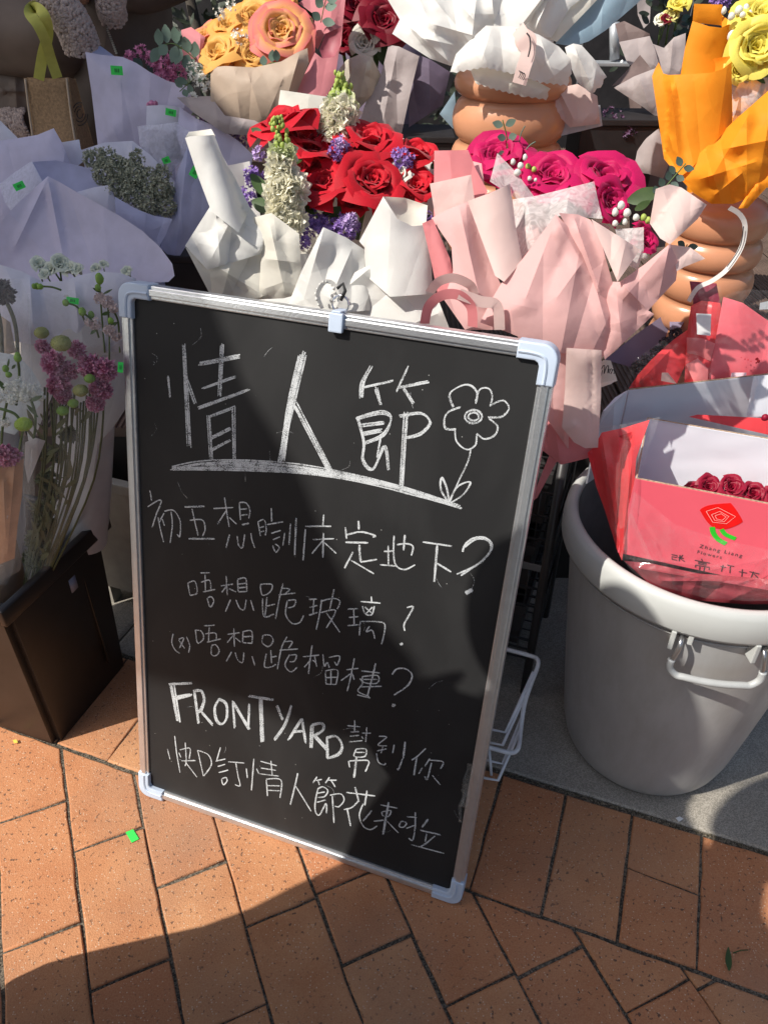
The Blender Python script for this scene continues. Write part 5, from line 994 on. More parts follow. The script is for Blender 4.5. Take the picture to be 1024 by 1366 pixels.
# ================================================= yellow roses in orange paper
lobed_vase(925, 1.36, 64, [268, 312, 350, 392, 430], 'glossy terracotta vase with rounded lobes under the orange wrapped bouquet at right')
b = thing('rose_bouquet', 'bouquet of yellow roses in tall folded bright orange paper at the right edge', 'bouquet', (.52, 1.36, .92), 'wrapped bouquets')
cone(b, opap, 950, 290, 1.38, .05, 990, 100, 1.46, .13)
for i, a in enumerate([(1008, 62, 1.34, 66, (-.1, -.8, .4), 2), (1018, 18, 1.38, 64, (-.2, -.5, .8), 3), (985, 55, 1.4, 44, (-.2, -.6, .7), 2), (1042, 60, 1.36, 60, (0, -.5, .8), 2)]): rose(b, yelm, a[0], a[1], a[2], a[3], a[4], 61+i, a[5])
rose(b, yelm, 985, 92, 1.33, 34, (-.2, -.9, .2), 67, 2)
balls(b, 'berry', whitep, [(965, 14, 1.38, 4), (975, 22, 1.38, 4.5), (985, 14, 1.38, 4.5), (994, 12, 1.38, 4), (999, 18, 1.38, 4), (976, 48, 1.36, 5), (990, 20, 1.38, 4)], 0, 4)
for k, l in enumerate([((985, 95, 1.36), (1012, 108, 1.34), 14), ((975, 70, 1.37), (985, 100, 1.36), 10), ((1005, 96, 1.33), (1018, 112, 1.33), 10), ((1000, 36, 1.36), (986, 60, 1.35), 9)]): leaf(b, leafm, *l, seed=k)
sheet('paper_sheet', opap, b, [(923, 30, 1.42), (925, 5, 1.42), (963, 6, 1.42), (962, 34, 1.42)], .003, 12, .001, seed=61)
sheet('paper_sheet', opap, b, [(907, 100, 1.38), (913, 64, 1.39), (923, 28, 1.40), (945, 35, 1.395), (961, 37, 1.395), (977, 30, 1.40), (968, 76, 1.39), (967, 100, 1.38)], .0, 20, .002, bx=(943, 30, 938, 100, .02, 32), seed=62)
sheet('paper_sheet', opap, b, [(962, 20, 1.43), (977, 31, 1.41), (962, 37, 1.41)], .0, 8, .001, seed=72)
sheet('paper_sheet', opap, b, [(915, 78, 1.38), (945, 80, 1.37), (976, 73, 1.37), (976, 84, 1.36), (975, 110, 1.35), (915, 110, 1.36)], -.008, 14, .002, seed=63)
sheet('paper_sheet', opap, b, [(869, 102, 1.36), (873, 92, 1.37), (878, 83, 1.37), (884, 98, 1.36), (891, 100, 1.35), (920, 99, 1.34), (947, 97, 1.33), (963, 92, 1.335), (975, 83, 1.34), (976, 165, 1.32), (948, 195, 1.31), (921, 225, 1.30), (908, 235, 1.30), (895, 224, 1.31), (885, 212, 1.32), (876, 150, 1.34)], .0, 25, .004, folds=((893, 100, 905, 215, .022, 10), (892, 180, 898, 205, .010, 8)), bx=(940, 95, 930, 215, .03, 44), seed=64, step=4.5)
sheet('paper_sheet', opap, b, [(1060, 95, 1.31), (1024, 121, 1.31), (985, 155, 1.30), (950, 188, 1.29), (917, 219, 1.28), (908, 240, 1.27), (925, 258, 1.26), (948, 272, 1.25), (978, 272, 1.25), (1000, 262, 1.25), (1060, 230, 1.26)], .025, 40, .010, folds=((960, 200, 1060, 180, .02, 26), (930, 240, 1010, 215, .018, 20), (1000, 150, 950, 235, .016, 22), (990, 230, 950, 262, .015, 18), (1030, 130, 1010, 250, .014, 24)), seed=65, step=4.5, ncr=16)
sheet('paper_sheet', opap, b, [(984, 278, 1.24), (1010, 238, 1.26), (1040, 215, 1.27), (1060, 215, 1.27), (1060, 262, 1.25), (1022, 250, 1.25), (996, 278, 1.24)], .008, 16, .006, folds=((1010, 240, 990, 275, .012, 12),), seed=66)
sheet('paper_sheet', opap, b, [(970, 16, 1.45), (990, -4, 1.45), (1010, -10, 1.46), (990, 8, 1.45), (975, 20, 1.45)], .004, 8, .002, seed=68)
sheet('tissue_sheet', tissue, b, [(975, 104, 1.345), (1000, 102, 1.34), (1030, 104, 1.34), (1024, 128, 1.33), (995, 152, 1.325), (977, 166, 1.33)], .006, 14, .005, seed=69)
cord = ribbon('cord_handle', wpap, b, [pt(*p) for p in ((972, 277, 1.24), (986, 286, 1.24), (993, 302, 1.24), (988, 330, 1.24), (970, 358, 1.23), (950, 374, 1.22), (930, 384, 1.22), (918, 402, 1.22))], .0075, .3)
ribbon('printed_mark', ink, cord, [pt(*p) for p in ((991, 302, 1.236), (986, 330, 1.236), (969, 356, 1.226))], .0016, .3)
# ================================================= bi-colour orange roses
b = thing('rose_bouquet', 'bouquet of orange roses with pink edges in kraft and dusty pink paper at top left', 'bouquet', (-.22, 1.62, .75), 'wrapped bouquets')
cone(b, kraft, 345, 230, 1.66, .05, 345, 70, 1.74, .14)
for i, a in enumerate([(376, 40, 1.56, 78, (.1, -.75, .65), 4, orgm), (340, 24, 1.62, 56, (-.1, -.6, .8), 3, yorg), (292, 70, 1.56, 54, (-.3, -.5, .8), 3, yorg), (306, 34, 1.62, 50, (-.2, -.5, .85), 3, yorg), (337, 73, 1.55, 38, (0, -.85, .5), 3, yorg), (318, 96, 1.55, 34, (-.2, -.5, .8), 2, orgm), (372, 4, 1.66, 44, (.1, -.4, .9), 2, yorg), (275, 48, 1.64, 34, (-.4, -.5, .7), 2, orgm)]): rose(b, a[6], a[0], a[1], a[2], a[3], a[4], 81+i, a[5])
florets(b, 'babys_breath', whitep, [(262, 95, 1.54, 12), (258, 130, 1.53, 8), (320, 50, 1.56, 10), (292, 15, 1.6, 8), (310, 8, 1.6, 8), (272, 110, 1.53, 12)], 160, .004, 8)
eucalyptus(b, eucm, [(262, 80, 1.56), (245, 66, 1.56), (228, 58, 1.56), (205, 66, 1.56)], 6, .024, 6); eucalyptus(b, eucm, [(275, 90, 1.54), (255, 108, 1.54), (240, 122, 1.54)], 4, .016, 7)
eucalyptus(b, eucm, [(350, 90, 1.52), (362, 84, 1.52), (374, 84, 1.52)], 3, .018, 8); eucalyptus(b, eucm, [(428, 30, 1.6), (432, 10, 1.6), (436, -5, 1.6)], 3, .02, 9); leaf(b, leafm, (408, 42, 1.58), (416, 24, 1.58), 14, 4)
sheet('paper_sheet', rosep, b, [(242, 40, 1.62), (255, 36, 1.62), (274, 50, 1.6), (262, 96, 1.58), (244, 86, 1.6)], .004, 14, .004, seed=81)
sheet('paper_sheet', rosep, b, [(398, 4, 1.68), (420, -10, 1.68), (462, -14, 1.66), (457, 34, 1.62), (446, 60, 1.6), (434, 44, 1.6), (424, 66, 1.6), (418, 60, 1.62), (420, 20, 1.66)], .0, 20, .003, folds=((445, -10, 438, 50, .015, 14),), seed=82)
sheet('paper_roll', rosep, b, [(457, 35, 1.56), (446, 110, 1.52), (436, 128, 1.5), (385, 140, 1.5), (398, 116, 1.51), (420, 70, 1.54), (430, 78, 1.545), (446, 76, 1.545), (455, 60, 1.55)], .0, 20, .003, bx=(446, 60, 418, 128, .02, 24), seed=83)
sheet('paper_roll', mat('shaded_rose_paper', (.30, .08, .10)), b, [(434, 45, 1.57), (457, 35, 1.565), (455, 60, 1.555), (446, 77, 1.55), (430, 79, 1.55), (426, 66, 1.56)], -.012, 12, .001, seed=84)  # inside of the roll, its shade put into a darker rose
sheet('paper_sheet', kraft, b, [(281, 90, 1.52), (300, 88, 1.51), (340, 90, 1.50), (375, 82, 1.50), (396, 70, 1.51), (410, 64, 1.52), (412, 84, 1.50), (398, 118, 1.49), (388, 150, 1.48), (370, 160, 1.48), (330, 168, 1.49), (300, 156, 1.50), (281, 138, 1.51)], .02, 40, .005, folds=((400, 70, 380, 140, .016, 14), (330, 95, 350, 160, .012, 25)), seed=85)
sheet('paper_sheet', taup, b, [(236, 130, 1.52), (281, 128, 1.52), (300, 154, 1.49), (360, 164, 1.48), (345, 182, 1.48), (300, 178, 1.49), (258, 150, 1.51)], .008, 16, .005, seed=86)
# ================================================= dark red roses
b = thing('rose_bouquet', 'bouquet of dark red roses with shaded grey wrapping left of the big white bouquet', 'bouquet', (-.02, 1.78, .70), 'wrapped bouquets')
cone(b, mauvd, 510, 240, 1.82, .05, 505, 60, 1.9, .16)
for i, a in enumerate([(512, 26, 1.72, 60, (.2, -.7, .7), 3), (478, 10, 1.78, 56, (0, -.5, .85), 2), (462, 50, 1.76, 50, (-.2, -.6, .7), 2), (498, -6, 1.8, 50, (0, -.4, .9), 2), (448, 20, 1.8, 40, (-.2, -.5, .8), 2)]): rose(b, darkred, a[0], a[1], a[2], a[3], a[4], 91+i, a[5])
for k, l in enumerate([((505, 60, 1.72), (518, 92, 1.72), 16), ((490, 55, 1.72), (500, 90, 1.7), 16), ((480, 60, 1.73), (478, 88, 1.72), 16), ((512, 52, 1.71), (522, 72, 1.71), 10)]): leaf(b, leafm, *l, seed=k+9)
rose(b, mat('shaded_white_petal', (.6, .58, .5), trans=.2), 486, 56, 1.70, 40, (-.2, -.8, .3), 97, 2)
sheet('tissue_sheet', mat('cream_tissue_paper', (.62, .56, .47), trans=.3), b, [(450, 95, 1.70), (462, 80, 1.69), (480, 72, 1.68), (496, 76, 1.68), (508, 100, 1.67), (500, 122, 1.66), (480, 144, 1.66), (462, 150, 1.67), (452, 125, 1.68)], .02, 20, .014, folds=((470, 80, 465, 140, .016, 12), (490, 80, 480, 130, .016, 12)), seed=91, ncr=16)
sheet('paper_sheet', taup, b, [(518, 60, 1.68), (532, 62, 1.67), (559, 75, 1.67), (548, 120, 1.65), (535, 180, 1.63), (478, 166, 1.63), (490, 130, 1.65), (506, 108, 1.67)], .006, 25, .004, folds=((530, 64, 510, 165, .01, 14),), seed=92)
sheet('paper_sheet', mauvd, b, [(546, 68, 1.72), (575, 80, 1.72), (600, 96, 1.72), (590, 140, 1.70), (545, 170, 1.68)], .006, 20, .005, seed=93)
sheet('paper_sheet', bluep, b, [(606, 122, 1.62), (610, 165, 1.60), (604, 172, 1.60), (586, 152, 1.60)], .003, 12, .002, seed=94)
# ================================================= lavender wrapped bouquets on the left
def wrap(label, loc, foot, mouth, m=None, name='flower_bouquet', r=.12):
    b = thing(name, label, 'bouquet', loc, 'wrapped bouquets'); cone(b, m or lav, *foot, .045, *mouth, r); return b
# tall one with pink waxflower
b = wrap('tall lavender wrapped bouquet with pink waxflower beside the jute bag', (-.42, 1.72, .5), (190, 330, 1.80), (185, 120, 1.86), lav)
florets(b, 'waxflower', waxp, [(175, 75, 1.72, 8), (190, 70, 1.72, 8), (205, 78, 1.70, 10), (218, 92, 1.69, 13), (232, 80, 1.70, 10), (240, 95, 1.69, 10), (228, 100, 1.68, 10)], 260, .0055, 12)
for k, l in enumerate([((190, 90, 1.7), (178, 78, 1.7), 12), ((206, 95, 1.7), (196, 84, 1.7), 10)]): leaf(b, eucd, *l, seed=k)
sheet('paper_sheet', lavd, b, [(114, 68, 1.72), (134, 61, 1.74), (153, 75, 1.73), (140, 82, 1.71)], .004, 10, .001, seed=101)
sheet('paper_sheet', lav, b, [(114, 69, 1.70), (134, 73, 1.69), (164, 76, 1.68), (182, 84, 1.67), (200, 96, 1.66), (224, 108, 1.65), (250, 115, 1.64), (262, 145, 1.63), (240, 170, 1.63), (190, 196, 1.63), (131, 196, 1.66), (122, 120, 1.68)], .03, 60, .004, folds=((160, 80, 165, 180, .01, 30),), seed=102)
price(b, 156, 94, 1.63, 14, 10, .05)
# small ones with stickers
b = wrap('small pale lavender wrap with green sticker and pink blossom peeping out behind', (-.30, 1.55, .5), (225, 330, 1.62), (222, 190, 1.66), lavp, r=.07)
balls(b, 'pink_blossom', waxp, [(203, 139, 1.6, 4), (208, 138, 1.6, 3), (198, 140, 1.6, 3)], 0, 5)
sheet('paper_sheet', lavp, b, [(196, 141, 1.58), (220, 140, 1.57), (241, 143, 1.57), (240, 175, 1.56), (195, 172, 1.56)], .004, 20, .002, seed=103); price(b, 228, 150, 1.55, 13, 8, .2)
b = wrap('wide lavender wrap standing open with statice behind the white rolled paper', (-.22, 1.5, .5), (270, 350, 1.58), (275, 200, 1.62), lav, r=.09)
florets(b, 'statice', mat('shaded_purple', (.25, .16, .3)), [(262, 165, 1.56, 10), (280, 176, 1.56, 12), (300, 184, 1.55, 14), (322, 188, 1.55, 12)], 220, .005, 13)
sheet('paper_sheet', lav, b, [(240, 143, 1.53), (262, 158, 1.52), (292, 170, 1.51), (318, 188, 1.50), (338, 207, 1.49), (334, 226, 1.48), (310, 290, 1.46), (262, 290, 1.46), (246, 215, 1.48), (236, 180, 1.50)], .012, 30, .004, folds=((262, 160, 268, 240, .012, 16),), seed=104)
sheet('veil_sheet', veil, b, [(184, 168, 1.49), (210, 166, 1.48), (236, 163, 1.47), (262, 182, 1.46), (246, 210, 1.45), (228, 232, 1.44), (205, 215, 1.45), (187, 197, 1.47)], .008, 20, .003, seed=105)
price(b, 222, 214, 1.43, 8, 10, 1.2)
b = wrap('deep blue grey wrap cone with green sticker between limonium and white paper', (-.27, 1.32, .4), (235, 420, 1.38), (262, 250, 1.42), lavd, r=.06)
sheet('paper_sheet', lavd, b, [(251, 193, 1.38), (268, 225, 1.36), (287, 266, 1.34), (262, 305, 1.32), (240, 342, 1.30), (230, 346, 1.30), (214, 330, 1.31), (226, 280, 1.34), (236, 232, 1.36)], .012, 25, .003, folds=((251, 195, 235, 335, .01, 14),), seed=106); price(b, 260, 230, 1.335, 11, 13, .6)
# limonium
b = wrap('bouquet of dense sage green limonium in lavender wrap in the middle of the lavender row', (-.42, 1.32, .4), (190, 440, 1.38), (175, 250, 1.44), lavd, r=.10)
sheet('paper_sheet', lavp, b, [(109, 200, 1.48), (140, 190, 1.48), (177, 188, 1.47), (200, 206, 1.45), (222, 228, 1.43), (238, 250, 1.42), (200, 290, 1.40), (120, 260, 1.44)], .004, 20, .003, folds=((176, 190, 178, 240, .008, 10),), seed=107)
florets(b, 'limonium', sage, [(125, 212, 1.40, 13), (145, 212, 1.39, 15), (160, 225, 1.37, 18), (178, 232, 1.36, 18), (197, 240, 1.35, 18), (213, 252, 1.34, 18), (180, 256, 1.34, 18), (160, 250, 1.36, 18), (200, 270, 1.33, 18), (222, 275, 1.33, 14), (140, 232, 1.38, 16), (216, 232, 1.36, 12), (225, 255, 1.35, 10), (184, 210, 1.38, 10)], 3600, .0034, 14, cup=1.0, npet=3)
sheet('paper_sheet', lavd, b, [(153, 262, 1.32), (180, 278, 1.30), (206, 288, 1.29), (230, 292, 1.28), (222, 312, 1.28), (212, 330, 1.27), (180, 310, 1.28), (155, 290, 1.30)], .008, 20, .003, seed=108)
# left ones
b = wrap('pale lavender wrap at the far left edge under the jute bag', (-.62, 1.42, .4), (30, 440, 1.46), (30, 210, 1.52), lavp, r=.10)
sheet('paper_sheet', lavp, b, [(-20, 150, 1.50), (0, 160, 1.50), (24, 184, 1.49), (0, 200, 1.49), (-20, 200, 1.5)], .003, 14, .002, seed=109)
sheet('paper_sheet', lav, b, [(-20, 190, 1.46), (20, 185, 1.45), (50, 180, 1.45), (72, 171, 1.45), (84, 192, 1.44), (94, 218, 1.43), (60, 250, 1.42), (20, 300, 1.40), (-20, 320, 1.40)], .012, 30, .003, seed=110)
b = wrap('short pale wrap with upright flap just left of the limonium', (-.55, 1.38, .4), (95, 440, 1.42), (95, 250, 1.48), lavp, r=.08)
sheet('paper_sheet', lavp, b, [(82, 190, 1.47), (106, 186, 1.47), (108, 198, 1.46), (116, 212, 1.46), (98, 226, 1.45), (88, 212, 1.46)], .002, 10, .002, seed=111)
sheet('paper_sheet', lavd, b, [(43, 216, 1.42), (75, 214, 1.42), (110, 222, 1.41), (148, 236, 1.40), (152, 262, 1.38), (120, 280, 1.36), (60, 262, 1.39)], -.01, 18, .002, seed=112)
sheet('veil_sheet', veil, b, [(0, 246, 1.40), (20, 230, 1.40), (43, 215, 1.40), (56, 240, 1.37), (66, 262, 1.34), (30, 300, 1.34), (8, 272, 1.37)], .004, 20, .003, seed=113)
sheet('paper_sheet', lavp, b, [(103, 256, 1.36), (125, 250, 1.355), (150, 246, 1.35), (153, 266, 1.34), (155, 290, 1.33), (130, 276, 1.34)], .005, 16, .003, seed=114); price(b, 26, 248, 1.33, 14, 9, -.4)
# the big front cone with white blossoms
b = wrap('large open pale lavender cone of paper holding white lisianthus in front', (-.50, 1.16, .35), (120, 470, 1.18), (115, 320, 1.30), lav, r=.10)
sheet('paper_sheet', lav, b, [(64, 235, 1.30), (80, 243, 1.29), (102, 256, 1.28), (160, 288, 1.25), (190, 308, 1.23), (214, 330, 1.21), (230, 352, 1.19), (233, 368, 1.175), (225, 376, 1.17), (150, 380, 1.20), (60, 385, 1.25), (-10, 370, 1.27), (-10, 310, 1.28), (20, 275, 1.29)], -.02, 60, .004, folds=((64, 237, 84, 340, .014, 12), (64, 237, 20, 330, .01, 12)), seed=115)
blo = [(52, 352, 1.155, 10), (68, 358, 1.15, 10), (80, 350, 1.155, 12), (92, 358, 1.15, 10), (104, 360, 1.145, 9), (128, 358, 1.15, 7), (138, 353, 1.15, 6), (170, 362, 1.15, 8), (60, 366, 1.14, 8)]
for i, q in enumerate(blo): rose(b, mat('lisianthus_petal', (.70, .74, .62), trans=.3), q[0], q[1], q[2], q[3]*2.2, (random.Random(i).uniform(-.4, .4), -.5, .8), 120+i, 2)
sheet('paper_sheet', lavp, b, [(-10, 350, 1.13), (30, 362, 1.12), (57, 376, 1.115), (83, 375, 1.11), (108, 367, 1.11), (131, 362, 1.11), (160, 364, 1.10), (182, 372, 1.10), (180, 420, 1.09), (168, 470, 1.09), (100, 470, 1.10), (-10, 450, 1.12)], .012, 40, .004, folds=((100, 375, 105, 440, .008, 12), (40, 370, 45, 440, .010, 16)), seed=116)
# ================================================= wrapped bunches in the black bucket
b = wrap('bunch of pink scabiosa and green seed heads in clear sleeve standing in the dark bucket', (-.60, 1.03, .25), (60, 800, 1.10), (115, 600, 1.12), wpap2, r=.02)
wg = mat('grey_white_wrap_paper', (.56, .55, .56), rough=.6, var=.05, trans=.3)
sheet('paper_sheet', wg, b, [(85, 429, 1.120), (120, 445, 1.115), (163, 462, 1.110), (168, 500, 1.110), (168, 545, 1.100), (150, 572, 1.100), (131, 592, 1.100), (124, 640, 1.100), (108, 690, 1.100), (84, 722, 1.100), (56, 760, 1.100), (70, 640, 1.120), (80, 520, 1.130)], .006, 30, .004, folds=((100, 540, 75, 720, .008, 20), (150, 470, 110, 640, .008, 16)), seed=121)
for k, q in enumerate([(58, 462, 1.02, 12), (74, 484, 1.0, 21), (80, 514, .99, 20), (103, 466, 1.01, 15), (92, 494, 1.0, 16), (124, 488, 1.0, 22), (142, 492, .99, 19), (136, 518, .99, 19), (128, 538, .985, 15), (86, 528, .985, 14)]): scabiosa(b, q[0], q[1], q[2], q[3], seed=k)
olive = mat('olive_seed_head', (.22, .24, .06), rough=.7, var=.3, col2=(.36, .36, .12)); green2 = mat('green_seed_head', (.20, .33, .06), rough=.7, var=.2)
for k, q in enumerate([(56, 444, 1.01, 10, olive), (82, 458, .985, 14, olive), (120, 505, .975, 8, green2), (108, 521, .97, 11, olive), (98, 538, .975, 8, green2), (84, 548, .975, 9, green2)]): pincushion(b, *q, seed=k)
rs = random.Random(4)
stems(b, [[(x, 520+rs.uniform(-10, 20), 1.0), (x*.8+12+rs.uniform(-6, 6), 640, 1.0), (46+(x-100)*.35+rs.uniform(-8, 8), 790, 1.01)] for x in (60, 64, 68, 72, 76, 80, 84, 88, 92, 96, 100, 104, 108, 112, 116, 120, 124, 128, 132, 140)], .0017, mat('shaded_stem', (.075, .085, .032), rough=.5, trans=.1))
florets(b, 'foliage', mat('dull_foliage', (.09, .10, .04), trans=.1), [(65, 640, 1.02, 16), (58, 680, 1.02, 18), (50, 720, 1.02, 18), (78, 605, 1.02, 14), (48, 600, 1.02, 14), (70, 655, 1.02, 14), (62, 700, 1.02, 16), (45, 745, 1.02, 16), (92, 580, 1.02, 12)], 520, .008, 33)
for k in range(44):
    x = 45+rs.uniform(0, 75)*(1-k/60); yv = 545+k*4.8; leaf(b, mat('dull_foliage', (.09, .10, .04)), (x, yv, 1.0), (x+rs.uniform(-22, 22), yv-rs.uniform(8, 26), .995), rs.uniform(5, 10), seed=k)
sheet('clear_sleeve', film, b, [(30, 392, .965), (100, 386, .965), (168, 470, .95), (150, 540, .95), (118, 640, .97), (92, 700, .98), (60, 770, 1.0), (34, 790, 1.0), (30, 600, .97)], .02, 30, .010, folds=((60, 400, 45, 700, .01, 14), (130, 500, 70, 740, .01, 12)), seed=122, fine=.002)
ribbon('sleeve_seam', filmw, b, [pt(*p) for p in ((38, 392, .955), (40, 450, .95), (43, 520, .95))], .003, 0)
price(b, 161, 490, .94, 8, 16, .1)
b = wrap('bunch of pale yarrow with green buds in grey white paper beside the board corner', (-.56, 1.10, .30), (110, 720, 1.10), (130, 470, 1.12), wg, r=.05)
florets(b, 'yarrow', mat('pale_pink_yarrow', (.62, .50, .48), trans=.2), [(134, 398, 1.07, 9), (144, 403, 1.065, 10), (152, 410, 1.06, 8), (128, 432, 1.05, 9), (120, 430, 1.05, 7), (146, 440, 1.05, 9), (156, 448, 1.05, 8)], 520, .0026, 15, cup=.3)
balls(b, 'bud', green2, [(133, 372, 1.06, 6), (131, 384, 1.06, 6), (110, 416, 1.05, 7), (122, 420, 1.05, 6), (88, 404, 1.05, 6), (148, 428, 1.05, 5)], 0, 9)
mb = MB(); c = pt(51, 382, 1.03); bud = balls(b, 'bud', green2, [(50, 382, 1.03, 5), (54, 382.5, 1.03, 5), (46, 382, 1.03, 4)], 0, 10); stems(b, [[(57, 382, 1.03), (70, 383, 1.03), (82, 387, 1.03)], [(110, 416, 1.05), (125, 430, 1.05), (132, 450, 1.06)], [(88, 404, 1.05), (104, 410, 1.05), (114, 430, 1.06)], [(133, 378, 1.07), (136, 420, 1.08), (140, 470, 1.09)], [(144, 405, 1.07), (146, 440, 1.08), (146, 480, 1.09)], [(150, 412, 1.07), (158, 430, 1.08), (160, 470, 1.09)]], .0014)
for k, l in enumerate([((133, 390, 1.06), (124, 384, 1.06), 4), ((138, 392, 1.06), (151, 386, 1.06), 4), ((136, 420, 1.07), (148, 416, 1.07), 6), ((146, 436, 1.07), (158, 430, 1.07), 7), ((130, 436, 1.07), (122, 446, 1.07), 7)]): leaf(b, leafm, *l, seed=k)
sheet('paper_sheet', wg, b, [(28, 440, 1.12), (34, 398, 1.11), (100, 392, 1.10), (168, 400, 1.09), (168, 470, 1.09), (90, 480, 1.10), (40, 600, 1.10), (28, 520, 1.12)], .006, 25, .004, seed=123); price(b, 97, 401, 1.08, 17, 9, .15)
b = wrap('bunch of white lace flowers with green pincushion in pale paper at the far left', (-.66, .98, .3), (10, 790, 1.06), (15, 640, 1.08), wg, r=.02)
sheet('paper_sheet', mat('pale_aqua_paper', (.52, .57, .60), trans=.3), b, [(-20, 470, 1.03), (0, 470, 1.03), (24, 474, 1.02), (42, 492, 1.01), (56, 515, 1.0), (54, 540, 1.0), (20, 580, 1.0), (-20, 570, 1.02)], .005, 20, .005, seed=124)
florets(b, 'lace_flower', whitep, [(12, 518, .965, 12), (28, 514, .96, 14), (44, 518, .96, 12), (34, 528, .955, 12), (18, 532, .955, 11), (54, 528, .96, 8), (-2, 530, .96, 10), (8, 562, .97, 10)], 750, .0026, 16, cup=.2)
pincushion(b, 32, 566, .945, 13, mat('lime_pincushion', (.34, .46, .07), rough=.7, var=.25), 9)
balls(b, 'bud', green2, [(24, 474, .97, 6), (24, 478, .97, 6), (8, 492, .97, 5), (12, 500, .965, 6)], 0, 12)
stems(b, [[(24, 480, .97), (26, 500, .98), (22, 540, .99)], [(0, 545, .95), (20, 552, .95), (30, 566, .95)], [(32, 570, .95), (26, 600, .96), (14, 660, .98)], [(40, 530, .96), (48, 560, .96), (40, 620, .98)], [(10, 535, .96), (4, 570, .97), (0, 640, .98)]], .002)
for k, l in enumerate([((40, 535, .95), (58, 528, .95), 8), ((10, 490, .97), (14, 478, .97), 5), ((16, 492, .97), (22, 486, .97), 5), ((0, 508, .96), (8, 522, .96), 8), ((36, 540, .955), (52, 556, .955), 8)]): leaf(b, leafm, *l, seed=k+3)
sheet('paper_sheet', wg, b, [(34, 590, .95), (48, 584, .95), (61, 588, .95), (50, 615, .96), (38, 645, .97), (33, 620, .96)], .002, 12, .003, seed=125)
sheet('clear_sleeve', film, b, [(-20, 475, .93), (24, 470, .93), (56, 530, .925), (50, 590, .93), (44, 690, .95), (10, 780, .97), (-20, 780, .97)], .012, 20, .008, seed=126)
b = wrap('bunch with magenta scabiosa in brown kraft sleeve at the lower left edge of the bucket', (-.68, .93, .28), (0, 790, .99), (5, 680, 1.0), kraft, r=.02)
scabiosa(b, 12, 606, .905, 22, seed=31); scabiosa(b, -8, 615, .91, 22, seed=32)
kg = mat('peach_kraft_paper', (.55, .32, .20), rough=.35, trans=.3)
sheet('paper_sheet', kg, b, [(-20, 626, .90), (5, 622, .90), (32, 612, .90), (30, 660, .91), (24, 700, .92), (20, 745, .93), (-20, 760, .94)], .006, 20, .008, folds=((20, 620, 10, 740, .008, 8), (5, 640, 8, 720, .008, 8)), seed=127)
sheet('clear_sleeve', film, b, [(-20, 600, .88), (30, 592, .88), (44, 600, .89), (38, 680, .90), (28, 760, .92), (-20, 790, .93)], .008, 14, .008, seed=128)
b = wrap('bunch with a nearly black scabiosa in shaded paper at the left edge', (-.68, 1.08, .3), (0, 700, 1.10), (-5, 460, 1.12), wg, r=.04)
scabiosa(b, 5, 388, 1.04, 20, mat('black_scabiosa_petal', (.022, .008, .016), rough=.6), 33)
sheet('paper_sheet', kraft, b, [(-20, 400, 1.08), (0, 420, 1.08), (14, 430, 1.08), (22, 470, 1.07), (-20, 480, 1.08)], .004, 12, .006, seed=129)
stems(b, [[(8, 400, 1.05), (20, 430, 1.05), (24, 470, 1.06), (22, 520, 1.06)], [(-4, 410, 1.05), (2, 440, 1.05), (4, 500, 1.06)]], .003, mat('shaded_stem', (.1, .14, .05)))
sheet('clear_sleeve', filmw, b, [(-20, 370, 1.02), (28, 372, 1.02), (40, 400, 1.01), (42, 520, 1.01), (-20, 520, 1.02)], .006, 14, .006, seed=130)
# ================================================= pink flower boxes in the bin
pk = mat('pink_carton', (.80, .115, .16), rough=.35, var=.05, scale=8, spec=.5); wc = mat('white_corrugated_card', (.68, .69, .74), rough=.6, var=.04, scale=10)
cut = mat('cut_card_edge', (.42, .30, .20), rough=.9, var=.4, scale=300)
redp = mat('coral_red_paper', (.86, .07, .08), rough=.35, var=.05, trans=.3, spec=.5)
A = gz(847, 638, .67); Bk = gz(872, 558, .67); Rg = gz(1024, 672, .67); xd = (Rg-A).normalized(); xd.z = 0; yd = Vector((-xd.y, xd.x, 0)); dep = (Bk-A).dot(yd); hb = .13
BXM = Matrix.Translation((A.x, A.y, .67-hb)) @ Matrix((xd, yd, Vector((0, 0, 1)))).transposed().to_4x4(); lenb = .30
bx = thing('flower_carton', 'open pink carton with red diamond rose logo and lettering, filled with dark red roses', 'box', BXM @ Vector((lenb/2, dep/2, 0)))
def corr_wall(M, x0, x1, y0, y1, z0, z1, name='corrugated_liner', par=None):
    """white inner liner with its fine horizontal flutes as real ridges"""
    mb = MB(); n = int((z1-z0)/.0022); V = []; F = []; horiz = abs(x1-x0) > abs(y1-y0); rr = random.Random(int(x1*1000)); nx = 18
    nrm = Vector((0, -1, 0)) if horiz else Vector((1, 0, 0))
    for i in range(n+1):
        for j in range(nx+1):
            t = j/nx; p = Vector((x0+(x1-x0)*t, y0+(y1-y0)*t, z0+(z1-z0)*i/n)); d = .00022*math.sin(i*math.pi) if 0 else .00026*(i % 2)
            d += .0012*noise.noise(Vector((p.x*30, p.y*30, p.z*40))); p += nrm*(d+.0008); V.append(M @ p)
    for i in range(n):
        for j in range(nx): F.append((i*(nx+1)+j, i*(nx+1)+j+1, (i+1)*(nx+1)+j+1, (i+1)*(nx+1)+j))
    mb.add(V, F); return mb.obj(name, wc, par, True)
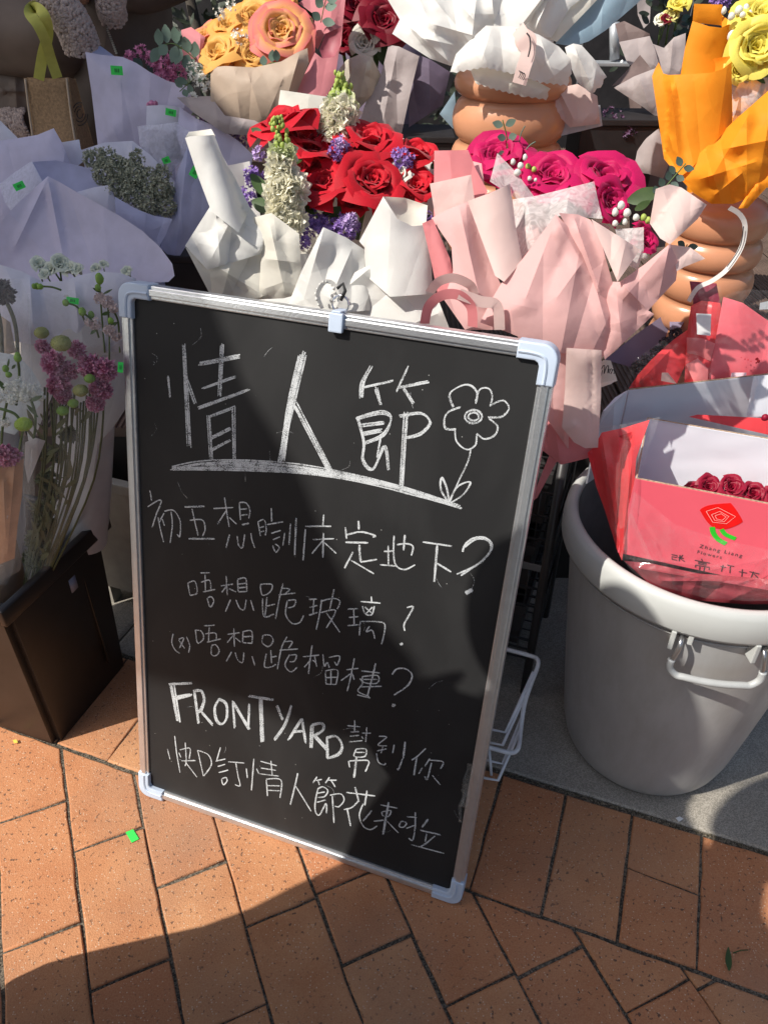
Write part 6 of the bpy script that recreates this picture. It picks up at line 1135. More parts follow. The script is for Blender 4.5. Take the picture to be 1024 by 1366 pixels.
def carton(M, ln, dp, h, par, front=True):
    t = .003
    if front: mb = MB(); mb.box(M, 0, ln, 0, t, 0, h-.0008, .0006); mb.obj('front_wall', pk, par, False); mb = MB(); mb.box(M, .001, ln-.001, .0005, t-.0005, h-.0008, h+.0002); mb.obj('cut_edge', cut, par, False)
    mb = MB(); mb.box(M, 0, ln, dp-t, dp, 0, h-.0008, .0006); mb.obj('back_wall', wc, par, False); mb = MB(); mb.box(M, .001, ln-.001, dp-t+.0005, dp-.0005, h-.0008, h+.0002); mb.obj('cut_edge', cut, par, False)
    for x in (0, ln-t):
        mb = MB(); mb.box(M, x, x+t, t+.0003, dp-t-.0003, 0, h-.0008); mb.obj('side_wall', wc if 1 else pk, par, False); mb = MB(); mb.box(M, x+.0005, x+t-.0005, t+.001, dp-t-.001, h-.0008, h+.0002); mb.obj('cut_edge', cut, par, False)
    mb = MB(); mb.box(M, t, ln-t, t, dp-t, .001, .004); mb.obj('box_floor', wc, par, False)
    corr_wall(M, t, ln-t, dp-t-.0004, dp-t-.0004, .006, h-.002, par=par)
carton(BXM, lenb, dep, hb, bx)
for i, q in enumerate([(922, 654, 30), (944, 650, 44), (975, 650, 44), (1004, 660, 46), (1035, 664, 46), (1060, 668, 46)]):
    rose(bx, darkred if 0 else mat('crimson_rose_petal', (.30, .004, .03), rough=.5, var=.2, trans=.25), q[0], q[1], A.y+dep*.62-.32*(q[0]-A.x-850)*.00045, q[2], (0, -.55, .85), 140+i, 2)
# logo: red soft diamond with line pentagons, two green leaf strokes, words
def box_uv(px, py, off=.0):
    d = ray(px, py); o = Vector((0, 0, CH)); n = yd; p0 = A-yd*off; t = (p0-o).dot(n)/d.dot(n); return o+d*t
Z8 = lambda x, y: (700+x*.31641, 560+y*.31641)
def flat_shape(name, P, m, par, off): V = [box_uv(*Z8(x, y), off) for x, y in P]; return obj(name, V, [tuple(range(len(V)))], m, par, False)
lr = mat('logo_red', (.80, .008, .008), rough=.35); lg = mat('logo_green', (.03, .55, .03), rough=.35); lp = mat('logo_pink_line', (.95, .45, .42), rough=.4)
logo = flat_shape('printed_logo', smooth_line([(738, 378), (775, 360), (850, 352), (872, 358), (912, 418), (908, 436), (850, 460), (800, 456), (768, 432), (742, 392)], 4, True), lr, bx, .0006)
def stroke(P, w, m, par, name='printed_line', off=.001):
    C = [box_uv(*Z8(x, y), off) for x, y in P]; V = []; n = len(C); F = []
    for i, p in enumerate(C):
        t = (C[min(i+1, n-1)]-C[max(i-1, 0)]).normalized(); s = t.cross(yd); V += [p-s*w, p+s*w]
    for i in range(n-1): F.append((2*i, 2*i+1, 2*i+3, 2*i+2))
    return obj(name, V, F, m, par, False)
for P in ([(762, 386), (812, 370), (886, 408), (848, 438), (790, 432), (762, 386)], [(785, 400), (820, 386), (858, 408), (838, 430), (798, 424), (785, 400)], [(800, 404), (826, 396), (846, 410), (830, 424), (806, 418), (800, 404)]): stroke(P, .00035, lp, logo)
stroke(smooth_line([(788, 452), (792, 476), (812, 503), (846, 523)], 5), .0034, lg, bx, 'logo_leaf', .0008); stroke(smooth_line([(826, 462), (842, 482), (862, 492), (886, 502)], 5), .0030, lg, bx, 'logo_leaf', .0008)
def words(txt, x, y, x2, y2, size, par, m, off=.0009, name='printed_words'):
    cd = bpy.data.curves.new('t', 'FONT'); cd.body = txt; cd.size = 1; cd.space_character = 1.35; t = bpy.data.objects.new('t', cd); COL.objects.link(t); dg = bpy.context.evaluated_depsgraph_get(); me = bpy.data.meshes.new_from_object(t.evaluated_get(dg)); bpy.data.objects.remove(t)
    p, q = box_uv(*Z8(x, y), off), box_uv(*Z8(x2, y2), off); ex = (q-p).normalized(); ez = Vector((0, 0, 1)); w = max(v.co.x for v in me.vertices)
    s = (q-p).length/w; V = [p+ex*v.co.x*s+ez*v.co.y*s for v in me.vertices]; F = [tuple(f.vertices) for f in me.polygons]; return obj(name, V, F, m, par, False)
words('Zhang Liang', 732, 538, 912, 580, 1, bx, ink); words('Flowers', 722, 562, 826, 586, 1, bx, ink)
def glyph(ls, w=.0007):
    for l in ls: stroke(l, w, ink, bx, 'printed_character')
glyph([[(616, 568), (640, 572), (638, 580), (618, 577), (618, 588), (640, 592)], [(652, 570), (648, 596)], [(644, 580), (668, 584)], [(664, 570), (652, 584), (672, 598)]])
glyph([[(742, 586), (746, 594)], [(714, 592), (778, 604)], [(728, 600), (764, 607), (762, 613), (728, 606)], [(718, 612), (716, 622)], [(718, 612), (776, 622), (774, 632)], [(736, 618), (734, 634)], [(756, 621), (752, 638)]])
glyph([[(822, 618), (846, 622)], [(834, 612), (826, 640)], [(850, 612), (880, 618)], [(864, 618), (862, 646)], [(900, 640), (934, 646)], [(915, 630), (912, 664)], [(944, 640), (986, 650)], [(962, 640), (950, 668)], [(964, 650), (984, 670)]])
# clear film round the front carton
fl = thing('clear_wrapping_film', 'crinkled clear film wrapped round the front pink carton in the bin', 'plastic film', (.42, .86, .52))
sheet('film_sheet', film_mat('glossy_wrap_film', (.95, .9, .9), .05, .03, .04), fl, [(826, 742, .845), (838, 690, .84), (845, 655, .845), (900, 700, .82), (960, 720, .80), (1060, 740, .78), (1060, 800, .775), (1000, 802, .785), (940, 798, .80), (880, 782, .82), (845, 765, .835)], .008, 20, .012, folds=((840, 680, 880, 770, .012, 8), (830, 745, 1000, 760, .012, 7), (850, 755, 1040, 790, .010, 7), (900, 770, 1050, 740, .008, 6)), seed=141, fine=.003, ncr=26)
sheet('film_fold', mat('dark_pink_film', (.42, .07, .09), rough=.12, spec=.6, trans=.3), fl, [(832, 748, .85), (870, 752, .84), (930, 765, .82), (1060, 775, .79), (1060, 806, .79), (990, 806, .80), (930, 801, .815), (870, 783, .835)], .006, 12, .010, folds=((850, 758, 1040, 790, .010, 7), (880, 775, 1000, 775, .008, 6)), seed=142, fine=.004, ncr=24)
b = thing('paper_wrap', 'folded coral red paper and film sticking up at the left of the front carton', 'wrapping paper', (.37, .9, .55))
sheet('paper_sheet', redp, b, [(783, 604, .93), (792, 596, .93), (802, 577, .935), (830, 571, .93), (866, 560, .93), (856, 588, .90), (848, 612, .885), (846, 640, .875), (836, 700, .87), (829, 748, .865), (822, 732, .88), (806, 680, .90), (795, 650, .91)], .0, 20, .006, folds=((848, 565, 828, 740, .014, 12), (802, 580, 826, 730, .010, 14), (830, 600, 822, 700, -.010, 8)), seed=143)
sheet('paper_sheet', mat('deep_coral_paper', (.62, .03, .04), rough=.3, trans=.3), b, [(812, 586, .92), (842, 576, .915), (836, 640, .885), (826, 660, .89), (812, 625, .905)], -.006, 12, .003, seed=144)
sheet('film_sheet', film, b, [(797, 572, .92), (880, 556, .90), (850, 640, .86), (835, 740, .85), (815, 700, .88)], .006, 12, .008, seed=145)
# second carton behind
A2 = gz(838, 520, .69); R2 = gz(1024, 499, .69); x2 = (R2-A2).normalized(); x2.z = 0; y2 = Vector((-x2.y, x2.x, 0)); B2M = Matrix.Translation((A2.x, A2.y, .545)) @ Matrix((x2, y2, Vector((0, 0, 1)))).transposed().to_4x4()
b2 = thing('flower_carton', 'white lined carton behind the pink one, its inner wall lit by the sun', 'box', B2M @ Vector((.15, -.06, 0)))
mb = MB(); mb.box(B2M, 0, .30, 0, .003, 0, .144, .0006); mb.obj('back_wall', wc, b2, False); mb = MB(); mb.box(B2M, .001, .299, .0005, .0025, .144, .1453); mb.obj('cut_edge', cut, b2, False)
corr_wall(B2M, .001, .299, 0, 0, .002, .143, par=b2)
sd = MB(); p0, p1 = B2M @ Vector((0, 0, 0)), gz(800, 568, .70); 
V = [B2M @ Vector((-.001, 0, 0)), B2M @ Vector((-.001, 0, .144)), pt(822, 530, A2.y-.03), pt(806, 548, A2.y-.07), gz(798, 568, .64), Vector((gz(798, 568, .64).x, gz(798, 568, .64).y, .53))]
obj('side_wall', V+[v+x2*-.003 for v in V], [(0, 1, 2, 3, 4, 5), (11, 10, 9, 8, 7, 6), (1, 0, 6, 7), (2, 1, 7, 8), (3, 2, 8, 9), (4, 3, 9, 10), (5, 4, 10, 11), (0, 5, 11, 6)], wc, b2, False)
sheet('creased_flap', wc, b2, [(1004, 502, A2.y+.01), (1060, 497, A2.y+.01), (1060, 555, A2.y-.01), (995, 556, A2.y-.01)], .001, 8, .001, folds=((1012, 502, 998, 556, .004, 4),), seed=146)
sheet('red_lining', redp, b2, [(918, 556, 1.08), (930, 553, 1.08), (1060, 560, 1.07), (1060, 584, 1.05), (1024, 580, 1.05)], .002, 6, .002, seed=147)
balls(b2, 'petal_tip', mat('crimson_rose_petal', (.3, .004, .03)), [(1020, 557, 1.02, 6)], 0, 3)
# dark carton farther back
b3 = thing('flower_carton', 'dark mauve carton in shade between the pink bouquet and the coral sleeves', 'box', (.38, 1.2, .62))
dm = mat('dark_mauve_card', (.19, .16, .23), rough=.6, var=.06)
sheet('back_wall', dm, b3, [(806, 480, 1.260), (845, 448, 1.300), (893, 414, 1.340), (893, 450, 1.320), (850, 500, 1.260), (842, 490, 1.250)], 0, 10, .001, seed=150)
sheet('side_wall', dm, b3, [(892, 414, 1.340), (922, 413, 1.320), (905, 440, 1.280), (893, 450, 1.280)], 0, 10, .001, seed=151)
scb = mat('near_black_petal', (.012, .006, .012)); florets(b3, 'dried_petals', scb, [(900, 446, 1.240, 10), (888, 458, 1.230, 11), (876, 470, 1.220, 11), (862, 480, 1.210, 10), (850, 488, 1.200, 9)], 500, .0035, 17)
b = thing('coral_sleeve', 'translucent coral red sleeve lying in front of the dark carton', 'wrapping paper', (.42, 1.08, .62))
sheet('paper_sheet', redp, b, [(838, 518, 1.180), (850, 500, 1.190), (868, 480, 1.200), (895, 455, 1.220), (916, 440, 1.230), (920, 462, 1.210), (912, 490, 1.190), (902, 512, 1.170)], .01, 20, .005, folds=((850, 512, 910, 450, .012, 14),), seed=152)
sheet('film_sheet', film, b, [(830, 520, 1.160), (845, 480, 1.180), (925, 425, 1.210), (960, 400, 1.200), (950, 505, 1.160)], .006, 20, .006, seed=153)
sheet('paper_sheet', ppal, b, [(881, 508, 1.150), (882, 497, 1.150), (890, 497, 1.150), (902, 512, 1.150)], .001, 8, .001, seed=154)
b = thing('coral_sleeve', 'narrow clear sleeve with plain white label and layered coral paper inside', 'wrapping paper', (.52, 1.1, .62))
sheet('paper_sheet', mat('maroon_paper', (.24, .03, .06), rough=.4, trans=.1), b, [(919, 375, 1.240), (955, 378, 1.230), (960, 405, 1.220), (925, 412, 1.230)], .002, 10, .002, seed=155)
sheet('paper_sheet', redp, b, [(921, 408, 1.220), (935, 401, 1.220), (960, 404, 1.210), (962, 420, 1.200), (945, 510, 1.160), (912, 512, 1.160), (915, 450, 1.200)], .004, 10, .003, folds=((924, 415, 916, 500, .008, 8),), seed=156)
sheet('paper_sheet', mat('soft_coral_paper', (.88, .26, .26), rough=.4, trans=.25), b, [(915, 450, 1.185), (935, 451, 1.180), (953, 458, 1.175), (947, 482, 1.170), (930, 474, 1.175), (916, 471, 1.180)], .003, 10, .001, seed=157)
sheet('paper_sheet', mat('soft_coral_paper', (.88, .26, .26)), b, [(914, 486, 1.165), (930, 478, 1.165), (944, 492, 1.160), (943, 510, 1.150), (925, 510, 1.150)], .003, 10, .002, seed=158)
k = sheet('film_sheet', film, b, [(922, 378, 1.210), (960, 382, 1.190), (964, 400, 1.180), (945, 508, 1.120), (912, 505, 1.130), (920, 420, 1.180)], .003, 10, .003, seed=159)
sheet('paper_label', mat('white_label', (.85, .85, .83)), b, [(928, 418, 1.165), (948, 419, 1.165), (947, 448, 1.160), (929, 446, 1.160)], 0, 5, 0, fine=0, step=8)
b = thing('coral_sleeve', 'wide flat pink sleeve with small printed rose at the right edge', 'wrapping paper', (.6, 1.1, .62))
pks = mat('flat_pink_sleeve', (.84, .16, .19), rough=.3, var=.04, trans=.1, spec=.5)
ps = sheet('paper_sheet', pks, b, [(964, 396, 1.200), (990, 404, 1.195), (1024, 428, 1.190), (1060, 445, 1.180), (1060, 510, 1.160), (943, 512, 1.160)], .006, 20, .003, seed=160)
sheet('film_sheet', film, b, [(958, 400, 1.190), (975, 390, 1.190), (1000, 386, 1.180), (1060, 390, 1.180), (1060, 505, 1.140), (943, 508, 1.140)], .006, 20, .006, folds=((995, 470, 1060, 450, .01, 8),), seed=161)
balls(ps, 'printed_rose', mat('print_red', (.6, .01, .02)), [(1009, 479, 1.157, 2.6), (1011, 482, 1.156, 2.2), (1008, 484, 1.155, 1.2)], 0, 3)
balls(ps, 'printed_dot', mat('print_red', (.6, .01, .02)), [(988, 477, 1.156, .9), (993, 479, 1.156, .9), (997, 480, 1.156, .9), (1001, 482, 1.156, .9)], 0, 3)
sheet('paper_label', mat('pale_pink_card', (.85, .6, .64)), ps, [(975, 497, 1.145), (995, 497, 1.145), (994, 505, 1.140), (973, 507, 1.140)], 0, 5, 0, fine=0, step=8)
sheet('paper_tab', mat('pale_grey_label', (.62, .66, .68)), ps, [(1013, 404, 1.170), (1040, 398, 1.170), (1040, 412, 1.170), (1012, 413, 1.170)], 0, 5, 0, fine=0, step=8)
b = thing('gift_card', 'small cream card with black script lettering tucked beside the hanging pink paper', 'card', pt(808, 510, 1.0))
cd_ = sheet('card_face', mat('cream_card', (.66, .60, .50)), b, [(797, 484, 1.0), (806, 480, 1.0), (814, 481, 1.0), (823, 508, .995), (799, 517, .99)], .002, 8, 0, fine=0, step=6)
for P in ([(799, 497), (804, 488), (806, 489), (805, 499), (808, 490), (811, 488), (810, 498), (812, 492)], [(812, 498), (814, 492), (816, 494), (814, 499), (817, 493), (819, 496), (818, 499)], [(800, 506), (803, 494)]):
    ribbon('printed_script', ink, cd_, [pt(x, y, .984) for x, y in P], .0011, 0, 3)
sheet('folded_edge', mat('cream_card', (.66, .6, .5)), b, [(797, 512, .98), (822, 506, .98), (815, 512, .97), (798, 518, .975)], 0, 8, 0, fine=0, step=6)
# ================================================= right background: shaded grey bouquets
dk = mat('dark_foliage', (.035, .045, .028), rough=.5, var=.3, trans=.1)
b = thing('flower_bouquet', 'shaded bouquet with dark leaves and yellow flowers in taupe paper behind the orange bouquet', 'bouquet', (.62, 1.85, .7), 'wrapped bouquets')
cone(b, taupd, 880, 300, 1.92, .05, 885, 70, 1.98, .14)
rq = random.Random(9)
for i in range(34):
    x, y = rq.uniform(862, 925), rq.uniform(-6, 58); a = rq.uniform(0, 6.28); leaf(b, rq.choice((dk, dk, eucd)), (x, y, 1.86), (x+16*math.cos(a), y+13*math.sin(a), 1.84), rq.uniform(7, 12), seed=i)
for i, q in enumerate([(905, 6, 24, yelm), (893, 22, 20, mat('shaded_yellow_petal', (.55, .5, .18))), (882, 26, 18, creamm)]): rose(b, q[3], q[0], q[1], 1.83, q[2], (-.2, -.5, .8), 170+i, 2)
rose(b, darkred, 888, 26, 1.82, 14, (0, -.5, .8), 175, 2)
florets(b, 'lilac_blossom', purp, [(955, 0, 1.8, 9), (965, 2, 1.8, 8)], 60, .005, 23)
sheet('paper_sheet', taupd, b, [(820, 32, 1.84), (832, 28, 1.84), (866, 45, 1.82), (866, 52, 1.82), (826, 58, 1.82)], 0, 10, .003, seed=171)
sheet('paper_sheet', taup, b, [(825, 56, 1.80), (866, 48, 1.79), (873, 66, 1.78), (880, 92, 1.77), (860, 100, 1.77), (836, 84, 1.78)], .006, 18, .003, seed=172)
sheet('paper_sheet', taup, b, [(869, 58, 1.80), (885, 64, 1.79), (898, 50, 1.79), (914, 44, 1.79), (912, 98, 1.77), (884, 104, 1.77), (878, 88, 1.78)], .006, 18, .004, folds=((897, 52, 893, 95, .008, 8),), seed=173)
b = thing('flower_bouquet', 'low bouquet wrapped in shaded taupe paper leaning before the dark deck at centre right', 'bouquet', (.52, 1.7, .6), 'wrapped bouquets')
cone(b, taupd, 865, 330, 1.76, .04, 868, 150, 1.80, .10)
sheet('paper_sheet', taupd, b, [(815, 115, 1.72), (836, 94, 1.73), (853, 73, 1.74), (870, 94, 1.72), (830, 112, 1.70)], -.006, 12, .003, seed=174)  # inner side of the wrap, its shade put into the darker paper
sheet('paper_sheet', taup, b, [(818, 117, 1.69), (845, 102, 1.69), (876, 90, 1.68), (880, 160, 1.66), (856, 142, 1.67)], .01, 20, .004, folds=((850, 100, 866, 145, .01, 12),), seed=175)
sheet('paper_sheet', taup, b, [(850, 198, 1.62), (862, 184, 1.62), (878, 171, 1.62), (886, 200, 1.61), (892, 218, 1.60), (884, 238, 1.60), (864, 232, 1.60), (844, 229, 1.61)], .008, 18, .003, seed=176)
florets(b, 'faded_blossom', mat('faded_purple', (.12, .06, .12)), [(820, 160, 1.64, 12), (834, 175, 1.63, 12), (812, 150, 1.64, 8)], 60, .005, 18)
b = thing('display_stand', 'pale grey metal stand with upright pole and flat foot behind the white bouquet', 'stand', (pt(820, 80, 1.95)))
gm = mat('grey_stand_metal', (.42, .44, .46), rough=.35, metal=.3)
mb = MB(); mb.tube([pt(819, 30, 1.95), pt(819, 79, 1.95)], .0105, 12); mb.obj('pole', gm, b)
f0 = pt(819, 82, 1.95); mb = MB(); mb.box(Matrix.Translation(f0), -.07, .03, -.02, .02, -.008, 0, .002); mb.obj('foot', gm, b, False)
balls(b, 'screw_cap', mat('white_cap', (.75, .75, .75)), [(829, 83, 1.93, 2.6)], 0, 1)
sheet('hanging_sheet', taup, b, [(848, -10, 2.0), (868, -10, 2.0), (866, 30, 1.99), (858, 38, 1.99), (850, 20, 2.0)], 0, 10, .002, seed=178)
# ================================================= the stall: ribbed deck, black boxes, dark back
deckm = mat('brown_ribbed_decking', (.11, .075, .06), rough=.65, var=.25, scale=14, bump=.2, bscale=120)
dz_ = .42
dk_ = thing('stall_deck', 'dark brown ribbed decking platform on which the vases and bouquets stand', 'platform', (.5, 2.4, 0))
x = -.9
while x < 2.6:
    V = []; F = []; mb = MB(); w = .14
    prof = []
    for r in range(12): prof += [(x+w*r/12+.001, dz_-.004), (x+w*r/12+.0025, dz_), (x+w*(r+.62)/12, dz_), (x+w*(r+.75)/12, dz_-.004)]
    V = [(a, 1.42, z) for a, z in prof]+[(a, 4.2, z) for a, z in prof]; n = len(prof)
    mb.add(V+[(x, 1.42, dz_-.025), (x+w-.004, 1.42, dz_-.025), (x, 4.2, dz_-.025), (x+w-.004, 4.2, dz_-.025)], [(i, i+1, n+i+1, n+i) for i in range(n-1)]+[(2*n, 2*n+2, 2*n+3, 2*n+1), tuple([2*n]+[2*n+1]+list(range(n))[::-1])])
    mb.obj('deck_board', deckm, dk_, False); x += w+.004
mb = MB(); mb.box(I4, -.9, 2.6, 1.425, 1.445, 0, dz_-.026); mb.obj('skirt_board', mat('near_black_panel', (.02, .017, .016), rough=.6), dk_, False)
for xx in (-.8, .2, 1.2, 2.3): mb = MB(); mb.box(I4, xx, xx+.08, 3.9, 3.98, 0, dz_-.026); mb.obj('leg', deckm, dk_, False)
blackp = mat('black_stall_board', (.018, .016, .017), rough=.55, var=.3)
def dark_box(label, px0, px1, pyt, pyb, y, d=.12):
    a, c = pt(px0, pyt, y), pt(px1, pyb, y); b = thing('display_box', label, 'box', ((a.x+c.x)/2, y+d/2, c.z)); mb = MB(); mb.box(I4, a.x, c.x, y, y+d, c.z, a.z, .003); mb.obj('box_body', blackp, b, False)
    mb = MB(); mb.box(I4, a.x-.004, c.x+.004, y-.004, y+d+.004, a.z+.0005, a.z+.012, .002); mb.obj('box_lid', blackp, b, False); return b
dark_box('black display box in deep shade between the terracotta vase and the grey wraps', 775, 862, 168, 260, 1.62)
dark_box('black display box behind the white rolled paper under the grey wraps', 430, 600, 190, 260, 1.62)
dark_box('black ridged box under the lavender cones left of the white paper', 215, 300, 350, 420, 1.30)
bw = thing('stall_back_wall', 'black timber back wall of the flower stall behind all bouquets', 'wall', (.6, 4.2, 0))
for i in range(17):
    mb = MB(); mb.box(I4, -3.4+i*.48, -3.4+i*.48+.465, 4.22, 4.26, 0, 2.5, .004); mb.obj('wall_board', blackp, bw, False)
sh = thing('hanging_foliage', 'mass of dark leaves growing behind the coat and the orange roses', 'plant', (-.5, 2.9, .2))
mb = MB(); rz = random.Random(3)
for i in range(2600):
    c = Vector((rz.gauss(-.45, .42), rz.uniform(2.6, 3.3), rz.uniform(.25, 1.5))); s = rz.uniform(.02, .05); V, F = leaf_geo(s*1.6, s*.7, 3); M = frame(c, Vector((rz.uniform(-1, 1), rz.uniform(-1, .3), rz.uniform(-1, 1))), Vector((rz.uniform(-1, 1), -1, 1))); mb.add([M @ v for v in V], F)
o = mb.obj('leaves', dk, sh, False, kind='stuff')
for i in range(4): mb = MB(); mb.tube([(-.95+i*.33, 2.95, 0), (-.9+i*.33, 2.9, .7), (-1.0+i*.33, 2.95, 1.4)], [.03, .022, .012], 8); mb.obj('trunk', mat('dark_bark', (.06, .05, .04), rough=.9, bump=.5), sh)
# ================================================= people
skin_m = mat('skin', (.50, .27, .18), rough=.5, var=.06)
def skinned(name, nodes, edges, m, parent, root=0, sub=2):
    me = bpy.data.meshes.new(name); me.from_pydata([Vector(n[:3])-base(parent) for n in nodes], edges, []); o = bpy.data.objects.new(name, me); COL.objects.link(o); o.parent = parent; me.materials.append(m)
    md = o.modifiers.new('skin', 'SKIN'); md.use_smooth_shade = True
    for i, n in enumerate(nodes): sv = me.skin_vertices[0].data[i] if me.skin_vertices else None; 
    return o
def body(name, nodes, edges, m, parent, root=0, sub=2):
    bm = bmesh.new(); lay = bm.verts.layers.skin.verify(); b0 = base(parent); vs = []
    for n in nodes:
        v = bm.verts.new(Vector(n[:3])-b0); v[lay].radius = (n[3], n[4] if len(n) > 4 else n[3]); vs.append(v)
    vs[root][lay].use_root = True
    for e in edges: bm.edges.new((vs[e[0]], vs[e[1]]))
    me = bpy.data.meshes.new(name); bm.to_mesh(me); bm.free(); me.materials.append(m); o = bpy.data.objects.new(name, me); COL.objects.link(o); o.parent = parent
    md = o.modifiers.new('skin', 'SKIN'); md.use_smooth_shade = True; md.use_x_symmetry = False; s = o.modifiers.new('sub', 'SUBSURF'); s.levels = sub; s.render_levels = sub; BASE[o] = b0; return o
def head(parent, c, r, face, hairm):
    c = Vector(c); f = Vector(face).normalized(); q = Vector((0, -1, 0)).rotation_difference(f)
    bm = bmesh.new(); bmesh.ops.create_uvsphere(bm, u_segments=32, v_segments=24, radius=1)
    for v in bm.verts:
        x, y, z = v.co; x *= .76; y *= .92
        if z < 0: x *= 1+.32*z; y *= 1+.12*z
        g = math.exp(-((x/.13)**2+((z+.12)/.2)**2))
        if y < 0: y -= .17*g; y += .07*(math.exp(-(((abs(x)-.28)/.13)**2+((z-.10)/.1)**2))); y -= .04*math.exp(-((x/.25)**2+((z+.48)/.07)**2))
        e = math.exp(-(((y-.05)/.13)**2+((z+.03)/.2)**2)); x += math.copysign(.12*e, x) if abs(x) > .6 else 0
        v.co = (x, y, z*1.15)
    obj('head', [c+q @ v.co*r for v in bm.verts], [tuple(a.index for a in fc.verts) for fc in bm.faces], skin_m, parent); bm.free()
    bm = bmesh.new(); bmesh.ops.create_uvsphere(bm, u_segments=28, v_segments=20, radius=1.07)
    bmesh.ops.delete(bm, geom=[v for v in bm.verts if v.co.y < -.35 and v.co.z < .62], context='VERTS'); bmesh.ops.delete(bm, geom=[v for v in bm.verts if v.co.z < -.55], context='VERTS'); bm.verts.index_update()
    obj('hair', [c+q @ Vector((v.co.x*.82, v.co.y*.98, v.co.z*1.18))*r for v in bm.verts], [tuple(a.index for a in fc.verts) for fc in bm.faces], hairm, parent); bm.free()
hair_m = mat('black_hair', (.015, .012, .011), rough=.45)
def finger_set(parent, wrist, d, up, s=1., curl=.9):
    d = Vector(d).normalized(); up = Vector(up).normalized(); sd = d.cross(up).normalized(); w = Vector(wrist); N = [(*w, .022*s, .016*s), (*(w+d*.05*s), .036*s, .013*s), (*(w+d*.085*s), .038*s, .012*s)]; E = [(0, 1), (1, 2)]
    body('palm', N, E, skin_m, parent, 0, 2)
    for i, (off, ln) in enumerate(((-.028, .062), (-.009, .072), (.010, .067), (.028, .052))):
        p = w+d*.08*s+sd*off*s; pts = [p]; dd = d.copy()
        for k in range(3): dd = (Quaternion(sd, -curl*.5*(k+.3)) @ d).normalized(); pts.append(pts[-1]+dd*ln*s/3*(1.15-.15*k))
        body('finger', [(*q, (.0088-.0008*k)*s) for k, q in enumerate(pts)], [(0, 1), (1, 2), (2, 3)], skin_m, parent, 0, 2)
    p = w+d*.02*s-sd*.024*s; body('thumb', [(*p, .011*s), (*(p+d*.03*s-sd*.022*s-up*.006), .0098*s), (*(p+d*.058*s-sd*.026*s-up*.014), .0085*s)], [(0, 1), (1, 2)], skin_m, parent, 0, 2)
def standing(label, x, y, face, h=1.68, coat=None, trous=None, arms=None, wide=1., lean=0.):
    """a standing person: one continuous clothed body, head, hair, hands"""
    f = Vector((math.cos(face), math.sin(face), 0)); s = Vector((-f.y, f.x, 0)); k = h/1.7; t = thing('person', label, 'person', (x, y, 0)); O = Vector((x, y, 0))
    P = lambda a, b_, z: O+f*(a*k+lean*max(0, z-.9))+s*b_*k*wide+Vector((0, 0, z*k))
    N = []
    def nd(p, a, b_=None): N.append((*p, a*k, (b_ or a)*k)); return len(N)-1
    pel = nd(P(0, 0, .95), .15*wide, .12); w = nd(P(0, 0, 1.1), .145*wide, .11); ch = nd(P(.01, 0, 1.28), .17*wide, .12); nk = nd(P(0, 0, 1.42), .09, .08); n2 = nd(P(.01, 0, 1.50), .055); E = [(pel, w), (w, ch), (ch, nk), (nk, n2)]
    for sg in (-1, 1):
        h1_ = nd(P(0, sg*.10, .86), .105); kn = nd(P(.02, sg*.11, .50), .072); an = nd(P(0, sg*.11, .12), .055); E += [(pel, h1_), (h1_, kn), (kn, an)]
    A_ = arms or [((.06, .26, 1.12), (.16, .22, .92)), ((.06, -.26, 1.12), (.16, -.22, .92))]; hands = []
    for sg, (e_, w_) in zip((1, -1), A_):
        sh_ = nd(P(0, sg*.19, 1.37), .075); el = nd(P(*e_), .056); wr = nd(P(*w_), .042); E += [(ch, sh_), (sh_, el), (el, wr)]; hands.append((P(*w_), (P(*w_)-P(*e_)).normalized()))
    body('clothed_body', N, E, coat, t, 0, 2)
    for sg in (-1, 1): body('shoe', [(*P(-.05, sg*.11, .06), .05, .05), (*P(.08, sg*.11, .045), .048, .035), (*P(.17, sg*.12, .035), .035, .028)], [(0, 1), (1, 2)], blackp, t, 0, 2)
    head(t, P(.03, 0, 1.60), .118*k, f, hair_m)
    for hp_, hd_ in hands: finger_set(t, hp_+hd_*.01, hd_, Vector((0, 0, 1)) if abs(hd_.z) < .9 else f, .95)
    return t
coatb = mat('brown_shearling_coat', (.12, .085, .065), rough=.55, var=.3, scale=8, bump=.25, bscale=30)
sherpa = mat('curly_fleece_lining', (.44, .35, .31), rough=.95, var=.25, scale=120)
p = thing('person', 'person in dark brown coat with curly fleece trim holding a jute bag, at top left', 'person', (-.78, 2.05, 0))
def pn(px, py, y, r, r2=None): q = pt(px, py, y); return (q.x, q.y, q.z, r, r2 or r)
N = [(-.72, 2.08, .95, .19, .15), (-.70, 2.08, 1.15, .20, .15), (-.68, 2.08, 1.36, .20, .14), (-.68, 2.06, 1.48, .10, .09), (-.68, 2.05, 1.56, .055, .055), (-.82, 2.08, .75, .13, .13), (-.84, 2.08, .45, .08, .08), (-.84, 2.08, .10, .06, .06), (-.60, 2.08, .75, .13, .13), (-.58, 2.08, .45, .08, .08), (-.58, 2.08, .10, .06, .06),
     (-.92, 2.04, 1.40, .10, .10), (-1.02, 1.95, 1.12, .10, .10), pn(70, 52, 1.86, .088), pn(104, 38, 1.82, .075), (-.46, 2.04, 1.40, .10, .10), (-.38, 1.98, 1.22, .075, .075), pn(145, -10, 1.9, .06)]
body('coat', N, [(0, 1), (1, 2), (2, 3), (3, 4), (0, 5), (5, 6), (6, 7), (0, 8), (8, 9), (9, 10), (2, 11), (11, 12), (12, 13), (13, 14), (2, 15), (15, 16), (16, 17)], coatb, p, 0, 3)
head(p, (-.68, 2.0, 1.68), .12, (.3, -1, -.4), hair_m)
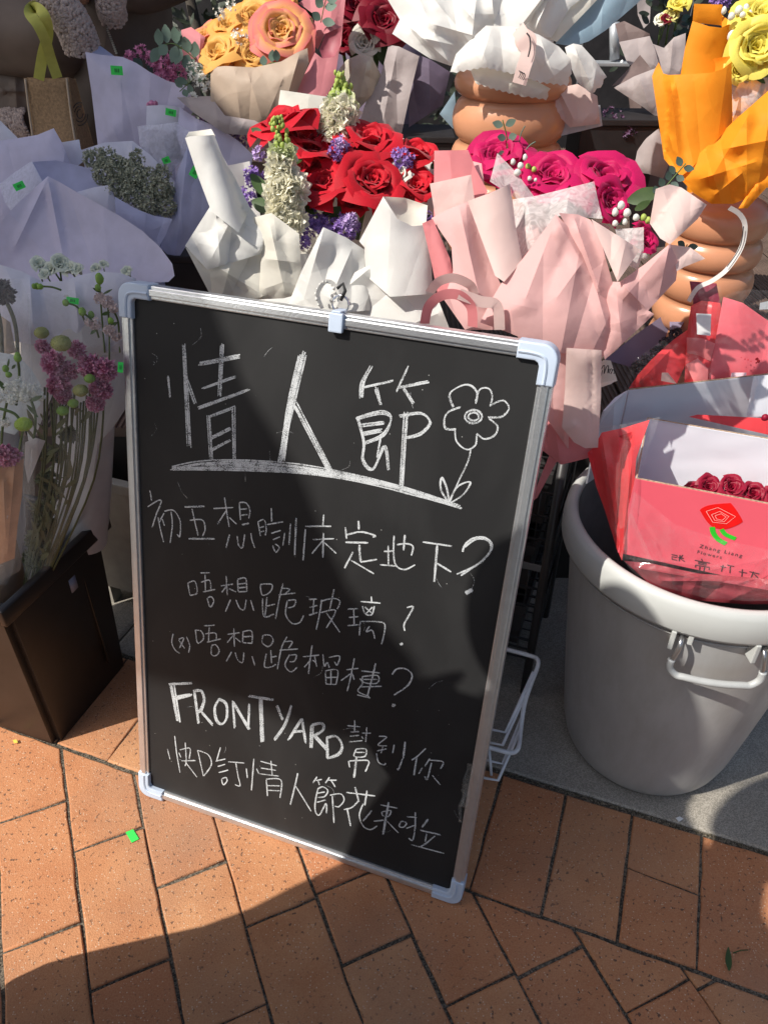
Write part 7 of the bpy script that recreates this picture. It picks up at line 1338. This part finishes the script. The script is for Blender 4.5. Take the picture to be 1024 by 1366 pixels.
def fleece(name, pts, rad, n, seed):
    """curly fleece: a padded tube covered in small curls"""
    P = [pt(*q) for q in smooth_line(pts, 4)]; rg_ = random.Random(seed); mb = MB(); mb.tube(P, [rad*.9]*len(P), 12)
    for i in range(n):
        a = rg_.uniform(0, 6.28); j = rg_.randint(0, len(P)-1); t = (P[min(j+1, len(P)-1)]-P[max(0, j-1)]).normalized(); u = t.orthogonal().normalized(); w = t.cross(u); d = u*math.cos(a)+w*math.sin(a)
        if d.y > .3: continue
        c = P[j]+d*rad*.9+t*rg_.uniform(-.01, .01); bm = bmesh.new(); bmesh.ops.create_icosphere(bm, subdivisions=1, radius=rg_.uniform(.0028, .0048)); mb.add([c+v.co for v in bm.verts], [tuple(v.index for v in f_.verts) for f_ in bm.faces]); bm.free()
    return mb.obj(name, sherpa, p, True)
fleece('fleece_cuff', [(62, -14, 1.74), (82, 10, 1.73), (98, 34, 1.73), (108, 58, 1.74)], .036, 2600, 1)
fleece('fleece_cuff', [(150, -12, 1.80), (148, 6, 1.80), (150, 18, 1.81)], .028, 1100, 2)
fleece('fleece_hem', [(-10, 170, 1.86), (20, 165, 1.86), (36, 164, 1.86)], .035, 1800, 3)
zip_ = MB()
for i in range(26):
    q = pt(130+i*1.02, 2+i*2.75, 1.80); zip_.box(Matrix.Translation(q), -.002, .002, -.002, .002, -.0013, .0013)
zip_.obj('zip_teeth', mat('zip_metal', (.6, .58, .5), rough=.3, metal=.8), p, False, kind='stuff')
sheet('coat_panel', coatb, p, [(120, -10, 1.80), (134, 0, 1.80), (158, 76, 1.80), (150, 120, 1.80), (128, 196, 1.80), (96, 200, 1.82), (100, 60, 1.84)], .01, 20, .006, seed=191)
sheet('coat_panel', coatb, p, [(-20, 92, 1.88), (30, 96, 1.87), (60, 100, 1.86), (60, 180, 1.86), (-20, 182, 1.87)], .02, 20, .008, folds=((0, 122, 40, 122, .01, 3), (20, 100, 24, 160, .01, 12)), seed=192)
finger_set(p, pt(106, 4, 1.80), pt(128, -40, 1.80)-pt(106, 4, 1.80), Vector((0, -1, .3)), 1.0)
# jute bag
jute = mat('jute_weave', (.30, .19, .10), rough=.9, var=.25, scale=220, bump=.6, bscale=500)
jb = thing('jute_bag', 'small brown jute bag with yellow green fabric handles hanging from the coat sleeve', 'bag', pt(70, 195, 1.72))
def bagface(name, q, m, seed): return sheet(name, m, jb, q, .006, 12, .002, seed=seed, step=4)
bagface('front_panel', [(32, 104, 1.70), (60, 106, 1.695), (92, 103, 1.70), (98, 150, 1.69), (106, 198, 1.68), (78, 200, 1.68), (44, 196, 1.69), (38, 150, 1.70)], jute, 201)
bagface('side_panel', [(92, 103, 1.702), (101, 106, 1.76), (112, 150, 1.76), (126, 196, 1.75), (106, 202, 1.682), (98, 150, 1.692)], jute, 202)
sheet('back_panel', jute, jb, [(36, 103, 1.77), (101, 105, 1.765), (126, 196, 1.755), (50, 198, 1.77)], 0, 10, .001, seed=203)
stch = mat('bag_piping', (.48, .37, .26), rough=.8)
for q in ([(34, 105, 1.695), (38, 140, 1.692), (43, 175, 1.688), (46, 196, 1.685)], [(89, 104, 1.692), (92, 130, 1.688), (96, 160, 1.684), (102, 196, 1.676)]): mb = MB(); mb.tube([pt(*z) for z in smooth_line(q, 5)], .0022, 6); mb.obj('piping', stch, jb)
for r_ in range(3):
    P = [(107+(4+3.2*r_)*math.cos(a/3), 152+(6+4.6*r_)*math.sin(a/3), 1.70+.0) for a in range(0, 16)]
    ribbon('printed_motif', mat('dark_brown_ink', (.05, .035, .025)), jb, [pt(*z) for z in P], .0022, 0, 2)
hy_ = mat('yellow_green_webbing', (.50, .48, .10), rough=.7, var=.08, scale=60, bump=.2)
ribbon('handle', hy_, jb, [pt(*z) for z in ((52, 106, 1.69), (57, 75, 1.68), (64, 45, 1.66), (60, 22, 1.645), (50, 11, 1.66), (44, 14, 1.70))], .019, .0)
ribbon('handle', hy_, jb, [pt(*z) for z in ((77, 104, 1.69), (68, 78, 1.675), (60, 52, 1.65), (50, 32, 1.64), (40, 18, 1.65), (44, 10, 1.69), (54, 8, 1.72))], .019, .1)
# ================================================= small things lying about
def flat_thing(name, label, cat, P, m, z=.0016, th=.0006):
    c = gz(sum(q[0] for q in P)/len(P), sum(q[1] for q in P)/len(P)); V = [gz(x, y)+Vector((0, 0, z)) for x, y in P]; n = len(V); V2 = [v+Vector((0, 0, th)) for v in V]
    V = [v-c for v in V+V2]; F = [tuple(range(n, 2*n))[::-1], tuple(range(n))]+[(i, (i+1) % n, n+(i+1) % n, n+i) for i in range(n)]
    me = bpy.data.meshes.new(name); me.from_pydata(V, [], F); me.materials.append(m); me.update(); bm = bmesh.new(); bm.from_mesh(me); bmesh.ops.recalc_face_normals(bm, faces=bm.faces); bm.to_mesh(me); bm.free()
    o = bpy.data.objects.new(name, me); COL.objects.link(o); o.location = c; BASE[o] = c; return tag(o, label, cat)
gs = flat_thing('price_sticker', 'fluorescent green price sticker lying on the sunlit bricks below the chalkboard', 'sticker', [(168, 1111), (178, 1107), (186, 1120), (176, 1125)], MATS['fluorescent_green'])
lf = thing('fallen_leaf', 'small dark green leaf lying on the bricks at lower right', 'leaf', gz(975, 1280)+Vector((0, 0, .002)))
V, F = leaf_geo((gz(970, 1263)-gz(972, 1296)).length*.9, .011, 6, .12, .3); M = frame(gz(971, 1296)+Vector((0, 0, .003)), gz(969, 1263)-gz(971, 1296)); obj('leaf_blade', [M @ v for v in V], F, leafm, lf)
mb = MB(); mb.tube([gz(976, 1273)+Vector((0, 0, .004)), gz(986, 1270)+Vector((0, 0, .006)), gz(996, 1269)+Vector((0, 0, .004))], .0009, 6); mb.obj('leaf_stalk', leafm, lf)
flat_thing('paper_scrap', 'tiny white scrap in the joint between brick and grey stone by the bin', 'scrap', [(900, 1093), (905, 1091), (910, 1094), (904, 1098)], mat('white_label', (.8, .8, .8)), .003, .002)
flat_thing('yellow_petal', 'tiny yellow petal on the bricks in front of the bucket', 'petal', [(18, 989), (23, 988), (25, 992), (20, 993)], yelm, .003, .001)
# ================================================= passers-by and an added canvas sheet left of the camera, out of frame: they cast the shade
sd_ = Vector((math.cos(SUN_AZ), math.sin(SUN_AZ), 0)); sn_ = Vector((-math.sin(SUN_AZ), math.cos(SUN_AZ), 0))
def sp(a, s, z): return sn_*a+sd_*s+Vector((0, 0, z))
aw = thing('shade_sheet', 'weathered canvas awning of the neighbouring stall left of the view', 'awning', sp(1.9, -1.6, 0))
def awp(a, b_, z=2.9): return sp(a, (b_-math.cos(SUN_EL)*z)/math.sin(SUN_EL), z)
ab = [(.62, .50), (.66, .567), (.70, .575), (.754, .578), (.80, .615), (.843, .662), (.887, .683), (.934, .710), (.973, .75), (1.0, .785), (1.05, .80), (1.11, .81), (1.17, .815), (1.24, .90), (1.30, .95), (1.36, .98), (1.42, 1.0), (1.52, 1.02), (1.62, 1.05), (1.75, 1.15), (2.1, 1.25), (2.1, .12), (1.25, .10), (1.1, .14), (.979, .189), (.866, .28), (.786, .328), (.727, .361), (.673, .403), (.62, .42)]  # outline follows the wanted edge of the shade; the canvas is made up
V = [awp(*q) for q in ab]; n = len(V); V2 = [v+Vector((0, 0, .004)) for v in V]
obj('canvas', V+V2, [tuple(range(n)), tuple(range(n, 2*n))[::-1]]+[(i, (i+1) % n, n+(i+1) % n, n+i) for i in range(n)], mat('shade_canvas', (.22, .2, .2), rough=.8), aw, False)
for q in ((2.05, .2), (2.05, 1.4)): p = awp(*q); mb = MB(); mb.tube([(p.x, p.y, 0), p], .022, 10); mb.obj('post', gm, aw)
def bystander(label, a0, s0, ah, zh, coat, hipr=.17, arm=None):
    t = thing('person', label, 'person', sp(a0, s0, 0)); N = []; E = []
    def nd(a, z, r, s=0): N.append((*sp(a, s0+s, z), r, r)); return len(N)-1
    pel = nd(a0, .92, hipr); w = nd(a0, 1.06, hipr*.95); ch = nd(a0+.01, 1.20, .165); nk = nd(a0+(ah-a0)*.55, 1.32, .085); n2 = nd(a0+(ah-a0)*.85, 1.42, .058); E += [(pel, w), (w, ch), (ch, nk), (nk, n2)]
    for sg in (-1, 1):
        a = nd(a0+sg*.10, .80, .12); b_ = nd(a0+sg*.11, .46, .085); c = nd(a0+sg*.11, .12, .06); E += [(pel, a), (a, b_), (b_, c)]
        s1 = nd(a0+sg*.165, 1.255, .075); e1 = nd(a0+sg*.20, 1.02, .062, .08); h1_ = nd(a0+sg*.10, 1.08, .048, .25); E += [(ch, s1), (s1, e1), (e1, h1_)]
        finger_set(t, sp(a0+sg*.10, s0+.26, 1.08), sd_-sn_*sg*.5, Vector((0, 0, 1)), .9)
        body('shoe', [(*sp(a0+sg*.11, s0-.05, .055), .05), (*sp(a0+sg*.11, s0+.08, .045), .045), (*sp(a0+sg*.12, s0+.17, .035), .034)], [(0, 1), (1, 2)], blackp, t, 0, 1)
    body('clothed_body', N, E, coat, t, 0, 2); head(t, sp(ah, s0+.02, zh), .105, sd_, hair_m)
    return t, nd
t, _ = bystander('bystander in a long grey coat left of the camera', .45, -.46, .555, 1.545, mat('grey_wool_coat', (.12, .12, .13), rough=.9), .163)
mb = MB(); mb.lathe(sp(.47, -.46, 0), [(.168, .95), (.165, .8), (.173, .62), (.185, .48), (.212, .36), (.235, .25), (.228, .25), (.17, .5), (.155, .94)], 32); mb.obj('coat_skirt', MATS['grey_wool_coat'], t)
bystander('bystander in a dark blue jacket holding up a phone', .27, -.48, .365, 1.555, mat('navy_jacket', (.03, .04, .08), rough=.8), .19)
bystander('bystander in a black coat behind the one in blue', -.06, -.45, -.08, 1.55, mat('black_coat', (.03, .03, .03), rough=.8), .19)
